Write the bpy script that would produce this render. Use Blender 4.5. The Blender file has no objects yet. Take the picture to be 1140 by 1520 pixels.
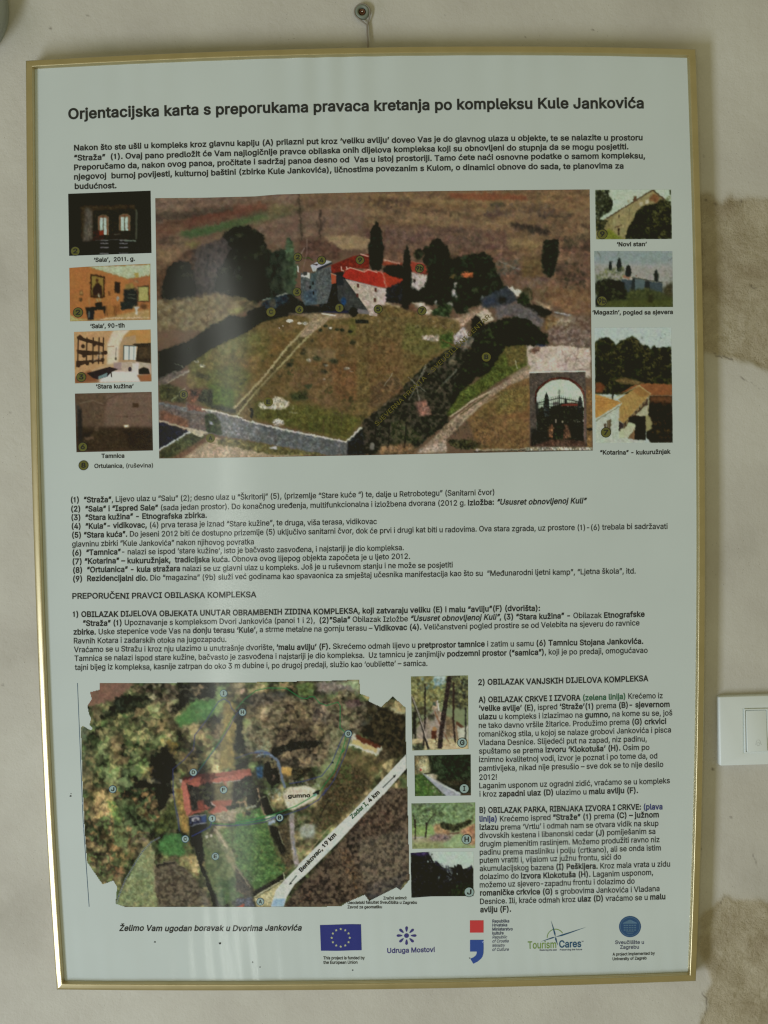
import bpy, math, random
import numpy as np
from mathutils import Matrix, Vector

S = bpy.context.scene
COL = S.collection
random.seed(4)
RNG = np.random.default_rng(11)

# ------------------------------------------------------------------ camera
W_PX, H_PX, F_PX = 1140.0, 1520.0, 1669.0
ax, ay, az = 0.05662209, 0.00418038, -0.01604548
CAM = np.array([0.02221479, -1.19543755, 0.08785094])
HALF_H = 0.49837832
def rot(a, b, c):
    ca, sa, cb, sb, cc, sc = math.cos(a), math.sin(a), math.cos(b), math.sin(b), math.cos(c), math.sin(c)
    X = np.array([[1, 0, 0], [0, ca, -sa], [0, sa, ca]])
    Y = np.array([[cb, 0, sb], [0, 1, 0], [-sb, 0, cb]])
    Z = np.array([[cc, -sc, 0], [sc, cc, 0], [0, 0, 1]])
    return Z @ X @ Y
MC = rot(ax, ay, az) @ np.array([[1, 0, 0], [0, 0, -1], [0, 1, 0]], float)   # world -> camera (x right, y down, z forward)
# the solve put the poster front plane at y = 0; here the poster front stands FRONT in front of the wall
FRONT = 0.022
CAM = CAM + np.array([0, -FRONT, 0])
cd = bpy.data.cameras.new('camera')
cd.sensor_fit = 'HORIZONTAL'; cd.sensor_width = 36.0
cd.lens = F_PX / W_PX * 36.0
cd.clip_start = 0.05; cd.clip_end = 60
cam = bpy.data.objects.new('camera', cd)
COL.objects.link(cam)
mw = Matrix.Identity(4)
for i in range(3):
    mw[i][0] = MC[0][i]; mw[i][1] = -MC[1][i]; mw[i][2] = -MC[2][i]; mw[i][3] = CAM[i]
cam.matrix_world = mw
S.camera = cam
S.render.resolution_x = 768; S.render.resolution_y = 1024

# ------------------------------------------------------------------ light
S.view_settings.view_transform = 'Standard'
S.view_settings.look = 'None'
S.view_settings.exposure = 0.06
S.view_settings.gamma = 1.0
S.cycles.filter_width = 1.25
wd = bpy.data.worlds.new('World'); S.world = wd; wd.use_nodes = True
bg = wd.node_tree.nodes['Background']
bg.inputs[0].default_value = (0.305, 0.283, 0.165, 1)
bg.inputs[1].default_value = 1.0
def area(name, loc, target, sx, sy, power, col):
    l = bpy.data.lights.new(name, 'AREA'); l.shape = 'RECTANGLE'; l.size = sx; l.size_y = sy
    l.energy = power; l.color = col
    o = bpy.data.objects.new(name, l); COL.objects.link(o)
    o.location = loc
    d = Vector(target) - Vector(loc)
    o.rotation_euler = d.to_track_quat('-Z', 'Y').to_euler()
    return o
area('window_light', (-2.4, -2.35, -1.85), (0, 0, -0.4), 0.7, 2.0, 78.0, (0.80, 0.88, 1.0))
area('doorway_light', (-0.52, -2.45, -0.55), (-0.15, 0, -0.1), 0.055, 2.6, 2.3, (0.95, 1.0, 0.92))

# ------------------------------------------------------------------ pixel -> place
def px_plane(u, v, depth):
    """points of the plane y = -depth seen at photo pixels u, v"""
    u = np.asarray(u, float); v = np.asarray(v, float)
    d = np.stack([(u - W_PX / 2) / F_PX, (v - H_PX / 2) / F_PX, np.ones_like(u)], -1) @ MC
    k = (-depth - CAM[1]) / d[..., 1]
    return CAM + d * k[..., None]
def to_px(P):
    q = (np.asarray(P) - CAM) @ MC.T
    return W_PX / 2 + F_PX * q[..., 0] / q[..., 2], H_PX / 2 + F_PX * q[..., 1] / q[..., 2]

def smooth(x, a, b):
    t = np.clip((x - a) / (b - a), 0, 1); return t * t * (3 - 2 * t)

# ------------------------------------------------------------------ noise
def vnoise(X, Y, seed=0):
    xi = np.floor(X).astype(np.int64); yi = np.floor(Y).astype(np.int64)
    fx = X - xi; fy = Y - yi
    fx = fx * fx * (3 - 2 * fx); fy = fy * fy * (3 - 2 * fy)
    def h(a, b):
        n = (a * 374761393 + b * 668265263 + seed * 974634777) & 0x7fffffff
        n = ((n ^ (n >> 13)) * 1274126177) & 0x7fffffff
        n = (n ^ (n >> 16)) & 0xffff
        return n / 65535.0
    return (h(xi, yi) * (1 - fx) + h(xi + 1, yi) * fx) * (1 - fy) + (h(xi, yi + 1) * (1 - fx) + h(xi + 1, yi + 1) * fx) * fy
def fbm(X, Y, seed=0, octv=4):
    r = 0; a = .5; t = 0
    for i in range(octv):
        r = r + a * vnoise(X * 2 ** i, Y * 2 ** i, seed + i * 17); t += a; a *= .5
    return r / t

# gentle buckling of the poster sheet (metres, towards the viewer)
def buckle(X, Z):
    top = smooth(Z, 0.36, 0.49); bot = smooth(-Z, 0.36, 0.49)
    w = 0.00034 * top * np.sin(X * 150 + 2.2 * np.sin(X * 31 + 1)) * (0.35 + np.exp(-((X + 0.02) / 0.11) ** 2))
    w = w + 0.00007 * bot * np.sin(X * 260 + Z * 25 + 2.5 * np.sin(X * 37)) + 0.00003 * bot * np.sin(X * 410 + 3 * np.sin(X * 23 + Z * 9))
    w = w + 0.0016 * (fbm(X * 5 + 7, Z * 3.0 + 3, 5, 2) - .5)
    w = w + 0.0005 * (fbm(X * 17 + 7, Z * 5.0 + 3, 9, 2) - .5)
    return w

# ------------------------------------------------------------------ materials
def lin(c):
    c = np.asarray(c, float) / 255.0
    return np.where(c <= 0.04045, c / 12.92, ((c + 0.055) / 1.055) ** 2.4)
def principled(name, base=(0.5, 0.5, 0.5), rough=0.5, metal=0.0, spec=0.5, attr=None):
    m = bpy.data.materials.new(name); m.use_nodes = True
    n = m.node_tree.nodes; p = n['Principled BSDF']
    p.inputs['Base Color'].default_value = (*base, 1)
    p.inputs['Roughness'].default_value = rough
    p.inputs['Metallic'].default_value = metal
    p.inputs['Specular IOR Level'].default_value = spec
    if attr:
        a = n.new('ShaderNodeAttribute'); a.attribute_name = attr
        m.node_tree.links.new(a.outputs['Color'], p.inputs['Base Color'])
    return m
def nd(m, t, **kw):
    x = m.node_tree.nodes.new(t)
    for k, v in kw.items(): setattr(x, k, v)
    return x
def L(m, a, b): m.node_tree.links.new(a, b)
def coords(m, scale=(1, 1, 1)):
    g = nd(m, 'ShaderNodeNewGeometry'); mp = nd(m, 'ShaderNodeMapping')
    mp.inputs['Scale'].default_value = scale
    L(m, g.outputs['Position'], mp.inputs['Vector']); return mp.outputs['Vector']
def noise(m, vec, scale, detail=4, rough=.55):
    x = nd(m, 'ShaderNodeTexNoise'); x.inputs['Scale'].default_value = scale
    x.inputs['Detail'].default_value = detail; x.inputs['Roughness'].default_value = rough
    L(m, vec, x.inputs['Vector']); return x.outputs['Fac']
def ramp(m, fac, stops):
    r = nd(m, 'ShaderNodeValToRGB'); e = r.color_ramp.elements
    e[0].position, e[0].color = stops[0][0], (*stops[0][1], 1)
    e[1].position, e[1].color = stops[-1][0], (*stops[-1][1], 1)
    for p, c in stops[1:-1]:
        k = e.new(p); k.color = (*c, 1)
    L(m, fac, r.inputs[0]); return r.outputs['Color']
def bump(m, height, strength, dist=0.001, chain=None):
    b = nd(m, 'ShaderNodeBump'); b.inputs['Strength'].default_value = strength; b.inputs['Distance'].default_value = dist
    L(m, height, b.inputs['Height'])
    if chain: L(m, chain, b.inputs['Normal'])
    return b.outputs['Normal']

PAPER = np.array([0.61, 0.685, 0.69])
PAPER_ROUGH = 0.115
m_paper = principled('poster_paper', tuple(PAPER), PAPER_ROUGH, 0, 0.5)
_p = m_paper.node_tree.nodes['Principled BSDF']
_v = coords(m_paper)
_n = noise(m_paper, _v, 9, 4)
L(m_paper, ramp(m_paper, _n, [(0.3, tuple(PAPER * 0.975)), (0.7, tuple(PAPER * 1.02))]), _p.inputs['Base Color'])
m_print = principled('photo_print', (0.5, 0.5, 0.5), PAPER_ROUGH, 0, 0.5, 'Col')
def ink(name, c): return principled(name, c, PAPER_ROUGH + .03, 0, 0.5)
m_black = ink('black_ink', (0.022, 0.024, 0.026))
m_green = ink('green_ink', (0.03, 0.14, 0.075))
m_blue = ink('blue_ink', (0.035, 0.045, 0.20))
m_navy = ink('navy_ink', (0.05, 0.06, 0.13))
m_violet = ink('violet_ink', (0.05, 0.045, 0.22))
m_yellow = ink('olive_ink', (0.16, 0.14, 0.02))
m_olive = ink('olive_disc', (0.135, 0.135, 0.030))
m_pale = ink('pale_blue_disc', (0.34, 0.47, 0.47))
m_flag = ink('flag_blue', (0.026, 0.036, 0.24))
m_star = ink('star_cream', (0.52, 0.56, 0.34))
m_red = ink('red_ink', (0.62, 0.05, 0.06))
m_cblue = ink('royal_blue_ink', (0.03, 0.08, 0.36))
m_lime = ink('lime_ink', (0.20, 0.33, 0.08))
m_teal = ink('teal_ink', (0.02, 0.09, 0.19))
m_seal = ink('seal_blue', (0.025, 0.085, 0.22))
m_seal2 = ink('seal_pale', (0.10, 0.20, 0.32))

# ------------------------------------------------------------------ objects
def props(o, label=None, cat=None, group=None, kind=None):
    if label: o['label'] = label
    if cat: o['category'] = cat
    if group: o['group'] = group
    if kind: o['kind'] = kind
    return o
def mesh_obj(name, V, F, mats, parent=None, midx=None, colors=None, shade=False):
    me = bpy.data.meshes.new(name)
    V = np.asarray(V, float)
    if isinstance(F, np.ndarray):
        k = F.shape[1]
        me.vertices.add(len(V)); me.vertices.foreach_set('co', V.ravel())
        me.loops.add(F.size); me.loops.foreach_set('vertex_index', F.ravel().astype(np.int32))
        me.polygons.add(len(F)); me.polygons.foreach_set('loop_start', (np.arange(len(F)) * k).astype(np.int32))
        me.polygons.foreach_set('loop_total', np.full(len(F), k, np.int32))
        me.update(calc_edges=True)
    else:
        me.from_pydata([tuple(v) for v in V], [], [tuple(f) for f in F])
    if not isinstance(mats, (list, tuple)): mats = [mats]
    for m in mats: me.materials.append(m)
    if midx is not None: me.polygons.foreach_set('material_index', np.asarray(midx, np.int32))
    if colors is not None:
        a = me.color_attributes.new('Col', 'FLOAT_COLOR', 'POINT')
        c = np.ones((len(V), 4)); c[:, :3] = colors
        a.data.foreach_set('color', c.ravel())
    if shade: me.polygons.foreach_set('use_smooth', np.ones(len(me.polygons), bool))
    me.update()
    o = bpy.data.objects.new(name, me); COL.objects.link(o)
    if parent is not None: o.parent = parent; o.matrix_parent_inverse = parent.matrix_world.inverted()
    return o
def empty(name, loc):
    o = bpy.data.objects.new(name, None); COL.objects.link(o); o.location = loc; o.empty_display_size = .05
    o.matrix_world = Matrix.Translation(loc)
    return o
def grid_faces(nu, nv):
    i = np.arange(nu - 1)[None, :] + np.arange(nv - 1)[:, None] * nu
    i = i.ravel()
    return np.stack([i, i + nu, i + nu + 1, i + 1], 1)      # normal towards -y for u right / v down

H_PAPER = 0.0165
def on_paper(u, v, lift=0.0):
    P = px_plane(u, v, H_PAPER)
    P[..., 1] -= buckle(P[..., 0], P[..., 2]) + lift
    return P
# ------------------------------------------------------------------ wall
BROWN = [
 [(960,289),(1046,286),(1060,290),(1072,300),(1082,286),(1100,296),(1112,288),(1140,292),(1300,288),(1500,300),(1500,560),(1300,560),(1140,549),(1116,543),(1098,538),(1084,531),(1070,527),(1052,525),(960,520)],
 [(1500,1330),(1250,1338),(1140,1338),(1125,1331),(1107,1329),(1092,1336),(1076,1335),(1066,1342),(1058,1350),(1046,1352),(1038,1362),(1036,1420),(1050,1440),(1057,1455),(1044,1471),(1052,1490),(1043,1501),(1038,1530),(1046,1600),(1060,1750),(1500,1750)]]
def inside(px, py, poly):
    r = np.zeros(np.shape(px), bool)
    n = len(poly)
    for i in range(n):
        x1, y1 = poly[i]; x2, y2 = poly[(i + 1) % n]
        if y1 == y2: continue
        c = ((y1 > py) != (y2 > py)) & (px < (x2 - x1) * (py - y1) / (y2 - y1) + x1)
        r ^= c
    return r
def axis(lo, hi, step, far_lo, far_hi):
    a = list(np.arange(lo, hi, step))
    s = step; x = lo
    left = []
    while x > far_lo: s *= 1.35; x -= s; left.append(x)
    s = step; x = a[-1]; right = []
    while x < far_hi: s *= 1.35; x += s; right.append(x)
    return np.array(left[::-1] + a + right)
xs = axis(-0.47, 0.50, 0.0016, -2.6, 2.6)
zs = axis(-0.60, 0.66, 0.0016, -2.2, 2.4)[::-1]
GX, GZ = np.meshgrid(xs, zs)
pu, pv = to_px(np.stack([GX, np.zeros_like(GX), GZ], -1))
wob_u = pu + 16 * (fbm(GX * 30, GZ * 30, 3, 5) - .5); wob_v = pv + 26 * (fbm(GX * 34, GZ * 34, 8, 5) - .5)
rawm = np.zeros_like(GX)
for pl in BROWN: rawm = np.maximum(rawm, inside(wob_u, wob_v, pl).astype(float))
def blur(a, n=1):
    for _ in range(n):
        p = np.pad(a, 1, mode='edge')
        a = (p[:-2, 1:-1] + p[2:, 1:-1] + p[1:-1, :-2] + p[1:-1, 2:] + 2 * p[1:-1, 1:-1]) / 6
    return a
mk = blur(rawm, 9); mk_s = blur(rawm, 18)
lump = fbm(GX * 22, GZ * 22, 21, 3) - .5
diag = GX * .8 + GZ * .6
trow = fbm(diag * 40, (GZ * .8 - GX * .6) * 95, 33, 4) - .5          # trowel strokes running down to the left
fine = fbm(GX * 190, GZ * 190, 40, 3) - .5
pits = np.clip(fbm(GX * 260, GZ * 260, 55, 2) - .70, 0, 1) * smooth(fbm(GX * 18, GZ * 18, 60, 3), .48, .62)
near_edge = mk_s * (1 - mk_s) * 4
flat_l = 0.0010 * (fbm(GX * 7, GZ * 7, 70, 3) - .5) + 0.00012 * fine - 0.004 * pits * (0.35 + near_edge)
rough_l = -0.0010 + 0.0075 * lump + 0.0052 * trow + 0.0013 * fine - 0.004 * pits
relief = flat_l * (1 - mk) + rough_l * mk + 0.0012 * near_edge * (1 - mk) * (fbm(GX * 45, GZ * 45, 81, 3) - .2)
# keep the wall behind the picture clear of the frame
Vw = np.stack([GX, -relief, GZ], -1).reshape(-1, 3)
m_wall = principled('lime_plaster', (0.5, 0.5, 0.45), 0.93, 0, 0.15)
p_ = m_wall.node_tree.nodes['Principled BSDF']
v_ = coords(m_wall)
at = nd(m_wall, 'ShaderNodeAttribute'); at.attribute_name = 'Col'
sep = nd(m_wall, 'ShaderNodeSeparateColor'); L(m_wall, at.outputs['Color'], sep.inputs[0])
c_pl = ramp(m_wall, noise(m_wall, v_, 5.5, 6, .6), [(0.28, (0.47, 0.45, 0.40)), (0.44, (0.56, 0.54, 0.49)), (0.56, (0.60, 0.585, 0.53)), (0.72, (0.66, 0.65, 0.60))])
c_mud = ramp(m_wall, noise(m_wall, v_, 17, 9, .62), [(0.26, (0.34, 0.275, 0.18)), (0.45, (0.455, 0.395, 0.28)), (0.62, (0.54, 0.485, 0.36)), (0.8, (0.60, 0.565, 0.47))])
mx = nd(m_wall, 'ShaderNodeMix'); mx.data_type = 'RGBA'
L(m_wall, sep.outputs[0], mx.inputs[0]); L(m_wall, c_pl, mx.inputs[6]); L(m_wall, c_mud, mx.inputs[7])
vor = nd(m_wall, 'ShaderNodeTexVoronoi'); vor.inputs['Scale'].default_value = 210; L(m_wall, v_, vor.inputs['Vector'])
sp = ramp(m_wall, vor.outputs['Distance'], [(0.0, (1, 1, 1)), (0.06, (1, 1, 1)), (0.10, (0, 0, 0))])
spn = ramp(m_wall, noise(m_wall, v_, 14, 3), [(0.47, (0, 0, 0)), (0.60, (1, 1, 1))])
mm = nd(m_wall, 'ShaderNodeMath', operation='MULTIPLY'); L(m_wall, sp, mm.inputs[0]); L(m_wall, spn, mm.inputs[1])
mm2 = nd(m_wall, 'ShaderNodeMath', operation='MULTIPLY'); L(m_wall, mm.outputs[0], mm2.inputs[0]); mm2.inputs[1].default_value = .55
mx2 = nd(m_wall, 'ShaderNodeMix'); mx2.data_type = 'RGBA'
L(m_wall, mm2.outputs[0], mx2.inputs[0]); L(m_wall, mx.outputs[2], mx2.inputs[6]); mx2.inputs[7].default_value = (0.14, 0.11, 0.09, 1)
# shade above the frame, beside fitting and plug, painted grey-green (G channel)
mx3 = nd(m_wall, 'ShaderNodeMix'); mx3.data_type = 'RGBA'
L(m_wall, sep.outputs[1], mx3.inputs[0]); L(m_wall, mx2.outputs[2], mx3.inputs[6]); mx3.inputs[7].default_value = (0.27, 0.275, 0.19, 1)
mx4 = nd(m_wall, 'ShaderNodeMix'); mx4.data_type = 'RGBA'
L(m_wall, sep.outputs[2], mx4.inputs[0]); L(m_wall, mx3.outputs[2], mx4.inputs[6]); mx4.inputs[7].default_value = (0.09, 0.065, 0.045, 1)
L(m_wall, mx4.outputs[2], p_.inputs['Base Color'])
b1 = bump(m_wall, noise(m_wall, v_, 420, 6, .7), .42, .0009)
b2 = bump(m_wall, noise(m_wall, v_, 90, 6, .65), .28, .0025, b1)
hm = nd(m_wall, 'ShaderNodeMath', operation='MULTIPLY'); L(m_wall, noise(m_wall, v_, 210, 8, .7), hm.inputs[0]); L(m_wall, sep.outputs[0], hm.inputs[1])
b3 = bump(m_wall, hm.outputs[0], .75, .0035, b2)
L(m_wall, b3, p_.inputs['Normal'])
shade_mask = np.exp(-((pv - 74) / 16) ** 2) * smooth(pu, 60, 170) * (1 - smooth(pu, 930, 1040)) * .38 * (0.4 + 1.1 * fbm(GX * 30, GZ * 60, 91))  # soft shadow band above the frame, put into the plaster colour
shade_mask += .28 * np.exp(-(((pu - 30) / 34) ** 2 + ((pv - 30) / 36) ** 2)) + .15 * np.exp(-(((pu - 565) / 9) ** 2 + ((pv - 8) / 14) ** 2))  # shadows beside the round fitting and the plug, painted as darker plaster
def near(pts, w):
    d = np.full(pu.shape, 99.0)
    for (xa, ya), (xb, yb) in zip(pts[:-1], pts[1:]):
        dx, dy = xb - xa, yb - ya; t = np.clip(((pu - xa) * dx + (pv - ya) * dy) / (dx * dx + dy * dy), 0, 1)
        d = np.minimum(d, np.hypot(pu - xa - t * dx, pv - ya - t * dy))
    return np.clip(1.6 - d / w, 0, 1)
crack = np.zeros_like(pu)
def subdiv(q): return [(a_[0] + (b_[0] - a_[0]) * t_ / 4, a_[1] + (b_[1] - a_[1]) * t_ / 4) for a_, b_ in zip(q[:-1], q[1:]) for t_ in range(4)] + [q[-1]]
for q_ in ([(1046,525),(1052,523),(1060,524),(1066,529),(1078,530),(1088,535),(1096,541),(1100,549)], [(1101,561),(1108,567),(1118,570),(1131,577)], [(1116,1268),(1122,1284),(1132,1296)], [(1060,1350),(1069,1343),(1077,1330)], [(1108,419),(1118,427),(1130,432)], [(1045,1505),(1050,1492),(1044,1474),(1052,1460)]):
    crack = np.maximum(crack, near([(x_ + 2.2 * math.sin(y_ * 1.7), y_ + 1.6 * math.sin(x_ * 1.3)) for x_, y_ in subdiv(q_)], .75))
for px_, py_, r_ in ((1060,1442,1.6),(1109,1402,1.6),(75,42,1.6),(130,23,1.2),(552,55,1.3),(16,613,1.6),(4,1016,1.6),(1085,1213,1.5),(1058,1142,1.8),(1084,604,1.4),(1103,24,1.6),(1045,232,1.3),(1100,299,1.8),(1062,303,1.8),(1048,297,1.5),(1098,304,1.4),(1040,1260,1.5),(1070,1228,1.4),(660,22,1.0),(880,44,1.2),(780,55,1.0)):
    crack = np.maximum(crack, np.clip(1.7 - np.hypot(pu - px_, pv - py_) / r_, 0, 1))
crack *= .62 * smooth(fbm(GX * 120, GZ * 120, 77, 3), .34, .62)
ramp_brown = np.clip(blur(rawm, 5) * .82 + blur(rawm, 45) * .28, 0, 1)
colw = np.stack([ramp_brown, np.clip(shade_mask, 0, .8), np.clip(crack, 0, .8)], -1).reshape(-1, 3)
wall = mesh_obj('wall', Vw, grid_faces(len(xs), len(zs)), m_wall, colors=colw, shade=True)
props(wall, kind='structure')

# ------------------------------------------------------------------ picture frame
def curve_fit(pts, key):
    p = np.array(pts, float)
    k, v = (p[:, 1], p[:, 0]) if key == 'y' else (p[:, 0], p[:, 1])
    c = np.polyfit((k - k.mean()) / 500, v, 3)
    return lambda t, m=k.mean(): np.polyval(c, (t - m) / 500)
f_left = curve_fit([(36,88),(38,200),(38.8,300),(41,500),(45.3,700),(51.4,900),(55.8,1000),(66,1200),(78,1400),(82.5,1471)], 'y')
f_right = curve_fit([(1034,71),(1037.3,160),(1043,400),(1046,520),(1048.9,800),(1048,900),(1046.4,1050),(1043,1200),(1038.5,1340),(1034.6,1458)], 'y')
f_top = curve_fit([(36,88),(150,83.3),(285,76),(500,69),(600,68),(860,67.8),(960,69.8),(1034,71)], 'x')
f_bot = curve_fit([(82.5,1471),(180,1471.5),(310,1472.4),(460,1471.8),(700,1468),(960,1461),(1034.6,1458)], 'x')
C00, C10, C11, C01 = [np.array(c, float) for c in ((36,88),(1034,71),(1034.6,1458),(82.5,1471))]
def coons(s, t):
    s = np.asarray(s, float); t = np.asarray(t, float)
    tx = C00[0] + (C10[0] - C00[0]) * s; T = np.stack([tx, f_top(tx)], -1)
    bx = C01[0] + (C11[0] - C01[0]) * s; B = np.stack([bx, f_bot(bx)], -1)
    ly = C00[1] + (C01[1] - C00[1]) * t; Lf = np.stack([f_left(ly), ly], -1)
    ry = C10[1] + (C11[1] - C10[1]) * t; Rt = np.stack([f_right(ry), ry], -1)
    S_, T_ = s[..., None], t[..., None]
    bil = (1 - S_) * (1 - T_) * C00 + S_ * (1 - T_) * C10 + S_ * T_ * C11 + (1 - S_) * T_ * C01
    return (1 - T_) * T + T_ * B + (1 - S_) * Lf + S_ * Rt - bil
WMM, HMM = 0.700, 0.997
def frame_pt(s, t, h):
    uv = coons(s, t)
    P = px_plane(uv[..., 0], uv[..., 1], FRONT)
    P[..., 1] = -h
    return P
m_gold = principled('champagne_metal', (0.52, 0.43, 0.25), 0.22, 1.0)
g_ = m_gold.node_tree.nodes['Principled BSDF']
gv = coords(m_gold)
L(m_gold, ramp(m_gold, noise(m_gold, gv, 40, 5), [(0.3, (0.55, 0.48, 0.29)), (0.7, (0.62, 0.54, 0.34))]), g_.inputs['Base Color'])
gb = nd(m_gold, 'ShaderNodeMapRange'); L(m_gold, noise(m_gold, gv, 9, 3), gb.inputs[0]); gb.inputs[3].default_value = .30; gb.inputs[4].default_value = .37
L(m_gold, gb.outputs[0], g_.inputs['Roughness'])
m_back = principled('hardboard', (0.16, 0.11, 0.07), 0.8)

board = empty('information_board', (0.0, 0.0, -HALF_H))
props(board, 'tall information poster with text, map and photographs in a thin gold frame', 'information board')
PROFILE = [(0.0, .003), (0.0, .0165), (.0002, .0188), (.0007, .0203), (.0016, .0209), (.0036, .0213), (.0056, .0217), (.0070, .0219), (.0076, .0217), (.0079, .0208), (.0081, .0198), (.0084, .0195), (.0087, .0190), (.0089, .0150)]
def rail(side):
    n = 60
    V = []
    for d, h in PROFILE:
        ds, dt = d / WMM, d / HMM
        k = np.linspace(0, 1, n)
        if side in 'LR':
            t = dt + (1 - 2 * dt) * k; s = np.full(n, ds if side == 'L' else 1 - ds)
        else:
            s = ds + (1 - 2 * ds) * k; t = np.full(n, dt if side == 'T' else 1 - dt)
        V.append(frame_pt(s, t, h))
    V = np.concatenate(V)
    F = grid_faces(n, len(PROFILE))
    if side in 'LB': F = F[:, ::-1]
    o = mesh_obj('rail', V, F, m_gold, board, shade=True)
    props(o, {'L': 'left upright rail catching the light', 'R': 'right upright rail', 'T': 'top rail', 'B': 'bottom rail'}[side])
    return o
for sd in 'LRTB': rail(sd)
# backing board
k = np.linspace(0, 1, 30)
a0 = 0.0015 / WMM; b0 = 0.0015 / HMM
ring = [(a0 + (1 - 2 * a0) * x, b0) for x in k[:-1]] + [(1 - a0, b0 + (1 - 2 * b0) * x) for x in k[:-1]] + [(1 - a0 - (1 - 2 * a0) * x, 1 - b0) for x in k[:-1]] + [(a0, 1 - b0 - (1 - 2 * b0) * x) for x in k[:-1]]
rs = np.array(ring)
Vb = np.concatenate([frame_pt(rs[:, 0], rs[:, 1], .013), frame_pt(rs[:, 0], rs[:, 1], .004)])
nb = len(rs)
Fb = [tuple(range(nb))[::-1], tuple(range(nb, 2 * nb))] + [(i, (i + 1) % nb, nb + (i + 1) % nb, nb + i) for i in range(nb)]
mesh_obj('backing_board', Vb, Fb, m_back, board)
# poster sheet
nu, nv = 300, 420
m0 = .0084
ss = m0 / WMM + (1 - 2 * m0 / WMM) * np.linspace(0, 1, nu); tt = m0 / HMM + (1 - 2 * m0 / HMM) * np.linspace(0, 1, nv)
SS, TT = np.meshgrid(ss, tt)
uvp = coons(SS, TT)
Pp = px_plane(uvp[..., 0], uvp[..., 1], H_PAPER)
Pp[..., 1] -= buckle(Pp[..., 0], Pp[..., 2])
sheet = mesh_obj('poster_sheet', Pp.reshape(-1, 3), grid_faces(nu, nv), m_paper, board, shade=True)

# ------------------------------------------------------------------ lettering
_font = None
try:
    import os
    _fp = os.path.join(bpy.utils.system_resource('DATAFILES'), 'fonts', 'Inter.woff2')
    if os.path.exists(_fp): _font = bpy.data.fonts.load(_fp)
except Exception:
    _font = None
GL = {}
OFF = {'R': 0.012, 'B': 0.025, 'i': 0.009, 'I': 0.023, 'M': 0.019, 'T': 0.0}
dg = None
from mathutils.geometry import delaunay_2d_cdt
def raw_text(txt, style):
    """outlines of the letters, thickened by OFF and filled contour by contour (contours of one letter may overlap)"""
    c = bpy.data.curves.new('t', 'FONT'); c.body = txt; c.size = 1; c.resolution_u = 2
    if _font: c.font = _font
    c.fill_mode = 'NONE'
    if style in 'iI': c.shear = .2
    o = bpy.data.objects.new('t', c)
    me = o.to_mesh()
    P = np.array([v.co[:2] for v in me.vertices]).reshape(-1, 2)
    adj = {}
    for e in me.edges:
        i, j = e.vertices; adj.setdefault(i, []).append(j); adj.setdefault(j, []).append(i)
    o.to_mesh_clear(); bpy.data.objects.remove(o); bpy.data.curves.remove(c)
    seen = set(); loops = []
    for st in range(len(P)):
        if st in seen or st not in adj: continue
        lp = [st]; seen.add(st); cur = st
        while True:
            nx = [k for k in adj[cur] if k not in seen]
            if not nx: break
            cur = min(nx) if len(lp) == 1 else nx[0]
            lp.append(cur); seen.add(cur)
        q = [P[lp[0]]]
        for k in lp[1:]:
            if np.hypot(*(P[k] - q[-1])) > 1e-4: q.append(P[k])
        if np.hypot(*(q[0] - q[-1])) < 1e-4: q.pop()
        if len(q) > 2: loops.append(np.array(q))
    if not loops: return np.zeros((0, 2)), np.zeros((0, 3), int)
    def sarea(q): return .5 * np.sum(q[:, 0] * np.roll(q[:, 1], -1) - q[:, 1] * np.roll(q[:, 0], -1))
    ar = [sarea(q) for q in loops]
    sgn = np.sign(ar[int(np.argmax(np.abs(ar)))])
    off = OFF[style]; grown = []
    for q in loops:
        d1 = q - np.roll(q, 1, 0); d2 = np.roll(q, -1, 0) - q
        d1 /= np.linalg.norm(d1, axis=1)[:, None]; d2 /= np.linalg.norm(d2, axis=1)[:, None]
        n1 = np.stack([d1[:, 1], -d1[:, 0]], 1) * sgn; n2 = np.stack([d2[:, 1], -d2[:, 0]], 1) * sgn
        m = n1 + n2; l = np.linalg.norm(m, axis=1)[:, None]; m = m / np.maximum(l, 1e-6)
        k = 1 / np.maximum(np.sum(m * n1, 1), .45)
        grown.append(q + m * k[:, None] * off)
    return fill_loops(grown)
def fill_loops(grown, extra=()):
    """triangles of everything the contours wind round (non-zero rule)"""
    pts, edges = [], []
    for q in grown:
        b0 = len(pts); n = len(q)
        pts += [Vector((float(x), float(y))) for x, y in q]; edges += [(b0 + i, b0 + (i + 1) % n) for i in range(n)]
    pts += [Vector((float(x), float(y))) for x, y in extra]
    vo, eo, fo, *_ = delaunay_2d_cdt(pts, edges, [], 0, 1e-5)
    V = np.array([(v.x, v.y) for v in vo]); T = np.array([f for f in fo if len(f) == 3], int).reshape(-1, 3)
    c = V[T].mean(1); wn = np.zeros(len(c), int)
    for q in grown:
        for (x1, y1), (x2, y2) in zip(q, np.roll(q, -1, 0)):
            if y1 == y2: continue
            xc = (x2 - x1) * (c[:, 1] - y1) / (y2 - y1) + x1
            wn += ((y1 <= c[:, 1]) & (y2 > c[:, 1]) & (xc > c[:, 0])).astype(int)
            wn -= ((y2 <= c[:, 1]) & (y1 > c[:, 1]) & (xc > c[:, 0])).astype(int)
    T = T[wn != 0]
    A_, B_, C_ = V[T[:, 0]], V[T[:, 1]], V[T[:, 2]]
    cr = (B_[:, 0] - A_[:, 0]) * (C_[:, 1] - A_[:, 1]) - (B_[:, 1] - A_[:, 1]) * (C_[:, 0] - A_[:, 0])
    T[cr < 0] = T[cr < 0][:, ::-1]
    return V, T
CAPH = raw_text('H', 'T')[0][:, 1].max()
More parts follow.
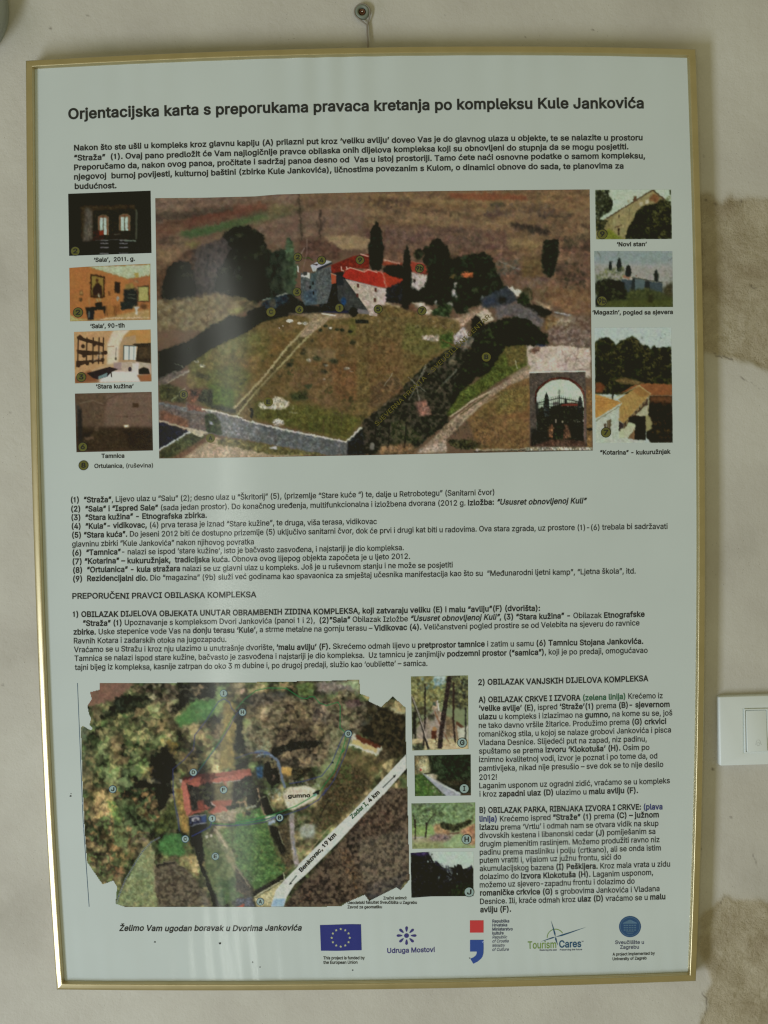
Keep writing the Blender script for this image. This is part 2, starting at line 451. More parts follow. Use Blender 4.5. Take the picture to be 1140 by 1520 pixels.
def glyph(ch, style):
    key = (ch, style)
    if key in GL: return GL[key]
    st = style
    barR = GL.get(('|w', st))
    if barR is None:
        Vb_, _ = raw_text('|', st); barR = Vb_[:, 0].max(); GL[('|w', st)] = barR
    Va, _ = raw_text(ch + '|', st)
    adv = Va[:, 0].max() - barR
    if ch == ' ': V, T = np.zeros((0, 2)), np.zeros((0, 3), int)
    elif ch == '1':
        h = CAPH; o_ = OFF[style]
        q = np.array([(.150 - o_, 0), (.212 + o_, 0), (.212 + o_, h), (.172 - o_, h), (.125 - o_, .885 * h), (.045, .80 * h), (.045, .705 * h - o_), (.10, .735 * h - o_), (.150 - o_, .78 * h - o_)])
        if style in 'iI': q[:, 0] += q[:, 1] * .2
        V, T = fill_loops([q]); adv = .36
    else: V, T = raw_text(ch, st)
    GL[key] = (V, T, adv + (0.012 if st in 'BI' else 0))
    return GL[key]
def bow(x, y): return -4.2 * (760 - y) / 600 * (1 - ((x - 552) / 450) ** 2)
TEXT_LIFT = 0.00022
def text_mesh(name, x0, y0, x1, y1, cap, segs, parent=None, lift=TEXT_LIFT, curve=True):
    """segs: [(style, string[, material])]; set between the two ends of the baseline"""
    if isinstance(segs, str): segs = [('R', segs)]
    Vs, Ts, Ms, mats = [], [], [], []
    pen = 0; base = 0
    for sg in segs:
        st, s = sg[0], sg[1]; m = sg[2] if len(sg) > 2 else m_black
        if m not in mats: mats.append(m)
        for ch in s:
            V, T, adv = glyph(ch, st)
            if len(V):
                Vs.append(V + [pen, 0]); Ts.append(T + base); base += len(V); Ms += [mats.index(m)] * len(T)
            pen += adv
    V = np.concatenate(Vs); T = np.concatenate(Ts)
    xa, xb = V[:, 0].min(), V[:, 0].max()
    fx = (V[:, 0] - xa) / (xb - xa); hh = V[:, 1] / CAPH * cap
    dx, dy = x1 - x0, y1 - y0; ln = math.hypot(dx, dy)
    u = x0 + dx * fx; v = y0 + dy * fx
    if curve:
        v = v + bow(u, v) - (bow(x0, y0) * (1 - fx) + bow(x1, y1) * fx)
        v = v + 0.28 * np.sin(u / 17 + y0) * (ln > 90)
    u = u + hh * dy / ln; v = v - hh * dx / ln
    P = on_paper(u, v, lift)
    o = mesh_obj(name, P, T.astype(np.int64), mats, parent or board, midx=Ms)
    return o
B, R_, I_ = 'B', 'R', 'I'
text_mesh('heading', 101.5,176.5,955.5,160.5,15, [(B,'Orjentacijska karta s preporukama pravaca kretanja po kompleksu Kule Jankovića')])
LINES = [
(110,223.8,953.7,208.3,8,[(B,'Nakon što ste ušli u kompleks kroz glavnu kapiju (A) prilazni put kroz ‘veliku avliju’ doveo Vas je do glavnog ulaza u objekte, te se nalazite u prostoru')]),
(110,238.4,932.7,222,8,[(B,'“Straža”  (1). Ovaj pano predložit će Vam najlogičnije pravce obilaska onih dijelova kompleksa koji su obnovljeni do stupnja da se mogu posjetiti.')]),
(110,252.5,957.5,235.2,8,[(B,'Preporučamo da, nakon ovog panoa, pročitate i sadržaj panoa desno od  Vas u istoj prostoriji. Tamo ćete naći osnovne podatke o samom kompleksu,')]),
(110,266.6,925.4,250.3,8,[(B,'njegovoj  burnoj povijesti, kulturnoj baštini (zbirke Kule Jankovića), ličnostima povezanim s Kulom, o dinamici obnove do sada, te planovima za')]),
(111,280.6,173,279.4,8,[(B,'budućnost.')]),
(105.2,746.2,733.7,734.5,8,[(B,'(1)  “Straža”'),(R_,', Lijevo ulaz u “Salu” (2); desno ulaz u “Škritorij” (5), (prizemlje “Stare kuće “) te, dalje u Retrobotegu” (Sanitarni čvor)')]),
(105.6,759.5,871.7,747.2,8,[(B,'(2)  “Sala” i “Ispred Sale”'),(R_,' (sada jedan prostor). Do konačnog uređenja, multifunkcionalna i izložbena dvorana (2012 g. '),(B,'izložba: '),(I_,'“Ususret obnovljenoj Kuli”')]),
(106,772.2,307,768.8,8,[(B,'(3)  “Stara kužina” - Etnografska zbirka.')]),
(106.4,785,559.4,777.7,8,[(B,'(4)  “Kula”- vidikovac, '),(R_,'(4) prva terasa je iznad “Stare kužine”, te druga, viša terasa, vidikovac')]),
(107,798,990.8,784.8,8,[(B,'(5) “Stara kuća”.'),(R_,' Do jeseni 2012 biti će dostupno prizemlje (5) uključivo sanitarni čvor, dok će prvi i drugi kat biti u radovima. Ova stara zgrada, uz prostore (1)-(6) trebala bi sadržavati')]),
(107,811.2,376.8,808.2,8,[(R_,'glavninu zbirki “Kule Jankovića” nakon njihovog povratka')]),
(107.5,824.2,599.3,816.9,8,[(B,'(6)  “Tamnica”'),(R_,'- nalazi se ispod ‘stare kužine’, isto je bačvasto zasvođena, i najstariji je dio kompleksa.')]),
(107.7,837.2,608.6,829.8,8,[(B,'(7) “Kotarina” – kukuružnjak,  tradicijska'),('M',' kuća.'),(R_,' Obnova ovog lijepog objekta započeta je u ljeto 2012.')]),
(108.5,850,672,842.3,8,[(B,'(8)  “Ortulanica” - kula stražara'),(R_,' nalazi se uz glavni ulaz u kompleks. Još je u ruševnom stanju i ne može se posjetiti')]),
(108.5,863,943.5,851.2,8,[(B,'(9)  Rezidencijalni dio.'),(R_,' Dio “magazina” (9b) služi već godinama kao spavaonica za smještaj učesnika manifestacija kao što su  “Međunarodni ljetni kamp”, “Ljetna škola”, itd.')]),
(107.3,889,380.5,886.6,8.2,[('M','PREPORUČENI PRAVCI OBILASKA KOMPLEKSA')]),
(108,916,801.5,906.4,8,[(B,'1) OBILAZAK DIJELOVA OBJEKATA UNUTAR OBRAMBENIH ZIDINA KOMPLEKSA, koji zatvaraju veliku (E) i malu “avliju”(F) (dvorišta):')]),
(123,929,956.9,915.7,8,[(B,'“Straža” (1)'),(R_,' Upoznavanje s kompleksom Dvori Jankovića (panoi 1 i 2),  '),(B,'(2)”Sala”'),(R_,' Obilazak Izložbe '),(I_,'“Ususret obnovljenoj Kuli”'),(B,', (3) “Stara kužina” - '),(R_,'Obilazak '),(B,'Etnografske')]),
(109,942,949.2,928.6,8,[(B,'zbirke. '),(R_,'Uske stepenice vode Vas na '),(B,'donju terasu ‘Kule’'),(R_,', a strme metalne na gornju terasu – '),(B,'Vidikovac (4). '),(R_,'Veličanstveni pogled prostire se od Velebita na sjeveru do ravnice')]),
(109.5,955,336,952.8,8,[(R_,'Ravnih Kotara i zadarskih otoka na jugozapadu.')]),
(109.7,968,954.8,955.6,8,[(R_,'Vraćamo se u Stražu i kroz nju ulazimo u unutrašnje dvorište, '),(B,'‘malu avliju’ (F). '),(R_,'Skrećemo odmah lijevo u '),(B,'pretprostor tamnice'),(R_,' i zatim u samu '),(B,'(6) Tamnicu Stojana Jankovića.')]),
(110.5,981,961.3,969,8,[(R_,'Tamnica se nalazi ispod stare kužine, bačvasto je zasvođena i najstariji je dio kompleksa.  Uz tamnicu je zanjimljiv '),(B,'podzemni prostor (“samica”)'),(R_,', koji je po predaji, omogućavao')]),
(111,994.4,634.4,988.3,8,[(R_,'tajni bijeg iz kompleksa, kasnije zatrpan do oko 3 m dubine i, po drugoj predaji, služio kao ‘oubliette’ – samica.')]),
(709.8,1017,962.5,1011.2,8.2,[(B,'2) OBILAZAK VANJSKIH DIJELOVA KOMPLEKSA')]),
(710.3,1043,983.7,1036.2,8,[(B,'A) OBILAZAK CRKVE I IZVORA '),(B,'(zelena linija)',m_green),(R_,' Krećemo iz')]),
(711,1055.6,994,1049,8,[(B,'‘velike avlije’ (E)'),(R_,', ispred '),(B,'‘Straže’(1)'),(R_,' prema '),(B,'(B)- sjevernom')]),
(710.6,1068.2,998,1061.7,8,[(B,'ulazu'),(R_,' u kompleks i izlazimao na '),(B,'gumno,'),(R_,' na kome su se, još')]),
(710.6,1081,989,1074.3,8,[(R_,'ne tako davno vršile žitarice. Produžimo prema '),(B,'(G) crkvici')]),
(710.8,1093.8,996,1087,8,[(R_,'romaničkog stila, u kojoj se nalaze grobovi Jankovića i pisca')]),
(711,1106.4,960,1100.6,8,[(R_,'Vladana Desnice. Slijedeći put na zapad, niz padinu,')]),
(711,1119,964,1113,8,[(R_,'spuštamo se prema '),(B,'izvoru ‘Klokotuša’ (H).'),(R_,' Osim po')]),
(711,1131.6,975.7,1125.6,8,[(R_,'iznimno kvalitetnoj vodi, izvor je poznat i po tome da, od')]),
(711,1144.4,984.6,1138.2,8,[(R_,'pamtivijeka, nikad nije presušio – sve dok se to nije desilo')]),
(711.4,1157.7,737.5,1157.2,8,[(R_,'2012!')]),
(711.4,1170.2,994.4,1162.6,8,[(R_,'Laganim usponom uz ogradni zidić, vraćamo se u kompleks')]),
(711.7,1182.6,947,1176.8,8,[(R_,'i kroz '),(B,'zapadni ulaz (D)'),(R_,' ulazimo u '),(B,'malu avliju (F).')]),
(711.7,1206.7,983.4,1201,8,[(B,'B) OBILAZAK PARKA, RIBNJAKA IZVORA I CRKVE: '),(B,'(plava',m_blue)]),
(711.7,1219.7,978,1212.8,8,[(B,'linija)',m_blue),(R_,' Krećemo ispred '),(B,'“Straže” (1)'),(R_,' prema '),(B,'(C) – južnom')]),
(711.7,1232,977.4,1225.7,8,[(B,'izlazu'),(R_,' prema ‘Vrtlu’ i odmah nam se otvara vidik na skup')]),
(711.7,1244.2,972.8,1237.7,8,[(R_,'divovskih kestena i libanonski cedar '),(B,'(J)'),(R_,' pomiješanim sa')]),
(712,1256.7,979,1249.8,8,[(R_,'drugim plemenitim raslinjem. Možemo produžiti ravno niz')]),
(712,1269,981,1262.2,8,[(R_,'padinu prema masliniku i polju (crtkano), ali se onda istim')]),
(712,1281,922,1275.4,8,[(R_,'putem vratiti i, vijalom uz južnu frontu, sići do')]),
(712,1293,994.7,1286.2,8,[(R_,'akumulacijskog bazena '),(B,'(I) Peškijera.'),(R_,' Kroz mala vrata u zidu')]),
(712,1305,969.4,1299,8,[(R_,'dolazimo do '),(B,'izvora Klokotuša (H).'),(R_,' Laganim usponom,')]),
(712,1317,942,1311.4,8,[(R_,'možemo uz sjevero-zapadnu frontu i dolazimo do')]),
(712.5,1329,979,1323,8,[(B,'romaničke crkvice (G)'),(R_,' s grobovima Jankovića i Vladana')]),
(712.5,1341.6,987.7,1335,8,[(R_,'Desnice. Ili, kraće odmah kroz '),(B,'ulaz (D)'),(R_,' vraćamo se u '),(B,'malu')]),
(712.7,1354,758.5,1352.9,8,[(B,'avliju (F).')]),
(177,1381.4,448,1381,8.2,[(I_,'Želimo Vam ugodan boravak u Dvorima Jankovića')]),
]
for x0, y0, x1, y1, cap, segs in LINES: text_mesh('text_line', x0, y0, x1, y1, cap, segs)
CAPTIONS = [
(139.6,389,200.4,387,6,[(B,'‘Sala’,  2011. g.')]),
(134.2,487.4,185,486,6.2,[(B,'‘Sala’, 90-tih')]),
(142.5,576.8,198.4,576.2,6,[(B,'‘Stara kužina’')]),
(150.6,679.8,184.5,679.4,6,[(B,'Tamnica')]),
(140,694.7,227,693.8,6,[('M','Ortulanica'),(R_,', (ruševina)')]),
(915.4,365.8,960,365.4,6,[(B,'‘Novi stan’')]),
(879.2,467,998.7,466.3,6,[(B,'‘Magazin’, pogled sa sjevera')]),
(890.7,675,995.4,673.7,6.2,[(B,'“Kotarina” - kukuružnjak')]),
(569,1335,604,1334.6,4.2,[('M','Zračni snimci:')]),
(515.8,1341.6,618.8,1341.2,4.2,[('M','Geodetski fakultet Sveučilišta u Zagrebu')]),
(515.8,1348.2,567,1348,4.2,[('M','Zavod za geomatiku')]),
(479.9,1424,541.4,1423.7,4.4,[('M','This project is funded by')]),
(479.9,1430.6,530.6,1430.3,4.4,[('M','the European Union')]),
(909.2,1418.6,972,1416.9,4.2,[('M','A project implemented by')]),
(909.2,1425.5,959.7,1424.1,4.2,[('M','University of Zagreb')]),
]
for x0, y0, x1, y1, cap, segs in CAPTIONS: text_mesh('caption', x0, y0, x1, y1, cap, segs)

# ------------------------------------------------------------------ flat shapes printed on the sheet
def flat(name, polys, parent=None, lift=TEXT_LIFT):
    """polys: [(points, material)]; each a simple polygon in photo pixels"""
    V, F, mi, mats, b = [], [], [], [], 0
    for k, (pts, m) in enumerate(polys):
        if m not in mats: mats.append(m)
        p = np.array(pts, float); q = []
        for a_, b_ in zip(p, np.roll(p, -1, 0)):
            n = max(1, int(np.hypot(*(b_ - a_)) / 3)); q += [a_ + (b_ - a_) * i / n for i in range(n)]
        q = np.array(q); ex = np.zeros((0, 2)); lo, hi = p.min(0), p.max(0)
        if (hi - lo).max() > 8:
            gx, gy = np.meshgrid(np.arange(lo[0] + 1.5, hi[0], 3), np.arange(lo[1] + 1.5, hi[1], 3)); ex = np.stack([gx.ravel(), gy.ravel()], 1)
            ex = ex[inside(ex[:, 0], ex[:, 1], [tuple(z) for z in p])]
        Q, T = fill_loops([q], ex)
        T = T[:, ::-1]
        V.append(on_paper(Q[:, 0], Q[:, 1], lift + k * 0.00001)); F.append(T + b); mi += [mats.index(m)] * len(T); b += len(Q)
    return mesh_obj(name, np.concatenate(V), np.concatenate(F).astype(np.int64), mats, parent or board, midx=mi)
def disc(cx, cy, rx, ry=None, n=22):
    ry = ry or rx
    return [(cx + rx * math.cos(2 * math.pi * i / n), cy + ry * math.sin(2 * math.pi * i / n)) for i in range(n)]
def badge(cx, cy, r, ch, mat, parent=None, lift=0.0005, edge=None):
    o = flat('marker', [(disc(cx, cy, r + .7), edge or m_black), (disc(cx, cy, r - .1), mat)], parent, lift)
    w = {1: .62, 2: 1.05}[len(ch)] * r
    if ch in '1I': w *= .5
    text_mesh('marker_letter', cx - w / 1.25, cy + r * .48, cx + w / 1.25, cy + r * .48, r * 1.02, [(B, ch)], parent, lift + .0002, False)
    return o

# logos
fl = [((475,1373),(490,1372.6),(506,1372),(522,1371.6),(535.8,1371.8),(536.8,1410.2),(520,1410.6),(500,1411.2),(476.4,1411))]
def star(cx, cy, r):
    return [(cx + (r if i % 2 == 0 else r * .5) * math.sin(math.pi * i / 5), cy - (r if i % 2 == 0 else r * .5) * math.cos(math.pi * i / 5)) for i in range(10)]
flag = flat('flag_logo', [(fl[0], m_flag)] + [(star(505.8 + 13.4 * math.sin(k * math.pi / 6), 1391.8 - 13 * math.cos(k * math.pi / 6), 2.1), m_star) for k in range(12)])
pet = [(disc(603.4, 1388.6, 3.6, 3.4), m_violet)]
for k in range(8):
    a = k * math.pi / 4; c, s = math.cos(a), math.sin(a)
    q = [(6.3, -.5), (9, -1.5), (12.5, -2.1), (14.4, -1.2), (14.8, 0), (14.4, 1.2), (12.5, 2.1), (9, 1.5), (6.3, .5)]
    pet.append(([(603.4 + (x * c - y * s), 1388.6 + (x * s + y * c) * .93) for x, y in q], m_violet))
flat('sun_logo', pet)
text_mesh('logo_text', 574.8,1414.4,645.3,1412.8,7,[('M','Udruga Mostovi',m_violet)])
flat('culture_logo', [([(697.5,1366),(717.7,1366),(717.7,1384.2),(697.5,1384.2)], m_red),
  ([(697.7,1395),(717.7,1395),(717.8,1409),(717.5,1415),(716.3,1419.5),(714.2,1422.8),(709,1427.2),(702.5,1430.4),(698,1422.8),(702,1421.2),(704.8,1419.3),(706.8,1417),(707.6,1414.5),(707.5,1412.3),(697.7,1412.3)], m_cblue)])
for s_, y_, x_, st_ in [('Republika',1369.3,755.8,'M'),('Hrvatska',1375.2,752.8,'M'),('Ministarstvo',1381.2,761,'M'),('kulture',1387.2,747.5,'M'),('Republic',1393,752.8,'i'),('of Croatia',1399,755,'i'),('Ministry',1405.4,749.8,'i'),('of Culture',1411.4,755.4,'i')]:
    text_mesh('logo_text', 730.7, y_, x_, y_ - .3, 4.3, [(st_, s_, m_navy)])
text_mesh('logo_text', 783.5,1408.2,825.6,1407,10.6,[('R','Tourism',m_lime)])
text_mesh('logo_text', 830,1406.5,862.8,1405.5,10.2,[('M','Cares',m_teal)])
text_mesh('logo_text', 801,1411.4,826.5,1411,2.3,[('R','Restoring the past',m_navy)])
text_mesh('logo_text', 831,1411,864,1410.4,2.3,[('R','Preserving the future',m_navy)])
text_mesh('logo_text', 863,1398.2,866,1398.1,1.6,[('R','TM',m_navy)])
cx_, cy_ = 824.4, 1390.9
def spike(tx, ty, w):
    dx, dy = tx - cx_, ty - cy_; l = math.hypot(dx, dy); nx, ny = -dy / l * w, dx / l * w
    return [(cx_, cy_), (cx_ + dx * .2 + nx, cy_ + dy * .2 + ny), (cx_ + dx * .55 + nx * .7, cy_ + dy * .55 + ny * .7), (tx, ty), (cx_ + dx * .55 - nx * .25, cy_ + dy * .55 - ny * .25), (cx_ + dx * .2 - nx * .5, cy_ + dy * .2 - ny * .5)]
arc_o = [(cx_ + 12.9 * math.cos(a), cy_ + 1 - 13.2 * math.sin(a)) for a in np.linspace(math.pi, .55, 16)]
arc_i = [(cx_ + 11.8 * math.cos(a), cy_ + 1 - 12.1 * math.sin(a)) for a in np.linspace(.55, math.pi, 16)]
flat('compass_logo', [(arc_o + arc_i, m_lime)] + [(spike(*a), m_teal) for a in ((817.7,1366,1.5),(870.4,1376,1.5),(802.8,1397.7,1.2),(828.2,1403.5,1.6))])
sx_, sy_ = 935.1, 1375.4
seal = [(disc(sx_, sy_, 16.3, 15.7, 40), m_seal), (disc(sx_, sy_, 14.6, 14.1, 40), m_seal2), (disc(sx_, sy_, 14.0, 13.5, 40), m_seal)]
def rc(x0, y0, x1, y1): return [(x0, y0), (x1, y0), (x1, y1), (x0, y1)]
seal += [([(sx_-10.5,sy_-5.5),(sx_-1,sy_-10.2),(sx_+1,sy_-10.2),(sx_+10.5,sy_-5.5),(sx_+10.5,sy_-4.4),(sx_-10.5,sy_-4.4)], m_seal2)]
for r_ in (-2.8, .6, 4.0): 
    for c_ in (-9.4, -5.6, -1.6, 2.2, 6.2): seal.append((rc(sx_ + c_, sy_ + r_, sx_ + c_ + 2.9, sy_ + r_ + 1.7), m_seal2))
seal += [(rc(sx_ - 6, sy_ + 7, sx_ + 6, sy_ + 8), m_seal2), (rc(sx_ - 4, sy_ + 9.4, sx_ + 4, sy_ + 10.2), m_seal2)]
flat('seal_logo', seal)
text_mesh('logo_text', 913,1401.3,955.8,1401,5.2,[('R','Sveučilište u',m_navy)])
text_mesh('logo_text', 920.4,1408.4,948.4,1408.1,5.2,[('R','Zagrebu',m_navy)])
badge(124,690.8,6.6,'8',m_olive)
# ------------------------------------------------------------------ printed photographs: colours laid on a fine grid of the print
class Pic:
    """colour field over photo pixels x0..x1, y0..y1 (one cell per pixel), painted in the colours the print shows"""
    def __init__(s, x0, y0, x1, y1, base, seed=1):
        s.x0, s.y0 = x0 - 3, y0 - 3
        s.w, s.h = int(x1 - x0 + 7), int(y1 - y0 + 7)
        s.A = np.empty((s.h, s.w, 3)); s.A[:] = base
        s.X, s.Y = np.meshgrid(np.arange(s.w) + s.x0, np.arange(s.h) + s.y0)
        s.r = np.random.default_rng(seed); s.nz = 1.0; s.ox = s.oy = 0; s.k = 1.0
    def T(s, ox=0, oy=0, k=1.0): s.ox, s.oy, s.k = ox, oy, k; return s
    def pt(s, p): return [(s.ox + x / s.k, s.oy + y / s.k) for x, y in p]
    def _box(s, xa, ya, xb, yb):
        i0 = max(0, int(xa - s.x0) - 1); i1 = min(s.w, int(xb - s.x0) + 3)
        j0 = max(0, int(ya - s.y0) - 1); j1 = min(s.h, int(yb - s.y0) + 3)
        return i0, i1, j0, j1
    def mask(s, pts, soft=1.0):
        q = s.pt(pts); xs_ = [p[0] for p in q]; ys_ = [p[1] for p in q]; e = soft * 1.5
        i0, i1, j0, j1 = s._box(min(xs_) - e, min(ys_) - e, max(xs_) + e, max(ys_) + e)
        if i1 <= i0 or j1 <= j0: return None
        X = s.X[j0:j1, i0:i1]; Y = s.Y[j0:j1, i0:i1]; m = 0
        for a, b in ((-.25, -.25), (.25, -.25), (-.25, .25), (.25, .25)): m = m + inside(X + a, Y + b, q)
        m = m / 4.0
        if soft > 1: m = blur(m, int(soft * soft * .8))
        return (slice(j0, j1), slice(i0, i1)), m, X, Y
    def poly(s, pts, col, soft=1.0, n=0.0, sc=5, a=1.0, rag=0):
        if n >= .15 and soft > 1.2: soft += .7
        r = s.mask(pts, soft)
        if r is None: return s
        sl, m, X, Y = r
        if rag: 
            nn = fbm(X / rag, Y / rag, int(s.r.integers(999)), 3); m = np.clip(blur(m, 3) * 2.2 - .6 + (nn - .5) * 2.4, 0, 1) * (m >= 0) 
        c = np.array(col, float)[None, None, :]
        if n:
            if sum(col) < 150: n = max(n, .30)
            k1, k2, k3 = [int(s.r.integers(999)) for _ in range(3)]
            n *= s.nz
            f = n * 2.6 * (fbm(X / sc, Y / sc, k1, 4) - .5) + n * 3.0 * (fbm(X / 1.9, Y / 1.9, k2, 2) - .5)
            c = c * np.exp(f)[..., None]
            c = c * (1 + .5 * n * (fbm(X / 4, Y / 4, k3, 2) - .5)[..., None] * np.array([1.0, .1, -.9]))
            if sum(col) < 150: c = c + 26 * s.nz * (np.clip(fbm(X / 2.2, Y / 2.2, k3 + 5, 3) - .54, 0, 1) * 4)[..., None] * np.array([1.0, 1.0, .7])
        m = (m * a)[..., None]
        s.A[sl] = s.A[sl] * (1 - m) + c * m
        return s
    def el(s, cx, cy, rx, ry, col, a=1.0, soft=1.0, n=0, rag=0):
        return s.poly([(cx + rx * math.cos(t), cy + ry * math.sin(t)) for t in np.linspace(0, 2 * math.pi, 20)[:-1]], col, soft, n, 4, a, rag)
    def ln(s, pts, w, col, a=1.0, dash=None):
        q = s.pt(pts)
        for (xa, ya), (xb, yb) in zip(q[:-1], q[1:]):
            i0, i1, j0, j1 = s._box(min(xa, xb) - w - 1, min(ya, yb) - w - 1, max(xa, xb) + w + 1, max(ya, yb) + w + 1)
            if i1 <= i0 or j1 <= j0: continue
            X = s.X[j0:j1, i0:i1]; Y = s.Y[j0:j1, i0:i1]
            dx, dy = xb - xa, yb - ya; l2 = dx * dx + dy * dy + 1e-9
            t = np.clip(((X - xa) * dx + (Y - ya) * dy) / l2, 0, 1)
            d = np.hypot(X - xa - t * dx, Y - ya - t * dy)
            m = np.clip(w / 2 + .5 - d, 0, 1) * a
            if dash: m = m * ((np.sqrt(l2) * t % dash) < dash * .55)
            m = m[..., None]
            s.A[j0:j1, i0:i1] = s.A[j0:j1, i0:i1] * (1 - m) + np.array(col, float) * m
        return s
    def dab(s, x, y, rx, ry, col, a):
        i0 = max(0, int(x - s.x0 - rx * 1.6)); i1 = min(s.w, int(x - s.x0 + rx * 1.6) + 2)
        j0 = max(0, int(y - s.y0 - ry * 1.6)); j1 = min(s.h, int(y - s.y0 + ry * 1.6) + 2)
        if i1 <= i0 or j1 <= j0: return
        d = ((s.X[j0:j1, i0:i1] - x) / rx) ** 2 + ((s.Y[j0:j1, i0:i1] - y) / ry) ** 2
        m = (np.exp(-d * 1.4) * a)[..., None]
        s.A[j0:j1, i0:i1] = s.A[j0:j1, i0:i1] * (1 - m) + np.array(col, float) * m
    def sc(s, pts, n, r0, r1, cols, a=.7, asp=1.0):
        """scatter soft dabs inside a polygon"""
        q = s.pt(pts); xs_ = [p[0] for p in q]; ys_ = [p[1] for p in q]
        N = n * 3
        x = s.r.uniform(min(xs_), max(xs_), N); y = s.r.uniform(min(ys_), max(ys_), N)
        ok = inside(x, y, q); x, y = x[ok][:n], y[ok][:n]
        for a_, b_ in zip(x, y):
            r = r0 + (r1 - r0) * s.r.random() ** 2; c = np.array(cols[int(s.r.integers(len(cols)))]) * s.r.uniform(.8, 1.2)
            s.dab(a_, b_, r * asp, r / asp, c, a * s.r.uniform(.6, 1))
        return s
    def tex(s, pts, cols, sc=6, con=1.7, a=1.0, soft=2.0, rag=0, asp=1.0):
        """continuous mottled tone: noise looked up in a run of colours from dark to light"""
        sl, m, X, Y = s.mask(pts, soft)
        if rag: m = np.clip(blur(m, 3) * 2.2 - .6 + (fbm(X / rag, Y / rag, int(s.r.integers(999)), 3) - .5) * 2.4, 0, 1)
        k = int(s.r.integers(999))
        t = np.clip((fbm(X / sc / asp, Y / sc * asp, k, 5) - .5) * con * 1.6 + .5, 0, 1) * (len(cols) - 1)
        c = np.array(cols, float); i = np.minimum(t.astype(int), len(cols) - 2); f = (t - i)[..., None]
        v = c[i] * (1 - f) + c[i + 1] * f; m = (m * a)[..., None]
        s.A[sl] = s.A[sl] * (1 - m) + v * m
        return s
    def canopy(s, pts, size, cols, a=1.0, soft=2.0, rag=0, light=(.25, .75), dark=.22):
        """tree crowns from above: rounded cells, each with its own colour, lit from one side, dark between"""
        sl, m, X, Y = s.mask(pts, soft)
        if rag: m = np.clip(blur(m, 3) * 2.2 - .6 + (fbm(X / rag, Y / rag, int(s.r.integers(999)), 3) - .5) * 2.4, 0, 1)
        k = int(s.r.integers(99999))
        x = X / size + .5 * (fbm(X / size * 1.5, Y / size * 1.5, k, 3) - .5); y = Y / size + .5 * (fbm(X / size * 1.5, Y / size * 1.5, k + 7, 3) - .5)
        xi = np.floor(x).astype(int); yi = np.floor(y).astype(int); best = np.full(x.shape, 9.0); bx = np.zeros_like(x); by = np.zeros_like(x); bi = np.zeros_like(x); bs = np.ones_like(x)
        def h(a_, b_, q):
            n_ = (a_ * 374761393 + b_ * 668265263 + (k + q) * 974634777) & 0x7fffffff
            n_ = ((n_ ^ (n_ >> 13)) * 1274126177) & 0x7fffffff
            return ((n_ ^ (n_ >> 16)) & 0xffff) / 65535.0
        for i in (-1, 0, 1):
            for j in (-1, 0, 1):
                cx, cy = xi + i + h(xi + i, yi + j, 1), yi + j + h(xi + i, yi + j, 2); sz = .55 + .75 * h(xi + i, yi + j, 3)
                d = np.hypot(x - cx, y - cy) / sz; u = d < best
                best = np.where(u, d, best); bx = np.where(u, (x - cx) / sz, bx); by = np.where(u, (y - cy) / sz, by); bi = np.where(u, h(xi + i, yi + j, 4), bi)
        big_ = fbm(X / (size * 3.2), Y / (size * 3.2), k + 31, 3); bi = np.clip(.5 + (big_ - .5) * 2.6 + (bi - .5) * .45, 0, .999)
        c = np.array(cols, float)[(bi * len(cols)).astype(int)]
        lum = np.clip(1.12 - best * best * 1.0, dark, 1.1) * (1 + .55 * (bx * light[0] + by * light[1])) * np.exp(1.3 * (fbm(X / 1.7, Y / 1.7, k, 2) - .5) + 2.0 * (fbm(X / (size * 1.7), Y / (size * 1.7), k + 3, 3) - .5))
        v = c * np.clip(lum, .2, 1.5)[..., None]; m = (m * a)[..., None]
        s.A[sl] = s.A[sl] * (1 - m) + v * m
        return s
    def rough(s, amp, sc=3.0):
        """shift the colours painted so far about by a pixel or so, for edges that are not cut with a knife"""
        k = int(s.r.integers(999))
        dx = amp * 2 * (fbm(s.X / sc, s.Y / sc, k, 3) - .5) * 1.6; dy = amp * 2 * (fbm(s.X / sc, s.Y / sc, k + 9, 3) - .5) * 1.6
        s.A = s.sample(s.X + dx, s.Y + dy); return s
    def tree(s, cx, cy, rx, ry, n, cols, a=.8, base=None):
        if base is not None: s.el(cx, cy, rx, ry, base, 1, 1.5, .3, rag=max(2, 4 / s.k * 2))
        return s.sc([(cx + rx * math.cos(t) * (1 + .15 * math.sin(5 * t + cx)), cy + ry * math.sin(t)) for t in np.linspace(0, 2 * math.pi, 16)[:-1]], n, 1.0, 3.2, cols, a)
    def cyp(s, x, yt, yb, w, col=(22, 26, 20)):
        """a cypress: narrow pointed dark tree, units of the current transform"""
        h = yb - yt
        return s.poly([(x, yt), (x + w * .3, yt + h * .15), (x + w * .5, yt + h * .5), (x + w * .5, yt + h * .85), (x + w * .3, yb), (x - w * .3, yb), (x - w * .5, yt + h * .85), (x - w * .5, yt + h * .5), (x - w * .3, yt + h * .15)], col, 1, .4, 3)
    def grain(s, amt=.10, sc=1.9, chroma=.03):
        s.A *= (1 + amt * 2 * (fbm(s.X / sc, s.Y / sc, 5, 3) - .5))[..., None]
        for k in range(3): s.A[..., k] *= 1 + chroma * 2 * (fbm(s.X / 6, s.Y / 6, 50 + k, 2) - .5)
        return s
    def contrast(s, k, pivot=78):
        l = s.A.mean(-1, keepdims=True); s.A = np.clip(s.A * (np.clip(pivot + (l - pivot) * k, 14, 225) / np.maximum(l, 8)), 4, 235); return s
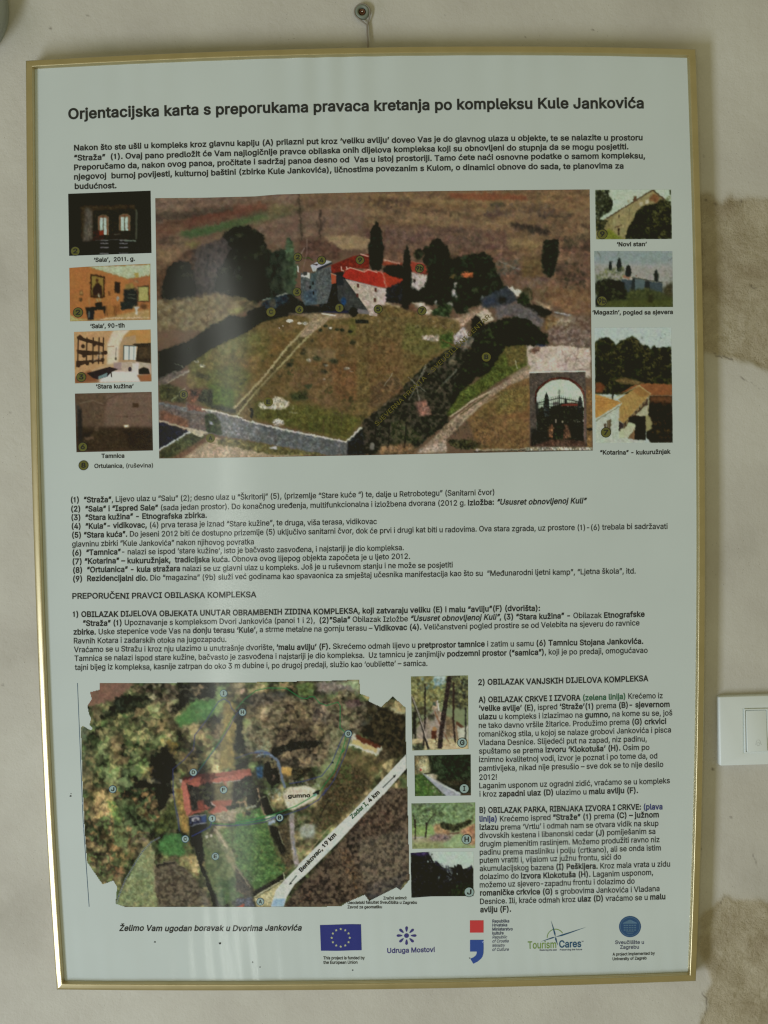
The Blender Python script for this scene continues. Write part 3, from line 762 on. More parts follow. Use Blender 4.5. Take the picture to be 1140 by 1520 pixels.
    def sample(s, u, v):
        fx = np.clip(u - s.x0, 0, s.w - 1.001); fy = np.clip(v - s.y0, 0, s.h - 1.001)
        i = fx.astype(int); j = fy.astype(int); fx = (fx - i)[..., None]; fy = (fy - j)[..., None]
        A = s.A
        return (A[j, i] * (1 - fx) + A[j, i + 1] * fx) * (1 - fy) + (A[j + 1, i] * (1 - fx) + A[j + 1, i + 1] * fx) * fy

def seen_to_albedo(c, v):
    """what the print shows at photo row v -> the ink's own colour, from how bright the blank sheet shows there"""
    k = np.clip((v - 100) / 1300.0, 0, 1)[..., None]
    paper = lin((150, 158, 139)) * (1 - k) + lin((165, 174, 172)) * k
    return np.clip((lin(np.clip(c, 0, 255)) - VEIL) / (paper - VEIL) * PAPER, 0.004, .8)
VEIL = np.array([0.013, 0.012, 0.008])
def lerp_edge(pts, n):
    p = np.array(pts, float); d = np.r_[0, np.cumsum(np.hypot(*np.diff(p, axis=0).T))]; t = np.linspace(0, d[-1], n)
    return np.stack([np.interp(t, d, p[:, 0]), np.interp(t, d, p[:, 1])], -1)
def print_mesh(pic, top, bottom, label, step=1.0, outline=None, lift=0.0001, tone=None):
    tone = np.array(tone or ((.84, .86, .78) if top[0][1] < 700 else (.97, 1.0, .95)))
    w = math.hypot(top[-1][0] - top[0][0], top[-1][1] - top[0][1]); h = math.hypot(bottom[0][0] - top[0][0], bottom[0][1] - top[0][1])
    nu, nv = int(w / step) + 2, int(h / step) + 2
    a = lerp_edge(top, nu)[None]; b = lerp_edge(bottom, nu)[None]; t = np.linspace(0, 1, nv)[:, None, None]
    Q = a * (1 - t) + b * t
    U, V_ = Q[..., 0], Q[..., 1]
    c_ = pic.sample(U, V_); k_ = smooth(c_.min(-1), 95, 160)[..., None]; C = seen_to_albedo(c_ * (tone * (1 - k_) + (.97 if top[0][1] < 700 else 1.0) * k_) + 3, V_).reshape(-1, 3)
    F = grid_faces(nu, nv); P = on_paper(U, V_, lift).reshape(-1, 3)
    if outline is not None:
        cu = U.ravel()[F].mean(1); cv = V_.ravel()[F].mean(1)
        F = F[inside(cu, cv, outline)]
        used = np.unique(F); mp = np.full(len(P), -1); mp[used] = np.arange(len(used)); P = P[used]; C = C[used]; F = mp[F]
    o = mesh_obj('printed_photo', P, F, m_print, board, colors=C, shade=True)
    o['label'] = label
    return o

# ---- hall 2011
p = Pic(101, 284, 226, 381, (22, 20, 18), 2); p.nz = .5; p.T(90, 270, 6.9)
p.poly([(200,240),(760,230),(780,300),(330,300),(330,600),(210,610)], (50,40,28), 3, .3)
p.poly([(255,250),(330,300),(325,600),(230,610)], (82,74,66), 2.5, .3)
p.poly([(335,300),(750,275),(765,590),(340,600)], (34,30,20), 1.5, .3)
p.poly([(765,270),(790,300),(785,590),(765,590)], (70,70,58), 1.5)
for x0, x1, yt, yb in ((385,490,345,540),(600,710,335,500)):
    p.poly([(x0,yb),(x0,yt+20),(x0+30,yt),(x1-25,yt),(x1,yt+20),(x1,yb)], (110,75,55), 1)
    p.poly([(x0+18,yb),(x0+18,yt+25),(x1-20,yt+22),(x1-18,yb)], (150,165,150), 1)
    p.ln([((x0+x1)/2,yt+10),((x0+x1)/2,yb)], 1, (70,45,35)); p.ln([(x0,yb),(x0,yt+15),(x0+40,yt-5),(x1-30,yt-5),(x1,yt+15),(x1,yb)], .7, (120,105,85))
p.poly([(335,500),(440,495),(440,590),(335,600)], (48,28,22), 1, .5); p.poly([(400,500),(440,500),(440,545),(400,545)], (120,45,30))
p.poly([(600,500),(710,500),(700,590),(500,590),(500,540)], (38,30,22), 1.5)
for y, w_ in ((600,70),(630,75),(672,80),(735,85)):
    for x in (448, 645): p.ln([(x-w_*.5,y),(x+w_*.5,y)], 1.5, (140,135,140), .85)
p.ln([(360,600),(640,592)], .8, (85,85,85)); p.ln([(660,600),(770,605)], 2, (105,115,105)); p.ln([(550,538),(610,535)], 1, (90,95,85))
p.sc([(200,600),(800,600),(800,720),(200,720)], 60, .6, 1.6, [(55,55,60),(30,30,32)], .6)
p.rough(.5, 3); p.grain(.12)
ph = print_mesh(p, [(101.3,287.8),(223.6,283.1)], [(102.8,379.9),(225,375.6)], 'small photograph of a dark hall with two arched bright windows')
badge(112,373,6.4,'2',m_olive,ph)
# ---- hall in the nineties
p = Pic(102, 391, 224, 478, (176,116,76), 3); p.nz = .3; p.T(90, 270, 6.9)
p.poly([(90,880),(280,872),(700,990),(700,1400),(90,1430)], (182,118,76), 2, .12, 9)
p.poly([(280,868),(920,845),(920,960),(700,998)], (160,168,138), 1.2, .06)
p.poly([(700,995),(912,960),(912,1240),(790,1240),(700,1100)], (172,108,78), 1.2)
p.poly([(90,1400),(400,1410),(700,1340),(915,1300),(918,1415),(98,1432)], (182,150,112), 2, .15)
p.poly([(90,1350),(160,1400),(280,1410),(98,1432)], (172,165,118), 1.5)
p.poly([(305,940),(455,970),(450,1192),(302,1185)], (62,42,30)); p.poly([(322,962),(440,985),(436,1172),(318,1165)], (150,125,72))
p.poly([(355,1050),(375,1030),(400,1040),(425,1080),(430,1170),(325,1165),(330,1090)], (52,32,28), 1.2); p.el(375,1010,17,20,(78,50,34))
p.poly([(555,1020),(612,1030),(608,1142),(553,1138)], (48,38,30)); p.poly([(195,1110),(232,1110),(230,1165),(195,1162)], (120,88,56)); p.poly([(203,1120),(224,1120),(222,1155),(203,1152)], (175,135,92))
p.el(208,1208,15,22,(85,66,48)); p.poly([(485,1120),(512,1125),(510,1170),(485,1168)], (125,80,55))
p.poly([(650,1100),(730,1075),(785,1100),(785,1270),(650,1290)], (38,40,42), 1, .3); p.poly([(660,1060),(740,1030),(760,1090),(660,1100)], (150,125,78), 1.3, .3)
for y in (1150, 1190, 1250): p.ln([(690,y),(760,y+5)], 1, (105,110,105))
p.poly([(790,1070),(905,1060),(912,1228),(790,1230)], (62,45,34)); p.poly([(800,1078),(897,1076),(900,1218),(797,1220)], (172,165,112))
p.poly([(610,1230),(760,1225),(740,1300),(620,1315)], (38,42,44), 1.2, .4)
p.poly([(255,1285),(460,1270),(465,1310),(455,1380),(440,1310),(350,1315),(340,1410),(280,1418),(262,1320)], (40,34,34)); p.poly([(280,1310),(345,1310),(340,1408),(285,1412)], (30,34,42)); p.ln([(292,1330),(292,1390)], 1.2, (150,160,165))
p.poly([(355,1240),(425,1230),(430,1280),(355,1285)], (42,34,30)); p.el(395,1165,13,22,(150,140,125)); p.el(375,1210,8,18,(170,150,120)); p.el(403,1210,8,18,(165,145,115))
p.el(585,1195,14,26,(140,135,130)); p.poly([(470,1290),(510,1250),(545,1290),(550,1360),(475,1375)], (165,112,70), 1.2, .2); p.poly([(565,1280),(600,1255),(615,1330),(570,1345)], (150,95,60), 1.2)
for x in (470, 548, 562): p.ln([(x,1270),(x+8,1370)], 1, (95,62,42))
p.poly([(735,1280),(820,1275),(790,1310),(790,1360),(770,1360),(765,1310)], (165,165,150), 1.2); p.el(852,1275,34,30,(95,65,48), .9, 1.5, .5)
p.el(778,955,22,28,(180,160,98)); p.sc([(750,1000),(810,1000),(800,1110),(760,1110)], 16, 1, 2.4, [(175,165,140),(130,100,80)], .8)
p.ln([(400,1410),(540,1395),(915,1390)], .8, (190,180,160)); p.ln([(290,1190),(300,1290)], .8, (190,150,120))
p.rough(.35, 2.5); p.rough(.6, 2.5); p.rough(.5, 2.5); p.grain(.08)
ph = print_mesh(p, [(103,397.8),(129,396),(223.2,391.5)], [(104.2,477.1),(223.4,474.7)], 'small photograph of an orange room with framed portrait and dark dresser', tone=(.75, .76, .62))
badge(116,464,6.8,'2',m_olive,ph)
# ---- kitchen
p = Pic(109, 488, 226, 570, (178,150,118), 4); p.nz = .3; p.T(90, 480, 6.9)
p.poly([(138,88),(540,70),(480,200),(470,420),(140,560)], (186,148,108), 2, .1)
p.poly([(540,70),(720,66),(640,150),(600,220),(590,400),(480,420),(480,220)], (182,172,148), 2.5)
p.poly([(720,66),(925,62),(925,210),(780,200),(640,200),(650,130)], (188,140,84), 3, .1)
p.poly([(600,400),(620,200),(660,140),(770,120),(780,400)], (170,140,110), 1.5)
p.poly([(648,228),(775,232),(770,375),(645,372)], (178,188,175)); p.ln([(648,228),(775,232)], 1.2, (60,70,75)); p.ln([(648,228),(645,372)], 1.2, (60,70,75)); p.ln([(702,230),(700,374)], 1, (70,75,80)); p.ln([(750,232),(748,374)], .8, (90,95,95))
p.poly([(725,210),(925,200),(925,410),(770,395),(780,300),(790,240)], (52,42,32), 1, .4); p.poly([(800,250),(915,240),(915,360),(800,360)], (72,58,42), 1.2, .4)
p.poly([(545,400),(780,390),(925,410),(925,600),(780,520),(545,480)], (165,150,132), 1.5, .1); p.poly([(800,470),(850,448),(900,465),(915,520),(800,520)], (36,30,28), 1)
p.poly([(735,410),(800,408),(795,530),(730,515)], (178,172,160)); p.poly([(545,405),(625,400),(620,480),(545,470)], (150,130,125))
p.poly([(380,600),(520,490),(760,500),(860,560),(920,595)], (180,182,178), 2.5); p.poly([(780,530),(928,520),(928,600),(820,595)], (150,98,66), 2)
p.poly([(145,560),(300,480),(400,600),(147,615)], (130,82,56), 2.5, .15)
p.poly([(270,510),(500,445),(590,470),(520,500),(480,545),(380,575),(330,560)], (44,34,36), 1, .2); p.poly([(385,545),(480,505),(475,545),(385,575)], (110,135,140)); p.ln([(515,490),(522,545)], 1.6, (50,40,36))
dk = (60,44,34)
p.poly([(165,140),(200,115),(240,150),(450,205),(440,240),(240,185),(175,165)], dk, 1, .3); p.poly([(165,270),(460,295),(455,318),(240,330),(170,305)], dk, 1, .3); p.poly([(160,385),(440,370),(440,390),(300,400),(160,450)], dk, 1, .3)
for x in (182, 270, 335, 395, 440): p.ln([(x,150),(x-6,410)], 1.9, dk)
for x, y in ((230,235),(280,180),(345,215),(185,430),(275,410),(330,390),(430,375),(240,330),(460,300)): p.el(x, y, 20, 22, dk)
p.sc([(330,290),(450,300),(440,400),(320,400)], 18, .6, 1.8, [(190,180,165),(80,60,48)], .7)
p.el(565,362,8,14,(50,45,45)); p.el(710,470,17,25,(60,50,62)); p.ln([(570,250),(562,370)], .8, (110,105,95))
p.ln([(480,240),(545,235)], .9, (160,120,100)); p.grain(.05)
ph = print_mesh(p, [(110,492.8),(223.6,489)], [(111.3,569.1),(225,566.2)], 'small photograph of an old kitchen with wooden wall rack', tone=(.80, .80, .72))
badge(120.8,559.8,6.6,'3',m_olive,ph)
# ---- vaulted cellar
p = Pic(111, 580, 229, 673, (92,72,62), 5); p.nz = .4; p.T(90, 480, 6.9)
p.poly([(440,740),(600,715),(940,710),(940,1070),(440,1050)], (108,86,76), 4, .12)
p.poly([(150,720),(440,715),(470,780),(430,1050),(160,1100)], (88,70,58), 3, .2)
p.poly([(165,830),(200,860),(215,1200),(170,1310)], (56,52,50), 2); p.ln([(200,820),(330,790),(440,830)], 2, (120,104,92), .5)
p.poly([(160,1060),(420,1060),(940,1070),(945,1305),(160,1318)], (54,42,32), 3, .2); p.poly([(640,1080),(940,1080),(945,1300),(700,1290)], (44,34,26), 4, .2)
p.poly([(180,900),(215,860),(230,1220),(175,1200)], (40,36,34), 2); p.poly([(240,1165),(335,1155),(340,1185),(260,1195)], (92,70,58), 1.5); p.poly([(230,1120),(330,1100),(300,1160),(220,1170)], (40,32,28), 2)
p.poly([(735,815),(800,818),(798,862),(733,860)], (66,48,36), 1.2); p.ln([(530,950),(660,955),(860,945)], 1.2, (88,64,58), .6)
p.el(680,955,12,12,(80,60,52)); p.poly([(645,1042),(695,1035),(698,1062),(648,1070)], (200,185,150), 1.3); p.el(670,1052,14,8,(235,225,195))
p.ln([(440,840),(480,780),(560,735),(700,712)], 1.6, (78,60,50), .6); p.el(370,1080,22,28,(96,78,64), .6, 1.5)
p.sc([(170,860),(430,860),(430,1050),(210,1060)], 70, .7, 2, [(104,84,70),(66,50,42)], .5); p.rough(.5, 3); p.grain(.12)
ph = print_mesh(p, [(111.3,584.3),(225,581.7)], [(113.5,671.3),(227,668.7)], 'small photograph of a dim brown vaulted cellar')
badge(123,663.5,6.4,'6',m_olive,ph)
# ---- stone house with ivy
p = Pic(882, 279, 999, 357, (160,172,148), 6); p.nz = .6; p.T(870, 270, 7.6)
p.poly([(230,410),(750,90),(880,200),(880,400),(540,420),(440,650),(110,650),(110,480)], (134,122,84), 1, .16, 4)
p.poly([(480,260),(750,110),(800,150),(780,230),(640,260),(500,440),(440,650),(300,650),(300,400)], (148,136,98), 1.5, .14)
p.poly([(700,200),(760,130),(830,170),(800,240)], (130,88,58), 1.5, .3)
p.ln([(235,410),(752,92)], 1.5, (70,50,38)); p.ln([(752,92),(885,205)], 1.5, (62,44,34)); p.poly([(530,220),(540,160),(565,160),(568,200)], (90,62,46)); p.poly([(462,230),(470,200),(485,205),(485,240)], (150,145,118))
p.ln([(490,300),(480,440)], .8, (100,92,70)); p.poly([(360,375),(376,375),(372,412),(362,412)], (55,45,34)); p.ln([(328,516),(402,486)], 1.2, (75,55,38)); p.poly([(352,525),(376,520),(372,600),(360,605)], (48,38,28))
p.poly([(600,235),(640,225),(640,270),(600,275)], (165,160,130)); p.poly([(670,205),(705,190),(705,245),(668,250)], (172,168,140))
g1 = [(30,34,22),(44,48,28),(62,64,38),(24,26,18)]
p.poly([(100,95),(255,92),(250,150),(300,230),(280,330),(190,370),(150,420),(240,440),(190,540),(110,560)], (34,36,26), 1.2, .5, rag=4); p.sc([(100,100),(250,100),(300,230),(190,380),(110,540)], 170, .7, 2.2, g1 + [(90,92,58),(140,150,120)], .7)
iv = [(540,420),(560,350),(640,270),(760,260),(840,200),(905,205),(955,230),(965,645),(440,648),(470,520)]
p.poly(iv, (26,26,18), 1, .5, rag=4); p.sc(iv, 420, .6, 2, g1 + [(84,80,48),(20,20,14)], .65); p.sc([(700,500),(965,480),(965,645),(700,645)], 60, 1.5, 3, [(18,16,12)], .7); p.canopy(iv, 3.2, [(30,32,20),(52,54,30),(24,24,16),(78,76,44)], .6, 1.5, 0, (.3,-.8), .3)
p.sc([(880,190),(955,150),(955,260),(880,230)], 26, .7, 1.8, [(120,118,80),(70,72,42)], .7); p.poly([(938,92),(957,92),(957,150),(942,140)], (44,44,32), 1.2)
p.poly([(190,560),(260,530),(360,610),(440,648),(120,650)], (112,118,46), 2, .25); p.sc([(110,440),(230,440),(230,560),(110,600)], 70, .7, 2, [(98,94,58),(44,42,28),(130,122,84)], .7)
p.rough(.6, 2.5); p.rough(.5, 2.5); p.grain(.08)
ph = print_mesh(p, [(882.9,281.8),(996,281.6)], [(884.5,355.5),(997.4,354.9)], 'small photograph of a stone house with a sloping roof and ivy')
badge(893.8,347.8,6.9,'9',m_olive,ph)
# ---- long low building behind trees
p = Pic(881, 370, 1000, 458, (134,142,138), 7); p.nz = .5; p.T(870, 270, 7.6)
p.poly([(90,780),(980,780),(980,900),(90,960)], (128,140,138), 6, .04); p.poly([(90,930),(980,950),(980,1200),(90,1100)], (142,140,132), 6, .04)
p.poly([(400,1100),(860,1135),(865,1260),(400,1260)], (62,72,80), 1, .15); p.poly([(410,1050),(520,1070),(860,1128),(858,1140),(400,1090)], (168,162,142)); p.poly([(415,1048),(505,1072),(480,1100),(410,1080)], (150,110,92))
p.poly([(550,1090),(660,1105),(660,1230),(550,1220)], (84,98,104), 1.2); p.ln([(515,1080),(860,1135)], 1.2, (40,44,46)); p.poly([(520,1090),(550,1090),(550,1240),(500,1240)], (40,44,44)); p.poly([(665,1110),(720,1118),(720,1240),(660,1230)], (38,40,42), 1.2)
for x, t, b, w in ((272,890,1000,34),(372,850,1010,52),(475,935,1070,66),(790,985,1120,48)): p.cyp(x, t, b, w, (26,32,32))
p.ln([(275,895),(300,900)], .8, (50,50,46)); p.sc([(120,1050),(180,980),(420,960),(430,1080),(300,1150),(110,1150)], 150, .7, 2.2, [(104,112,66),(140,140,92),(62,72,42),(50,56,38)], .7)
p.poly([(100,1140),(200,1090),(400,1120),(470,1240),(480,1340),(300,1350),(110,1410)], (22,22,20), 2, .3, rag=4)
p.canopy([(100,1140),(200,1090),(400,1120),(470,1240),(480,1340),(300,1350),(110,1410)], 3.5, [(26,28,22),(44,48,30),(60,62,38)], .5, 2, 0, (.3,-.8), .35); p.poly([(460,1240),(700,1200),(860,1250),(975,1250),(978,1412),(105,1414),(300,1330),(460,1330)], (62,66,40), 2, .25); p.sc([(470,1200),(700,1200),(780,1280),(480,1310)], 90, .7, 2, [(92,94,54),(44,50,30)], .6)
p.poly([(860,1200),(975,1130),(978,1300),(880,1270)], (52,48,34), 2.5, .4); p.poly([(190,1350),(978,1320),(978,1412),(190,1412)], (70,74,40), 3, .2)
p.sc([(870,1010),(940,960),(972,980),(972,1160),(890,1150)], 60, .5, 1.4, [(100,98,90),(120,120,112)], .5); p.ln([(130,785),(165,850)], .7, (90,95,90)); p.ln([(370,785),(350,840)], .7, (90,95,90)); p.ln([(930,890),(972,865)], .6, (95,100,95)); p.sc([(95,940),(150,960),(160,1080),(95,1080)], 20, .6, 1.5, [(100,104,90)], .5)
p.poly([(700,1270),(760,1270),(750,1360),(700,1360)], (46,44,30), 2); p.el(570,1060,5,8,(120,70,60)); p.rough(.6, 2.5); p.rough(.5, 2.5); p.grain(.08)
ph = print_mesh(p, [(881.8,372.6),(997.9,372.9)], [(883.7,456.2),(999,455.8)], 'small photograph of a long low building behind cypresses')
badge(893.3,447,6.9,'9b',m_olive,ph)
# ---- corn crib roofs
p = Pic(881, 484, 1001, 660, (158,170,160), 8); p.nz = .7; p.T(870, 480, 7.238)
tr = [(90,215),(160,160),(220,145),(290,190),(320,240),(360,190),(430,170),(500,130),(560,180),(600,240),(660,230),(690,280),(730,235),(760,270),(850,255),(915,245),(925,760),(100,760)]
p.poly(tr, (24,26,18), 1, .4, rag=4); p.sc(tr, 520, .8, 2.6, [(34,38,24),(48,50,30),(20,20,14),(66,62,38),(26,28,18)], .6); p.canopy(tr, 4, [(26,30,18),(44,46,26),(60,58,34),(78,70,42),(22,24,16)], .62, 1.5, 0, (.5,-.8), .3); p.sc([(350,190),(560,170),(650,260),(600,330),(400,300)], 60, .7, 2, [(88,78,46),(62,56,34)], .6)
p.sc([(260,330),(360,280),(420,500),(300,600)], 60, .7, 1.8, [(78,70,40),(44,42,26)], .5); p.poly([(300,610),(420,580),(640,640),(600,660),(400,655)], (104,84,56), 1.5, .3)
p.poly([(350,760),(520,660),(660,645),(925,655),(925,775),(690,775),(560,680)], (136,84,54), 1, .12); p.poly([(100,640),(160,635),(210,680),(170,740),(100,745)], (110,62,40), 1.5, .2)
p.poly([(680,778),(925,780),(932,1280),(700,1280),(650,1230),(640,1000),(670,960)], (28,22,18), 1, .4); p.poly([(680,780),(925,782),(920,860),(690,850)], (92,60,40), 3, .2); p.sc([(700,820),(925,820),(925,1020),(700,1020)], 60, 1, 2.5, [(44,34,24),(22,18,14)], .6)
p.sc([(690,1040),(900,1060),(920,1260),(690,1180)], 90, .6, 2, [(120,92,50),(70,56,32),(30,24,18),(96,80,44)], .65)
p.poly([(345,820),(570,668),(695,760),(405,1075),(352,1040),(358,880),(380,850)], (168,136,84), 1, .08, 3); p.poly([(500,720),(570,672),(692,762),(600,800)], (150,108,66), 2, .1)
for i in range(9): p.ln([(350+i*36,1040-i*34),(380+i*36,1060-i*34)], .7, (130,90,54), .5); p.ln([(370+i*25,850-i*21),(400+i*33,1050-i*33)], .6, (128,92,54), .6)
p.poly([(95,760),(290,820),(385,850),(100,1025)], (184,136,78), 1, .08, 3)
for i in range(7): p.ln([(98+i*5,800+i*34),(350-i*44,838+i*10)], .7, (150,98,52), .7)
for i in range(7): p.ln([(130+i*32,780+i*10),(105+i*36,990-i*22)], .6, (150,98,52), .4)
p.poly([(100,1028),(385,850),(388,866),(352,900),(352,1200),(440,1245),(700,1280),(104,1292)], (160,168,152), 1, .04); p.ln([(100,1050),(352,895)], .9, (110,104,84)); p.ln([(95,762),(300,808)], .8, (160,150,112)); p.ln([(300,808),(570,666)], 1, (186,172,128)); p.ln([(570,666),(695,760)], 1, (190,178,136))
p.poly([(350,1050),(405,1078),(404,1140),(350,1160)], (52,42,44)); p.poly([(352,1160),(460,1065),(530,1080),(520,1140),(445,1230),(352,1235)], (164,168,140), 1.2); p.poly([(445,1235),(520,1140),(540,1250)], (120,90,66))
p.poly([(405,1075),(660,805),(668,880),(520,1080),(460,1060),(405,1140)], (66,50,40), 1, .4)
for i in range(6): p.poly([(430+i*38,1090-i*44),(452+i*38,1066-i*44),(455+i*38,1030-i*44),(432+i*38,1056-i*44)], (140,118,86))
p.poly([(530,985),(640,880),(672,880),(668,1000),(620,1000),(540,990)], (160,158,132)); p.poly([(465,1000),(640,1000),(640,1255),(515,1245),(530,1080),(460,1060)], (26,20,18)); p.poly([(640,990),(670,985),(710,1060),(700,1140),(640,1160)], (150,142,104), 1.2)
p.ln([(672,790),(668,960)], 1.2, (150,140,104)); p.poly([(280,740),(300,740),(290,825),(278,820)], (28,26,22)); p.poly([(225,1045),(270,1028),(262,1170),(225,1165)], (82,66,52)); p.poly([(190,1085),(212,1078),(212,1130),(190,1135)], (70,50,40)); p.ln([(243,1040),(240,1160)], 1, (150,140,110))
p.ln([(510,1140),(512,1245)], .9, (150,120,90)); p.rough(.6, 2.5); p.rough(.5, 2.5); p.grain(.08)
ph = print_mesh(p, [(882.6,486.5),(996.4,486)], [(883.8,658),(998.8,657.3)], 'small photograph of tiled roofs in front of dark trees')
badge(899.3,642,6.9,'7',m_olive,ph)
# ---- chapel among pines
p = Pic(608, 1001, 697, 1116, (112,118,92), 9).T(600, 1000, 8.442)
p.poly([(85,30),(800,20),(805,420),(90,420)], (104,104,72), 3, .35, 4); p.poly([(360,25),(530,25),(500,130),(380,160)], (160,176,176), 2); p.sc([(160,60),(540,60),(520,190),(160,200)], 70, 1, 2.6, [(120,150,165),(70,105,125),(52,52,42)], .7)
p.sc([(85,30),(360,30),(250,200),(480,220),(470,340),(250,440),(90,440)], 230, .8, 2.8, [(150,138,88),(120,104,64),(84,78,46),(60,56,36),(160,152,120)], .7)
p.sc([(540,30),(800,25),(800,450),(560,420)], 260, .8, 2.8, [(30,28,26),(44,40,36),(60,58,44),(24,22,24)], .8); p.sc([(560,100),(800,100),(800,430),(560,430)], 60, .5, 1.3, [(130,150,150),(110,100,70)], .8)
p.sc([(100,430),(350,420),(300,600),(110,680)], 130, .8, 2.5, [(58,50,34),(84,74,46),(38,32,24)], .8)
p.poly([(100,480),(150,470),(150,820),(100,820)], (30,28,24), 1.5); p.poly([(150,690),(270,560),(370,470),(480,480),(520,560),(600,560),(620,820),(160,828)], (134,120,112), 1.5, .14, 4); p.poly([(620,600),(760,680),(780,830),(600,830)], (150,142,128), 1.5, .1)
p.poly([(520,520),(620,570),(615,790),(520,800)], (110,92,72), 1.5, .2); p.poly([(650,590),(760,670),(755,700),(645,640)], (80,52,40))
p.poly([(350,440),(370,350),(420,330),(445,470),(480,500),(450,640),(400,540)], (142,122,108), 1.2, .25); p.el(378,378,22,28,(60,70,62)); p.poly([(410,330),(425,335),(440,470),(420,460)], (180,182,172)); p.ln([(385,480),(455,640)], 2, (120,82,64))
p.poly([(280,520),(380,500),(380,590),(300,580)], (58,54,44), 2, .4, rag=3); p.poly([(342,712),(405,712),(405,830),(340,830)], (72,38,28)); p.poly([(350,680),(378,660),(410,690),(405,712),(350,712)], (150,112,80))
p.poly([(95,820),(800,810),(805,945),(105,960)], (176,160,128), 1.5, .12); p.poly([(105,880),(260,860),(240,955),(105,960)], (58,60,46), 1.5, .5, rag=4); p.sc([(150,830),(700,830),(700,930),(150,940)], 50, .6, 2, [(110,80,66),(140,120,100),(60,50,44)], .6, 1.6)
p.poly([(690,700),(800,640),(800,830),(690,820)], (170,172,156), 2); p.ln([(262,130),(262,560),(240,900)], 2.4, (34,28,26)); p.poly([(540,30),(595,28),(565,250),(520,560),(490,760),(478,940),(415,942),(430,780),(460,560),(500,300)], (36,28,28), 1, .2)
p.ln([(100,290),(200,560),(300,940)], 3.4, (34,30,28)); p.ln([(95,270),(180,500),(240,680),(292,850)], 1.5, (165,155,145)); p.ln([(620,120),(615,560),(640,850)], 3, (44,32,28)); p.ln([(770,440),(768,830)], 2, (26,22,24)); p.ln([(500,740),(550,850)], 1.6, (110,76,60)); p.ln([(650,650),(670,830)], 2, (120,88,70)); p.ln([(385,780),(402,860)], 1.6, (40,30,28))
p.ln([(118,760),(120,830)], 1.6, (150,142,130)); p.rough(.6, 2.5); p.rough(.5, 2.5); p.grain(.08)
ph = print_mesh(p, [(609.8,1004.1),(694.8,1002.6)], [(612,1114),(695.4,1111.6)], 'small photograph of a stone chapel seen between pine trunks')
badge(686,1102.3,6.8,'G',m_pale,ph)
# ---- garden wall
p = Pic(613, 1118, 701, 1184, (34,38,28), 10).T(600, 1000, 8.442)
p.poly([(127,1025),(300,1020),(360,1180),(300,1250),(130,1280)], (104,92,70), 2, .3); p.poly([(160,1110),(290,1040),(310,1240),(220,1250)], (170,162,130), 2.5, .2); p.sc([(130,1025),(320,1020),(320,1110),(130,1110)], 60, .6, 1.8, [(90,84,62),(150,146,122),(50,44,40)], .7); p.sc([(300,1140),(400,1150),(400,1220),(300,1220)], 20, .5, 1.3, [(150,142,110),(60,54,38)], .7)
p.poly([(300,1020),(835,1012),(840,1500),(700,1510),(380,1320),(330,1200)], (24,28,20), 2, .3); p.sc([(330,1030),(830,1020),(830,1350),(420,1300)], 160, 1, 3, [(20,24,18),(34,46,32),(42,54,40)], .5); p.canopy([(330,1030),(830,1020),(830,1350),(600,1400),(420,1300)], 4, [(24,30,22),(38,50,34),(52,62,44)], .5, 2, 0, (0,-.8), .35)
p.poly([(135,1270),(220,1250),(480,1520),(560,1570),(138,1570)], (62,84,44), 2, .3); p.sc([(140,1290),(260,1300),(480,1560),(140,1570)], 130, .7, 2, [(56,82,40),(78,104,54),(110,104,80),(44,54,32)], .6); p.sc([(270,1330),(330,1360),(500,1520),(400,1520)], 46, .6, 1.6, [(160,158,140),(120,114,96)], .7)
p.poly([(225,1250),(260,1250),(710,1500),(700,1570),(560,1570)], (140,142,152), 1, .08); p.poly([(250,1250),(380,1330),(720,1510),(700,1520),(370,1345)], (168,172,170)); p.poly([(270,1262),(330,1245),(415,1270),(400,1330),(370,1320)], (160,150,128), 1.5, .2); p.poly([(245,1245),(350,1240),(350,1255),(250,1258)], (42,36,30)); p.el(208,1203,12,16,(150,50,56))
p.ln([(590,1360),(690,1350)], .8, (70,70,50)); p.poly([(380,1335),(840,1330),(840,1430),(560,1400)], (40,36,28), 3, .3); p.poly([(700,1510),(838,1490),(840,1530),(720,1530)], (70,56,46), 1.5); p.rough(.5, 2.5); p.grain(.08)
ph = print_mesh(p, [(615,1121.4),(698.7,1119.9)], [(615.9,1181.7),(699,1180.6)], 'small photograph of a low pale garden wall beside grass')
badge(689,1170.4,6.6,'I',m_pale,ph)
# ---- park with two trees
p = Pic(608, 1188, 708, 1262, (112,124,88), 11).T(600, 1170, 8.683)
p.poly([(92,190),(915,182),(915,480),(100,480)], (110,128,96), 3, .25, 4); p.sc([(92,190),(915,182),(915,450),(480,430),(350,400),(200,520),(95,500)], 420, .8, 2.6, [(92,112,74),(128,150,116),(70,84,52),(140,160,132),(52,60,40)], .65)
p.sc([(100,200),(520,200),(520,380),(230,520),(100,480)], 260, .7, 2.2, [(36,40,30),(56,66,44),(84,104,66),(44,40,38)], .7); p.sc([(100,190),(320,186),(320,225),(110,230)], 30, .7, 1.8, [(58,50,72),(70,64,76)], .6); p.sc([(760,190),(900,186),(900,230),(780,225)], 30, .6, 1.6, [(150,152,120),(62,52,60)], .6)
p.poly([(100,560),(300,480),(480,500),(540,560),(915,560),(915,770),(103,780)], (142,132,112), 3, .12); p.poly([(100,500),(360,470),(400,590),(300,640),(110,600)], (122,142,92), 2.5, .15); p.poly([(540,770),(480,720),(640,610),(780,560),(760,700),(915,740),(915,770)], (130,146,112), 2.5, .1); p.poly([(110,700),(450,690),(560,775),(104,780)], (124,128,92), 3, .15)
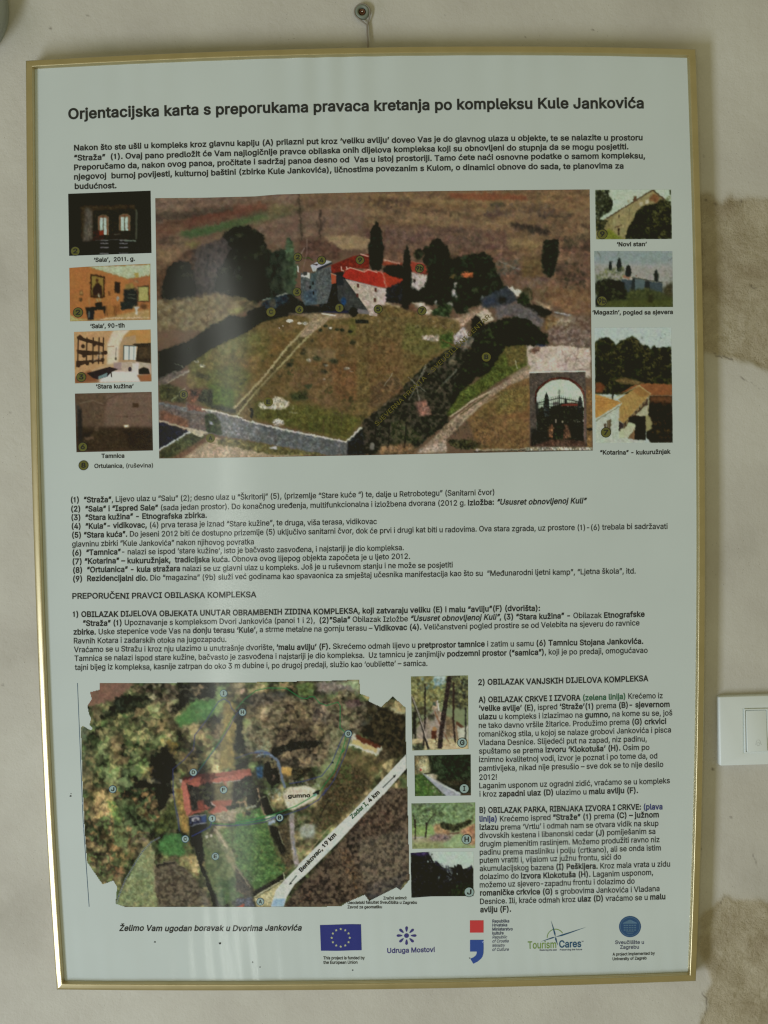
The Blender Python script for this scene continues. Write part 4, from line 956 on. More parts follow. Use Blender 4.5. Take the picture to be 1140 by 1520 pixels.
p.poly([(380,470),(480,450),(600,560),(560,600),(400,580)], (150,118,92), 2, .2); p.poly([(720,540),(915,450),(915,720),(850,740),(860,600),(740,600)], (150,108,88), 2.5, .25); p.poly([(310,640),(440,580),(620,620),(540,680),(360,670)], (112,92,96), 2.5, .3)
p.poly([(470,430),(640,470),(860,400),(900,430),(730,530),(640,555),(540,540),(460,500)], (40,40,28), 1.5, .4, rag=4); p.ln([(560,590),(700,575)], 2.2, (82,58,50), .8); p.ln([(110,640),(290,625)], 1, (150,145,150)); p.ln([(300,610),(350,600)], 1, (160,160,150))
p.poly([(130,400),(150,400),(152,665),(138,668)], (40,30,28)); p.poly([(280,440),(300,440),(292,540),(286,635),(262,635),(272,560)], (40,30,28)); p.ln([(285,470),(360,360)], 1.4, (40,34,30)); p.ln([(130,420),(120,350)], 1.2, (40,34,30)); p.ln([(870,440),(900,330)], .9, (110,88,66)); p.el(595,628,14,6,(80,62,56))
p.rough(.6, 2.5); p.rough(.5, 2.5); p.grain(.08)
ph = print_mesh(p, [(610.6,1192.5),(705.4,1191)], [(611.9,1259.8),(705.4,1258.7)], 'small photograph of two trees in a pale green park')
badge(692.6,1245.6,6.8,'H',m_pale,ph)
# ---- dark cedar
p = Pic(607, 1262, 706, 1335, (162,175,168), 12).T(600, 1170, 8.683)
dkp = [(80,832),(310,818),(330,860),(360,910),(385,960),(430,945),(470,1000),(520,1030),(600,1015),(640,1020),(650,985),(670,1010),(690,975),(735,985),(760,1040),(830,1020),(868,985),(895,1050),(895,1392),(90,1412)]
p.poly(dkp, (18,16,20), 1, .25); p.poly([(80,832),(310,818),(340,850),(200,870),(80,850)], (44,32,70), 2.5, .2); p.sc([(380,940),(480,960),(620,1020),(600,1080),(420,1000)], 50, .7, 1.8, [(50,44,70),(30,26,34)], .7); p.sc([(310,830),(370,840),(380,960),(340,960)], 22, .6, 1.4, [(140,150,148),(30,28,30)], .8)
p.sc([(540,1020),(620,1020),(610,1180),(530,1200),(560,1100)], 50, .6, 1.6, [(140,150,150),(110,118,120),(30,28,34)], .85); p.sc([(430,1070),(480,1090),(460,1160),(430,1160)], 10, .6, 1.3, [(120,128,128)], .8); p.el(308,945,8,10,(150,158,155)); p.el(683,1104,9,9,(130,138,136)); p.ln([(840,1040),(870,1000)], 1.5, (60,54,84), .8)
p.poly([(640,1240),(895,1200),(895,1390),(560,1395)], (26,32,20), 5, .4); p.sc([(700,1230),(880,1240),(860,1380),(700,1380)], 40, .5, 1.5, [(44,54,26),(60,50,28)], .5); p.rough(.5, 2.5); p.grain(.08)
ph = print_mesh(p, [(609.2,1265.8),(636,1264.2),(702.8,1264)], [(610.6,1332.6),(640,1330.4),(702.8,1330)], 'small photograph of a dark cedar silhouette')
badge(696.3,1323.8,6.8,'J',m_pale,ph)
# ---- the large air view of the walled estate
p = Pic(228, 279, 882, 684, (104,80,64), 21)
A_ = (220,280,3.353); B_ = (540,280,3.257); C_ = (220,480,3.353); D_ = (540,480,3.257)
Z1 = (230,280,6.706); Z2 = (390,340,6.706); Z3 = (540,340,6.333); Z4 = (700,380,6.333); Z5 = (230,560,6.706); Z6 = (780,540,10.857)
p.T(*A_)
p.poly([(30,40),(1140,10),(1140,130),(30,150)], (112,90,76), 2, .25, 7)
p.poly([(740,25),(1140,10),(1140,40),(760,60)], (128,100,72), 2, .15)
p.poly([(35,130),(400,80),(640,60),(640,110),(200,210),(35,215)], (96,68,54), 3, .2)
p.poly([(40,190),(300,120),(560,75),(600,90),(560,120),(160,215),(40,260)], (92,58,44), 2.5, .2); p.poly([(340,100),(560,72),(590,95),(430,125)], (112,66,50), 2.5, .15)
p.poly([(165,215),(400,160),(640,90),(780,95),(700,140),(460,190),(200,250),(150,245)], (86,90,60), 2.5, .2); p.poly([(180,215),(360,180),(440,165),(400,195),(220,245),(165,245)], (54,84,50), 2, .15); p.poly([(600,80),(760,85),(700,120),(600,130)], (108,100,66), 3, .15)
p.poly([(180,250),(430,215),(540,190),(600,280),(420,240),(200,290),(40,280)], (110,88,66), 3, .2)
p.poly([(530,190),(760,120),(1000,95),(1140,90),(1140,190),(860,230),(740,260),(640,290),(570,230)], (122,96,82), 2, .15)
for i in range(7): p.ln([(570+i*22,215+i*10),(760,165+i*14)], .7, (98,78,70), .6)
p.ln([(550,205),(572,198)], 1, (180,160,150)); p.poly([(760,60),(1140,35),(1140,90),(780,110)], (118,94,70), 2.5, .2)
p.poly([(870,235),(1000,232),(1120,245),(1100,310),(960,300),(900,260)], (146,120,94), 1.8, .1)
p.sc([(35,60),(450,50),(450,95),(250,120),(160,150),(35,165)], 190, .8, 2.4, [(70,54,50),(92,74,72),(54,46,40),(110,90,84),(124,106,96)], .55, 1.4)
p.poly([(35,125),(240,105),(420,90),(430,105),(250,140),(40,165)], (56,48,42), 2, .3, rag=5)
p.sc([(690,60),(800,50),(810,110),(700,90)], 26, .8, 2, [(70,60,52)], .7); p.sc([(890,65),(960,60),(970,110),(890,100)], 26, .8, 2, [(64,52,48)], .7); p.sc([(1020,60),(1140,45),(1140,95),(1030,95)], 50, .8, 2, [(72,60,54),(90,72,66)], .7)
p.sc([(920,150),(1060,120),(1140,180),(1140,240),(920,220)], 110, .8, 2.2, [(104,76,70),(82,64,56),(124,92,84)], .6)
p.poly([(35,250),(120,240),(140,270),(60,280)], (58,46,40), 2, .3, rag=4); p.poly([(40,280),(220,300),(180,380),(60,420),(40,440)], (124,96,68), 3, .2); p.poly([(60,265),(200,265),(200,278),(60,280)], (60,48,40), 2)
p.sc([(120,170),(160,160),(170,240),(130,250)], 20, .8, 1.8, [(52,52,40)], .6); p.ln([(120,255),(200,250)], 1.4, (150,130,104), .6); p.poly([(180,262),(260,270),(240,295),(180,290)], (104,100,52), 2, .2)
p.tex([(30,40),(1140,10),(1140,330),(700,330),(40,440)], [(70,52,42),(98,74,60),(118,92,72),(134,110,86)], 11, 1.6, .30, 3, 0, 2.4)
p.tex([(30,40),(1140,10),(1140,330),(700,330),(40,440)], [(60,46,40),(104,80,66),(140,116,96)], 3, 1.6, .18, 3, 0, 1.8); p.rough(1.3, 6)
p.poly([(40,430),(200,300),(250,300),(240,560),(40,560)], (86,60,44), 3, .3); p.sc([(40,400),(240,300),(250,500),(50,560)], 130, 1, 2.6, [(62,50,40),(96,70,52),(80,56,44)], .5)
p.poly([(240,300),(400,230),(460,300),(430,520),(220,530)], (70,60,56), 2.5, .3, rag=5); p.sc([(240,300),(400,235),(440,330),(420,500),(230,520)], 200, .7, 2.0, [(92,78,78),(56,48,46),(78,66,66),(40,40,36)], .5, .6)
p.poly([(110,380),(150,360),(210,370),(240,470),(230,560),(60,560),(60,500)], (30,30,26), 1.8, .4, rag=5)
big = [(365,235),(420,195),(480,184),(540,200),(575,245),(590,300),(640,330),(660,420),(690,520),(560,560),(520,600),(480,560),(390,530),(330,500),(340,420),(420,300)]
p.poly(big, (26,27,23), 1.6, .35, rag=5); p.sc(big, 240, 1, 3, [(22,24,20),(34,36,28),(18,18,18),(40,42,30)], .5); p.sc([(430,190),(530,190),(560,230),(440,220)], 24, .6, 1.6, [(66,66,44)], .7); p.sc([(240,420),(340,420),(340,520),(240,520)], 40, 1.5, 3, [(44,46,38),(52,54,46)], .5)
p.poly([(590,320),(680,300),(720,420),(730,600),(600,600)], (40,48,38), 3, .3, rag=5); p.cyp(705, 235, 560, 70, (62,76,56))
p.sc([(600,250),(700,240),(690,330),(600,320)], 40, .8, 2, [(92,80,62),(70,64,50)], .6)
p.ln([(750,28),(758,180),(765,260)], 1.4, (66,56,44)); p.sc([(738,40),(765,40),(785,250),(745,250)], 60, .6, 1.6, [(74,66,52),(52,46,38)], .6, .6); p.ln([(856,110),(858,250)], 1.3, (62,52,42)); p.ln([(835,165),(856,230),(876,160)], 1, (66,56,46)); p.sc([(835,120),(880,120),(880,250),(840,250)], 30, .5, 1.4, [(78,64,54)], .6, .6)
p.poly([(740,250),(900,260),(960,300),(950,350),(780,350)], (90,64,54), 2, .3); p.sc([(760,240),(960,270),(960,340),(740,330)], 80, .7, 2, [(108,78,70),(70,54,46),(60,58,44)], .6, .7)
p.tex([(220,300),(400,230),(470,240),(450,520),(220,540)], [(34,32,30),(60,52,50),(92,78,78),(70,60,56)], 4, 2, .6, 3, 5, .6)
p.canopy(big, 5, [(30,32,26),(40,42,30),(26,26,26),(50,50,36)], .6, 2, 4, (.5,-.6)); p.canopy([(110,380),(150,360),(210,370),(240,470),(230,560),(60,560),(60,500)], 4, [(30,30,26),(44,42,32)], .6, 2, 4, (.5,-.6))
p.tex([(590,320),(680,300),(720,420),(730,600),(600,600)], [(26,28,24),(52,56,44),(70,74,58)], 5, 1.6, .6, 3, 4, .7); p.rough(1.0, 3)
# meadow below the dark trees
p.poly([(35,560),(230,545),(330,520),(480,545),(560,590),(470,610),(400,630),(310,704),(35,704)], (112,94,68), 1.5, .25, 6)
p.poly([(380,600),(540,575),(500,600),(400,630),(330,680),(420,620)], (122,120,72), 2, .2); p.sc([(130,630),(230,610),(240,680),(120,690)], 40, .5, 1.5, [(150,134,124),(90,70,60),(60,44,40)], .7); p.ln([(110,570),(160,568),(240,545)], 1.2, (150,150,124), .8); p.sc([(60,600),(180,590),(140,640),(70,640)], 26, .6, 1.6, [(64,54,50),(50,44,40)], .7)
p.ln([(385,520),(390,550)], 1.1, (40,32,28)); p.ln([(400,545),(470,550)], 1.8, (58,60,36), .8); p.ln([(240,620),(300,700)], .8, (90,72,60), .8); p.ln([(270,610),(285,690)], .8, (96,78,64), .7)
p.poly([(480,560),(540,580),(540,600),(470,610)], (60,56,44), 2, .3, rag=3)
p.tex([(35,560),(330,520),(560,590),(400,640),(310,704),(35,704)], [(72,58,44),(112,94,68),(128,112,80),(150,138,112)], 4, 1.8, .5, 2); p.rough(.8, 3)
# right part: brushy heath
p.T(*B_)
p.poly([(0,30),(330,15),(1095,5),(1100,110),(600,110),(0,100)], (126,98,68), 2.5, .22, 8)
p.poly([(400,25),(600,20),(770,35),(800,55),(560,58),(420,45)], (126,80,58), 2.5, .1)
p.poly([(0,100),(500,110),(1095,110),(1100,260),(400,200),(0,180)], (122,96,72), 3, .25, 8)
p.poly([(0,170),(200,180),(560,180),(760,240),(1100,240),(1100,500),(760,480),(560,400),(0,330)], (108,80,66), 3, .3, 8)
def brush(pts, n, cols, a=.6): p.sc(pts, n, .7, 2.4, cols, a, .8)
brush([(0,45),(200,40),(240,70),(200,100),(0,95)], 130, [(74,60,52),(96,80,72),(56,48,42)])
brush([(180,30),(380,15),(400,55),(200,60)], 60, [(112,88,74),(90,76,66)])
brush([(560,80),(760,60),(920,70),(930,130),(600,140)], 150, [(88,74,70),(70,60,56),(112,94,88)])
brush([(0,100),(560,120),(600,130),(0,125)], 50, [(82,66,52)], .5)
p.ln([(230,95),(480,122)], 1.8, (70,58,46), .7); p.ln([(480,122),(560,128)], 1.2, (88,70,54), .6); p.ln([(850,130),(980,135)], 2.2, (74,62,56), .7)
brush([(700,160),(900,190),(900,230),(720,200)], 80, [(56,48,44),(70,58,52)], .75); p.poly([(700,160),(800,178),(900,200),(880,222),(760,200),(700,175)], (56,48,42), 1.8, .3, rag=4)
brush([(100,180),(540,180),(700,230),(700,300),(300,290),(100,260)], 420, [(112,84,76),(128,98,90),(92,72,64),(82,62,56),(74,66,58)], .5)
for i in range(40):
    x = 120 + p.r.uniform(0, 560); y = 190 + p.r.uniform(0, 60); p.ln([(x,y+60),(x+p.r.uniform(-12,12),y)], .6, (84,66,58), .5)
brush([(560,200),(700,210),(700,290),(560,300)], 80, [(96,68,60),(110,78,70)], .6)
p.poly([(0,245),(50,250),(60,320),(0,310)], (130,108,86), 2, .15)
p.poly([(690,240),(860,250),(850,330),(700,300)], (128,104,72), 3, .2); brush([(640,270),(860,290),(860,330),(660,320)], 60, [(84,60,50),(70,56,46)], .6)
brush([(960,240),(1095,230),(1095,300),(960,290)], 110, [(58,54,42),(76,66,52),(46,44,36)], .7); brush([(1000,140),(1095,140),(1095,230),(1000,230)], 40, [(86,66,56)], .5)
p.poly([(760,330),(880,320),(860,420),(760,440)], (96,76,50), 3, .25); p.poly([(890,470),(1100,490),(1100,600),(1000,610),(880,540)], (128,92,66), 3, .2)
p.poly([(870,250),(940,245),(942,300),(925,400),(905,432),(870,415),(858,340)], (28,30,24), 1.2, .35, rag=3)
brush([(920,350),(1060,360),(1070,490),(1000,500),(920,470)], 160, [(44,42,34),(60,54,44),(76,60,50)], .7)
brush([(740,420),(900,430),(880,500),(740,480)], 130, [(126,108,104),(104,86,80),(86,72,66)], .6)
brush([(640,340),(760,340),(750,420),(640,430)], 120, [(70,72,66),(96,96,92),(44,48,40)], .65); p.ln([(650,350),(752,392)], .9, (140,140,140), .6)
brush([(980,540),(1100,540),(1100,684),(900,684),(1000,600)], 120, [(120,88,76),(96,70,58),(136,110,96)], .5)
p.tex([(0,30),(1095,5),(1100,600),(760,480),(560,380),(0,330)], [(62,44,38),(96,70,58),(118,90,66),(138,112,80)], 9, 1.8, .28, 3, 0, 2.2)
p.tex([(100,180),(700,200),(720,300),(100,290)], [(60,48,44),(100,78,72),(128,100,94)], 3.2, 1.8, .3, 3, 0, .7); p.tex([(0,100),(1095,60),(1095,260),(0,200)], [(70,54,44),(112,88,64),(134,110,76)], 3, 1.6, .16, 3, 0, 2.6); p.rough(1.2, 5)
brush([(0,45),(200,40),(230,70),(200,96),(0,92)], 120, [(66,50,46),(84,66,60),(50,42,38)], .7)
brush([(190,25),(370,15),(400,50),(210,55)], 40, [(92,68,58),(74,58,52)], .6)
p.poly([(400,25),(600,20),(770,35),(800,52),(560,56),(430,45)], (124,72,50), 2, .1, 5, .6)
p.poly([(230,50),(560,60),(700,60),(560,75),(240,70)], (138,116,80), 3, .1, 5, .5); p.poly([(0,100),(200,110),(480,130),(430,150),(0,130)], (140,114,84), 3, .1, 5, .45)
brush([(570,85),(760,65),(920,72),(930,130),(620,140)], 150, [(80,66,66),(62,54,52),(106,88,84)], .65); brush([(620,65),(690,62),(690,85),(600,88)], 26, [(58,56,44)], .7)
brush([(60,105),(480,122),(480,132),(60,120)], 60, [(62,50,42)], .7); brush([(840,126),(1000,128),(1000,140),(850,140)], 40, [(64,54,50)], .75); brush([(580,115),(680,120),(670,140),(590,135)], 36, [(70,52,50)], .7)
brush([(700,165),(800,178),(900,205),(890,225),(760,200)], 110, [(44,40,36),(60,48,42)], .85)
p.poly([(690,240),(800,235),(870,265),(820,285),(700,275)], (140,114,80), 3, .15, 5, .6); p.poly([(300,150),(640,160),(690,190),(400,180)], (134,108,82), 3, .15, 5, .5)
brush([(100,190),(300,185),(320,240),(110,260)], 90, [(92,66,64),(74,56,54),(110,84,80)], .6); brush([(440,200),(560,190),(570,270),(450,290)], 80, [(70,60,52),(56,54,42)], .65); brush([(590,210),(680,205),(700,290),(600,300)], 70, [(96,60,54),(78,50,44)], .65)
brush([(0,150),(90,170),(90,230),(0,240)], 50, [(70,54,48)], .6); brush([(960,235),(1095,225),(1095,300),(970,290)], 100, [(52,50,38),(66,58,46)], .75); brush([(1010,170),(1095,170),(1095,190),(1010,190)], 26, [(66,48,42)], .7)
p.poly([(870,250),(940,245),(942,300),(925,400),(905,432),(870,415),(858,340)], (30,33,25), 1.2, .3)
brush([(925,350),(1060,365),(1070,495),(1000,500),(925,470)], 150, [(40,40,30),(56,50,42)], .8); brush([(740,425),(900,435),(860,485),(750,480)], 110, [(124,104,104),(98,82,80)], .7); brush([(640,345),(750,345),(745,415),(645,425)], 90, [(84,86,80),(44,50,40),(104,104,98)], .7); p.ln([(650,350),(752,392)], .9, (150,150,148), .7)
p.T(*A_); p.ln([(750,28),(757,120),(765,255)], 1.5, (56,48,38), .9); p.sc([(742,60),(765,60),(780,250),(748,250)], 50, .6, 1.5, [(62,56,44),(46,40,34)], .7, .6); p.ln([(856,110),(858,250)], 1.3, (54,44,38), .9); p.ln([(836,160),(857,215),(876,150)], 1, (58,48,40), .8)
p.poly([(870,238),(1000,234),(1100,250),(1090,300),(960,296),(900,262)], (148,122,92), 1.8, .1, 5, .8)
p.poly([(170,215),(360,180),(560,130),(600,140),(420,195),(220,240),(165,238)], (66,86,50), 2.5, .15, 5, .65); p.poly([(230,140),(440,105),(580,78),(590,92),(420,130),(180,190)], (96,58,46), 2.5, .15, 5, .6)
p.T(*B_)
# evergreen mass right of the houses
dk = [(24,28,20),(34,38,26),(18,20,16),(44,50,32)]
for poly_, n in (([(330,250),(360,240),(400,280),(420,340),(520,320),(580,310),(620,330),(650,420),(690,480),(600,560),(500,580),(300,560),(230,500),(300,400)], 420),):
    p.poly(poly_, (28,32,24), 1.5, .4, rag=5); p.sc(poly_, n, .9, 3, dk, .6)
p.sc([(400,300),(540,300),(560,420),(420,460)], 110, .8, 2.2, [(60,66,40),(78,78,48),(48,56,36)], .55); p.sc([(430,340),(560,330),(600,360),(430,390)], 40, .8, 2, [(64,70,66),(52,60,44)], .6)
p.T(*B_); p.canopy([(330,250),(400,280),(420,340),(520,320),(580,310),(620,330),(650,420),(690,480),(600,560),(500,580),(300,560),(230,500),(300,400)], 5, [(34,38,26),(26,30,22),(50,54,36),(40,46,34)], .6, 2, 4, (.5,-.6)); p.rough(.9, 3)
p.T(*Z3)
p.poly([(910,415),(960,400),(1025,415),(1030,455),(930,460)], (150,82,52), 1.2, .3); p.poly([(760,470),(860,420),(870,440),(770,500)], (104,84,52), 2, .3)
for x, y, rx, ry in ((860,525,14,26),(845,600,16,34),(1115,640,10,20),(680,695,14,26),(630,650,12,8),(870,640,8,30),(810,710,24,18)): p.el(x, y, rx, ry, (158,150,146), .8, 1.2, .3)
p.poly([(640,760),(760,700),(830,720),(820,830),(640,820)], (42,52,32), 1.5, .4, rag=4); p.poly([(850,640),(980,680),(985,800),(850,790)], (32,38,26), 1.5, .4, rag=4)
# back wing and roofs
p.T(*Z3); p.poly([(0,235),(200,285),(360,320),(360,360),(200,340),(0,300)], (138,62,44), 1, .15); p.ln([(0,240),(40,255)], 1.2, (190,168,150)); p.ln([(195,292),(335,324)], 1.4, (190,170,152))
p.poly([(440,305),(640,345),(600,430),(440,400)], (150,62,46), 1, .12); p.poly([(540,400),(600,420),(600,440),(520,425)], (110,50,44)); p.poly([(425,395),(600,440),(590,520),(490,600),(430,540)], (160,150,138), 1, .12); p.poly([(462,465),(492,468),(492,505),(462,500)], (50,38,36)); p.poly([(590,292),(612,294),(610,332),(588,328)], (176,166,150)); p.ln([(440,300),(640,348)], .9, (172,120,96))
p.poly([(200,340),(360,340),(420,420),(430,560),(440,700),(210,690),(200,560)], (20,22,20), 1.5, .3)
p.poly([(205,560),(380,470),(400,690),(205,695)], (34,34,36), 1.5, .2)
p.poly([(0,390),(40,376),(170,405),(210,555),(0,510)], (164,46,34), 1, .06); p.poly([(175,405),(372,478),(215,556)], (158,54,36), 1, .06); p.ln([(0,385),(40,376),(172,406),(212,556)], 1.2, (196,150,132))
p.poly([(0,510),(205,562),(205,820),(100,830),(0,800)], (164,150,136), 1, .07); p.poly([(190,565),(208,562),(200,830),(185,830)], (176,160,150))
for x, y in ((110,572),(105,668)): p.poly([(x-12,y-22),(x+12,y-18),(x+12,y+20),(x-12,y+18)], (96,50,44))
p.poly([(205,690),(355,730),(350,840),(205,848)], (170,152,126), 1.2, .15); p.poly([(210,740),(300,770),(320,840),(210,845)], (96,70,46), 2.5, .3); p.poly([(265,768),(288,770),(290,795),(268,792)], (40,30,26))
p.poly([(355,700),(450,690),(430,850),(355,848)], (22,20,20), 1.2, .3); p.poly([(415,730),(450,690),(500,760),(480,860),(420,850)], (90,62,48), 1.8, .3)
p.poly([(450,685),(560,690),(650,770),(600,820),(540,760),(470,720)], (172,156,138), 1.2, .15); p.poly([(440,880),(540,822),(655,935),(500,930)], (170,160,144), 1.1, .08); p.poly([(590,835),(740,838),(742,945),(680,940)], (162,140,122), 1.1, .15); p.poly([(680,868),(705,870),(705,895),(682,892)], (50,36,34))
p.poly([(790,865),(900,830),(1060,760),(1100,700),(1140,720),(1140,780),(1000,860),(880,960),(800,950)], (164,136,116), 1.3, .25); p.poly([(740,900),(790,880),(790,940),(745,940)], (130,96,66), 1.2); p.sc([(830,780),(1100,740),(1100,780),(880,880)], 40, .5, 1.5, [(120,76,62),(180,160,148),(150,100,84)], .7, 1.4)
for x, t, b, w in ((115,-70,385,140),(405,140,700,84),(690,90,360,80),(770,150,480,80)): p.cyp(x, t, b, w, (22,27,22))
p.el(515,235,48,48,(36,38,28),1,1.4,.4,rag=3); p.poly([(560,160),(720,160),(700,400),(600,420),(560,300)], (32,36,26), 1.8, .4, rag=4); p.poly([(640,340),(760,250),(800,480),(830,680),(640,680),(560,560)], (24,28,20), 1.5, .4, rag=4)
p.poly([(430,540),(480,560),(560,600),(560,690),(440,690)], (22,24,18), 1.3, .4); p.poly([(180,370),(360,340),(380,460),(180,400)], (24,24,20), 1.5, .3)
p.sc([(440,870),(640,800),(1140,740),(1140,960),(760,960),(500,940)], 90, .5, 1.7, [(182,166,146),(150,120,98),(84,62,48),(60,58,40)], .7, 1.3)
# right of the houses: barn, bushes, clearing
p.T(*Z4)
p.poly([(80,400),(240,330),(330,285),(400,350),(440,420),(300,480),(100,490)], (58,60,66), 1.5, .2); p.poly([(100,440),(230,360),(220,440),(120,480)], (50,56,70), 1.8, .2); p.poly([(330,283),(475,325),(430,392)], (172,168,150)); p.el(290,420,40,40,(30,30,28),.9,2,.3)
p.poly([(470,330),(540,290),(580,400),(500,480),(420,440)], (28,34,20), 1.5, .4, rag=4); p.poly([(480,450),(640,460),(760,520),(720,590),(600,560),(500,500)], (30,28,22), 1.5, .4, rag=4)
p.ln([(545,340),(560,450)], 1.2, (120,110,84)); p.ln([(650,460),(680,350),(720,290)], 1.1, (70,66,44)); p.sc([(640,290),(720,290),(690,420),(640,400)], 16, .6, 1.5, [(70,66,40)], .7)
p.poly([(590,410),(760,470),(760,510),(640,470)], (150,132,108), 1.5, .25); p.ln([(780,530),(930,560)], 2.4, (158,154,156)); p.ln([(790,545),(900,560)], .8, (60,50,48)); p.poly([(770,570),(940,570),(930,620),(860,680),(790,660)], (156,138,116), 1.3, .25); p.poly([(700,560),(830,580),(800,640),(700,700)], (128,96,52), 2, .25)
p.poly([(210,470),(440,450),(560,500),(680,600),(640,680),(520,620),(330,560),(250,600)], (96,88,88), 2, .2); p.sc([(210,450),(440,430),(560,480),(690,600),(660,700),(520,620),(330,560),(220,620)], 260, .6, 1.7, [(124,114,118),(98,90,92),(70,66,64),(140,130,132)], .6, .7)
p.poly([(45,545),(150,495),(215,600),(120,640)], (168,154,132), 1.1, .08); p.poly([(0,600),(50,555),(130,660),(120,720),(0,770)], (24,24,18), 1.2, .3)
p.poly([(0,830),(100,700),(260,600),(420,570),(540,600),(640,700),(745,740),(700,770),(740,830),(620,840),(520,840),(300,860),(290,960),(200,1090),(90,1140),(0,1140)], (20,24,16), 1.5, .35, rag=5); p.sc([(0,820),(120,690),(280,590),(430,570),(540,620),(200,720),(60,860)], 110, .8, 2, [(48,62,24),(60,70,30),(36,46,22)], .6)
p.poly([(700,700),(820,690),(1118,700),(1120,860),(880,840),(740,800)], (120,98,88), 2, .3); p.sc([(660,700),(1118,600),(1118,850),(760,830)], 200, .6, 1.7, [(134,116,108),(96,74,64),(84,70,64),(156,140,132)], .55)
p.poly([(510,840),(640,850),(850,840),(1118,870),(1120,1140),(540,1140),(490,980)], (168,154,138), 1.3, .08, 8); p.poly([(560,860),(640,850),(640,900),(540,910)], (110,80,66), 1.8, .3, rag=3); p.sc([(1000,820),(1118,790),(1118,870),(1000,860)], 40, .6, 1.6, [(60,52,50),(90,80,76)], .7); p.poly([(600,825),(720,835),(680,850),(600,845)], (50,54,82), 1.5)
for q in ([(850,880),(890,990),(880,1080)], [(1000,880),(985,960),(960,1060)], [(985,960),(1060,1040)], [(890,990),(940,920)], [(800,1040),(880,1020)], [(940,900),(1000,980)], [(1000,1060),(1110,1080)], [(880,1080),(1118,1060)]): p.ln(q, .9, (110,84,84), .75)
p.poly([(290,860),(440,840),(520,860),(500,1000),(560,1060),(100,1140),(200,1060)], (96,84,48), 2, .2); p.ln([(405,970),(425,1060)], 1.6, (172,166,140)); p.sc([(290,860),(340,880),(310,930)], 10, .5, 1.2, [(130,130,120)], .8)
p.poly([(300,1140),(420,1090),(520,1020),(545,1140)], (140,118,98), 2, .15)
p.T(*Z4); p.canopy([(0,830),(100,700),(260,600),(420,570),(540,600),(640,700),(740,830),(520,840),(300,860),(200,1090),(0,1140)], 5, [(26,32,18),(44,54,24),(20,22,16),(34,42,24)], .55, 2, 4, (0,-.9)); p.tex([(700,560),(1118,560),(1118,860),(740,830)], [(70,54,48),(108,86,76),(140,120,110),(160,148,138)], 3, 1.8, .45, 2.5); p.tex([(420,200),(1118,300),(1118,560),(640,460),(420,300)], [(84,60,46),(120,90,64),(136,112,92)], 4, 1.6, .4, 3); p.rough(.8, 3)
# courtyard
p.T(*C_)
yard = [(60,704-700+0),(560,-5),(1140,-20),(1140,20),(1300,60),(1260,200),(1100,400),(1090,500),(985,590),(470,470),(265,425),(185,420),(60,390),(60,260),(200,200),(330,90)]
p.poly([(560,-30),(1140,-60),(1340,60),(1240,240),(1080,470),(985,585),(470,470),(280,420),(190,300),(200,200),(340,110),(430,60)], (104,86,54), 1.2, .2, 9)
p.poly([(200,200),(330,110),(440,60),(620,60),(600,170),(420,300),(440,430),(280,420),(230,300)], (94,88,48), 4, .22, 7); p.poly([(290,300),(420,330),(430,420),(310,415)], (78,92,40), 3, .2); p.poly([(340,120),(420,80),(450,120),(380,170)], (112,116,70), 3, .15); p.poly([(420,190),(560,150),(560,280),(440,320)], (116,92,54), 4, .2)
p.poly([(560,380),(700,360),(860,400),(1080,480),(985,580),(520,470)], (84,82,42), 3, .22); p.poly([(860,60),(1140,60),(1300,100),(1100,380),(950,380),(800,240)], (112,82,52), 4, .25); p.poly([(700,230),(900,220),(1060,260),(1040,400),(860,420),(700,300)], (104,80,58), 4, .25)
p.poly([(1000,-20),(1140,-20),(1140,100),(1000,90)], (100,84,46), 3, .25); p.poly([(780,120),(930,130),(930,190),(800,190)], (128,112,88), 3, .15)
p.sc([(560,0),(1240,0),(1200,240),(1060,470),(560,400)], 520, .6, 2.4, [(92,74,44),(124,94,60),(84,84,42),(110,70,46),(134,112,84),(66,60,36)], .4); p.sc([(210,190),(560,40),(480,330),(300,400)], 260, .6, 2.4, [(84,82,44),(114,96,56),(96,92,50),(74,78,38)], .4)
p.tex([(560,-30),(1140,-60),(1340,60),(1240,240),(1080,470),(985,585),(470,470),(280,420),(190,300),(340,110)], [(70,62,34),(98,80,46),(116,90,54),(136,112,76)], 5, 1.8, .42, 2.5); p.tex([(560,-30),(1340,60),(1080,470),(985,585),(470,470),(600,200)], [(74,58,38),(112,84,54),(128,100,72)], 2.4, 1.8, .35, 2.5); p.rough(.7, 3)
p.poly([(280,240),(440,200),(520,260),(420,420),(300,400)], (82,88,42), 4, .25, 7, .6); p.poly([(300,300),(420,330),(430,425),(310,418)], (76,94,38), 3, .25, 5, .7); p.poly([(520,380),(860,420),(1060,470),(985,580),(520,470)], (78,80,38), 4, .3, 7, .65); p.poly([(620,60),(800,30),(700,170),(560,240)], (104,80,44), 4, .25, 7, .5)
p.poly([(1000,-20),(1240,0),(1160,60),(1000,60)], (84,88,44), 4, .25, 6, .6); p.poly([(900,200),(1180,180),(1100,380),(940,380)], (112,74,48), 4, .3, 7, .5); p.poly([(440,60),(600,20),(560,80),(430,120)], (98,100,58), 4, .25, 6, .5)
p.sc([(560,0),(1240,0),(1200,240),(1060,470),(560,400)], 260, .5, 1.5, [(56,50,30),(48,46,28),(134,118,88),(70,72,36)], .6); p.sc([(300,180),(560,60),(480,330),(320,400)], 110, .5, 1.4, [(62,58,32),(56,64,30),(128,114,80)], .6)
p.poly([(800,-10),(865,-10),(560,340),(440,460),(410,432),(600,240)], (92,78,50), 1.2, .2)
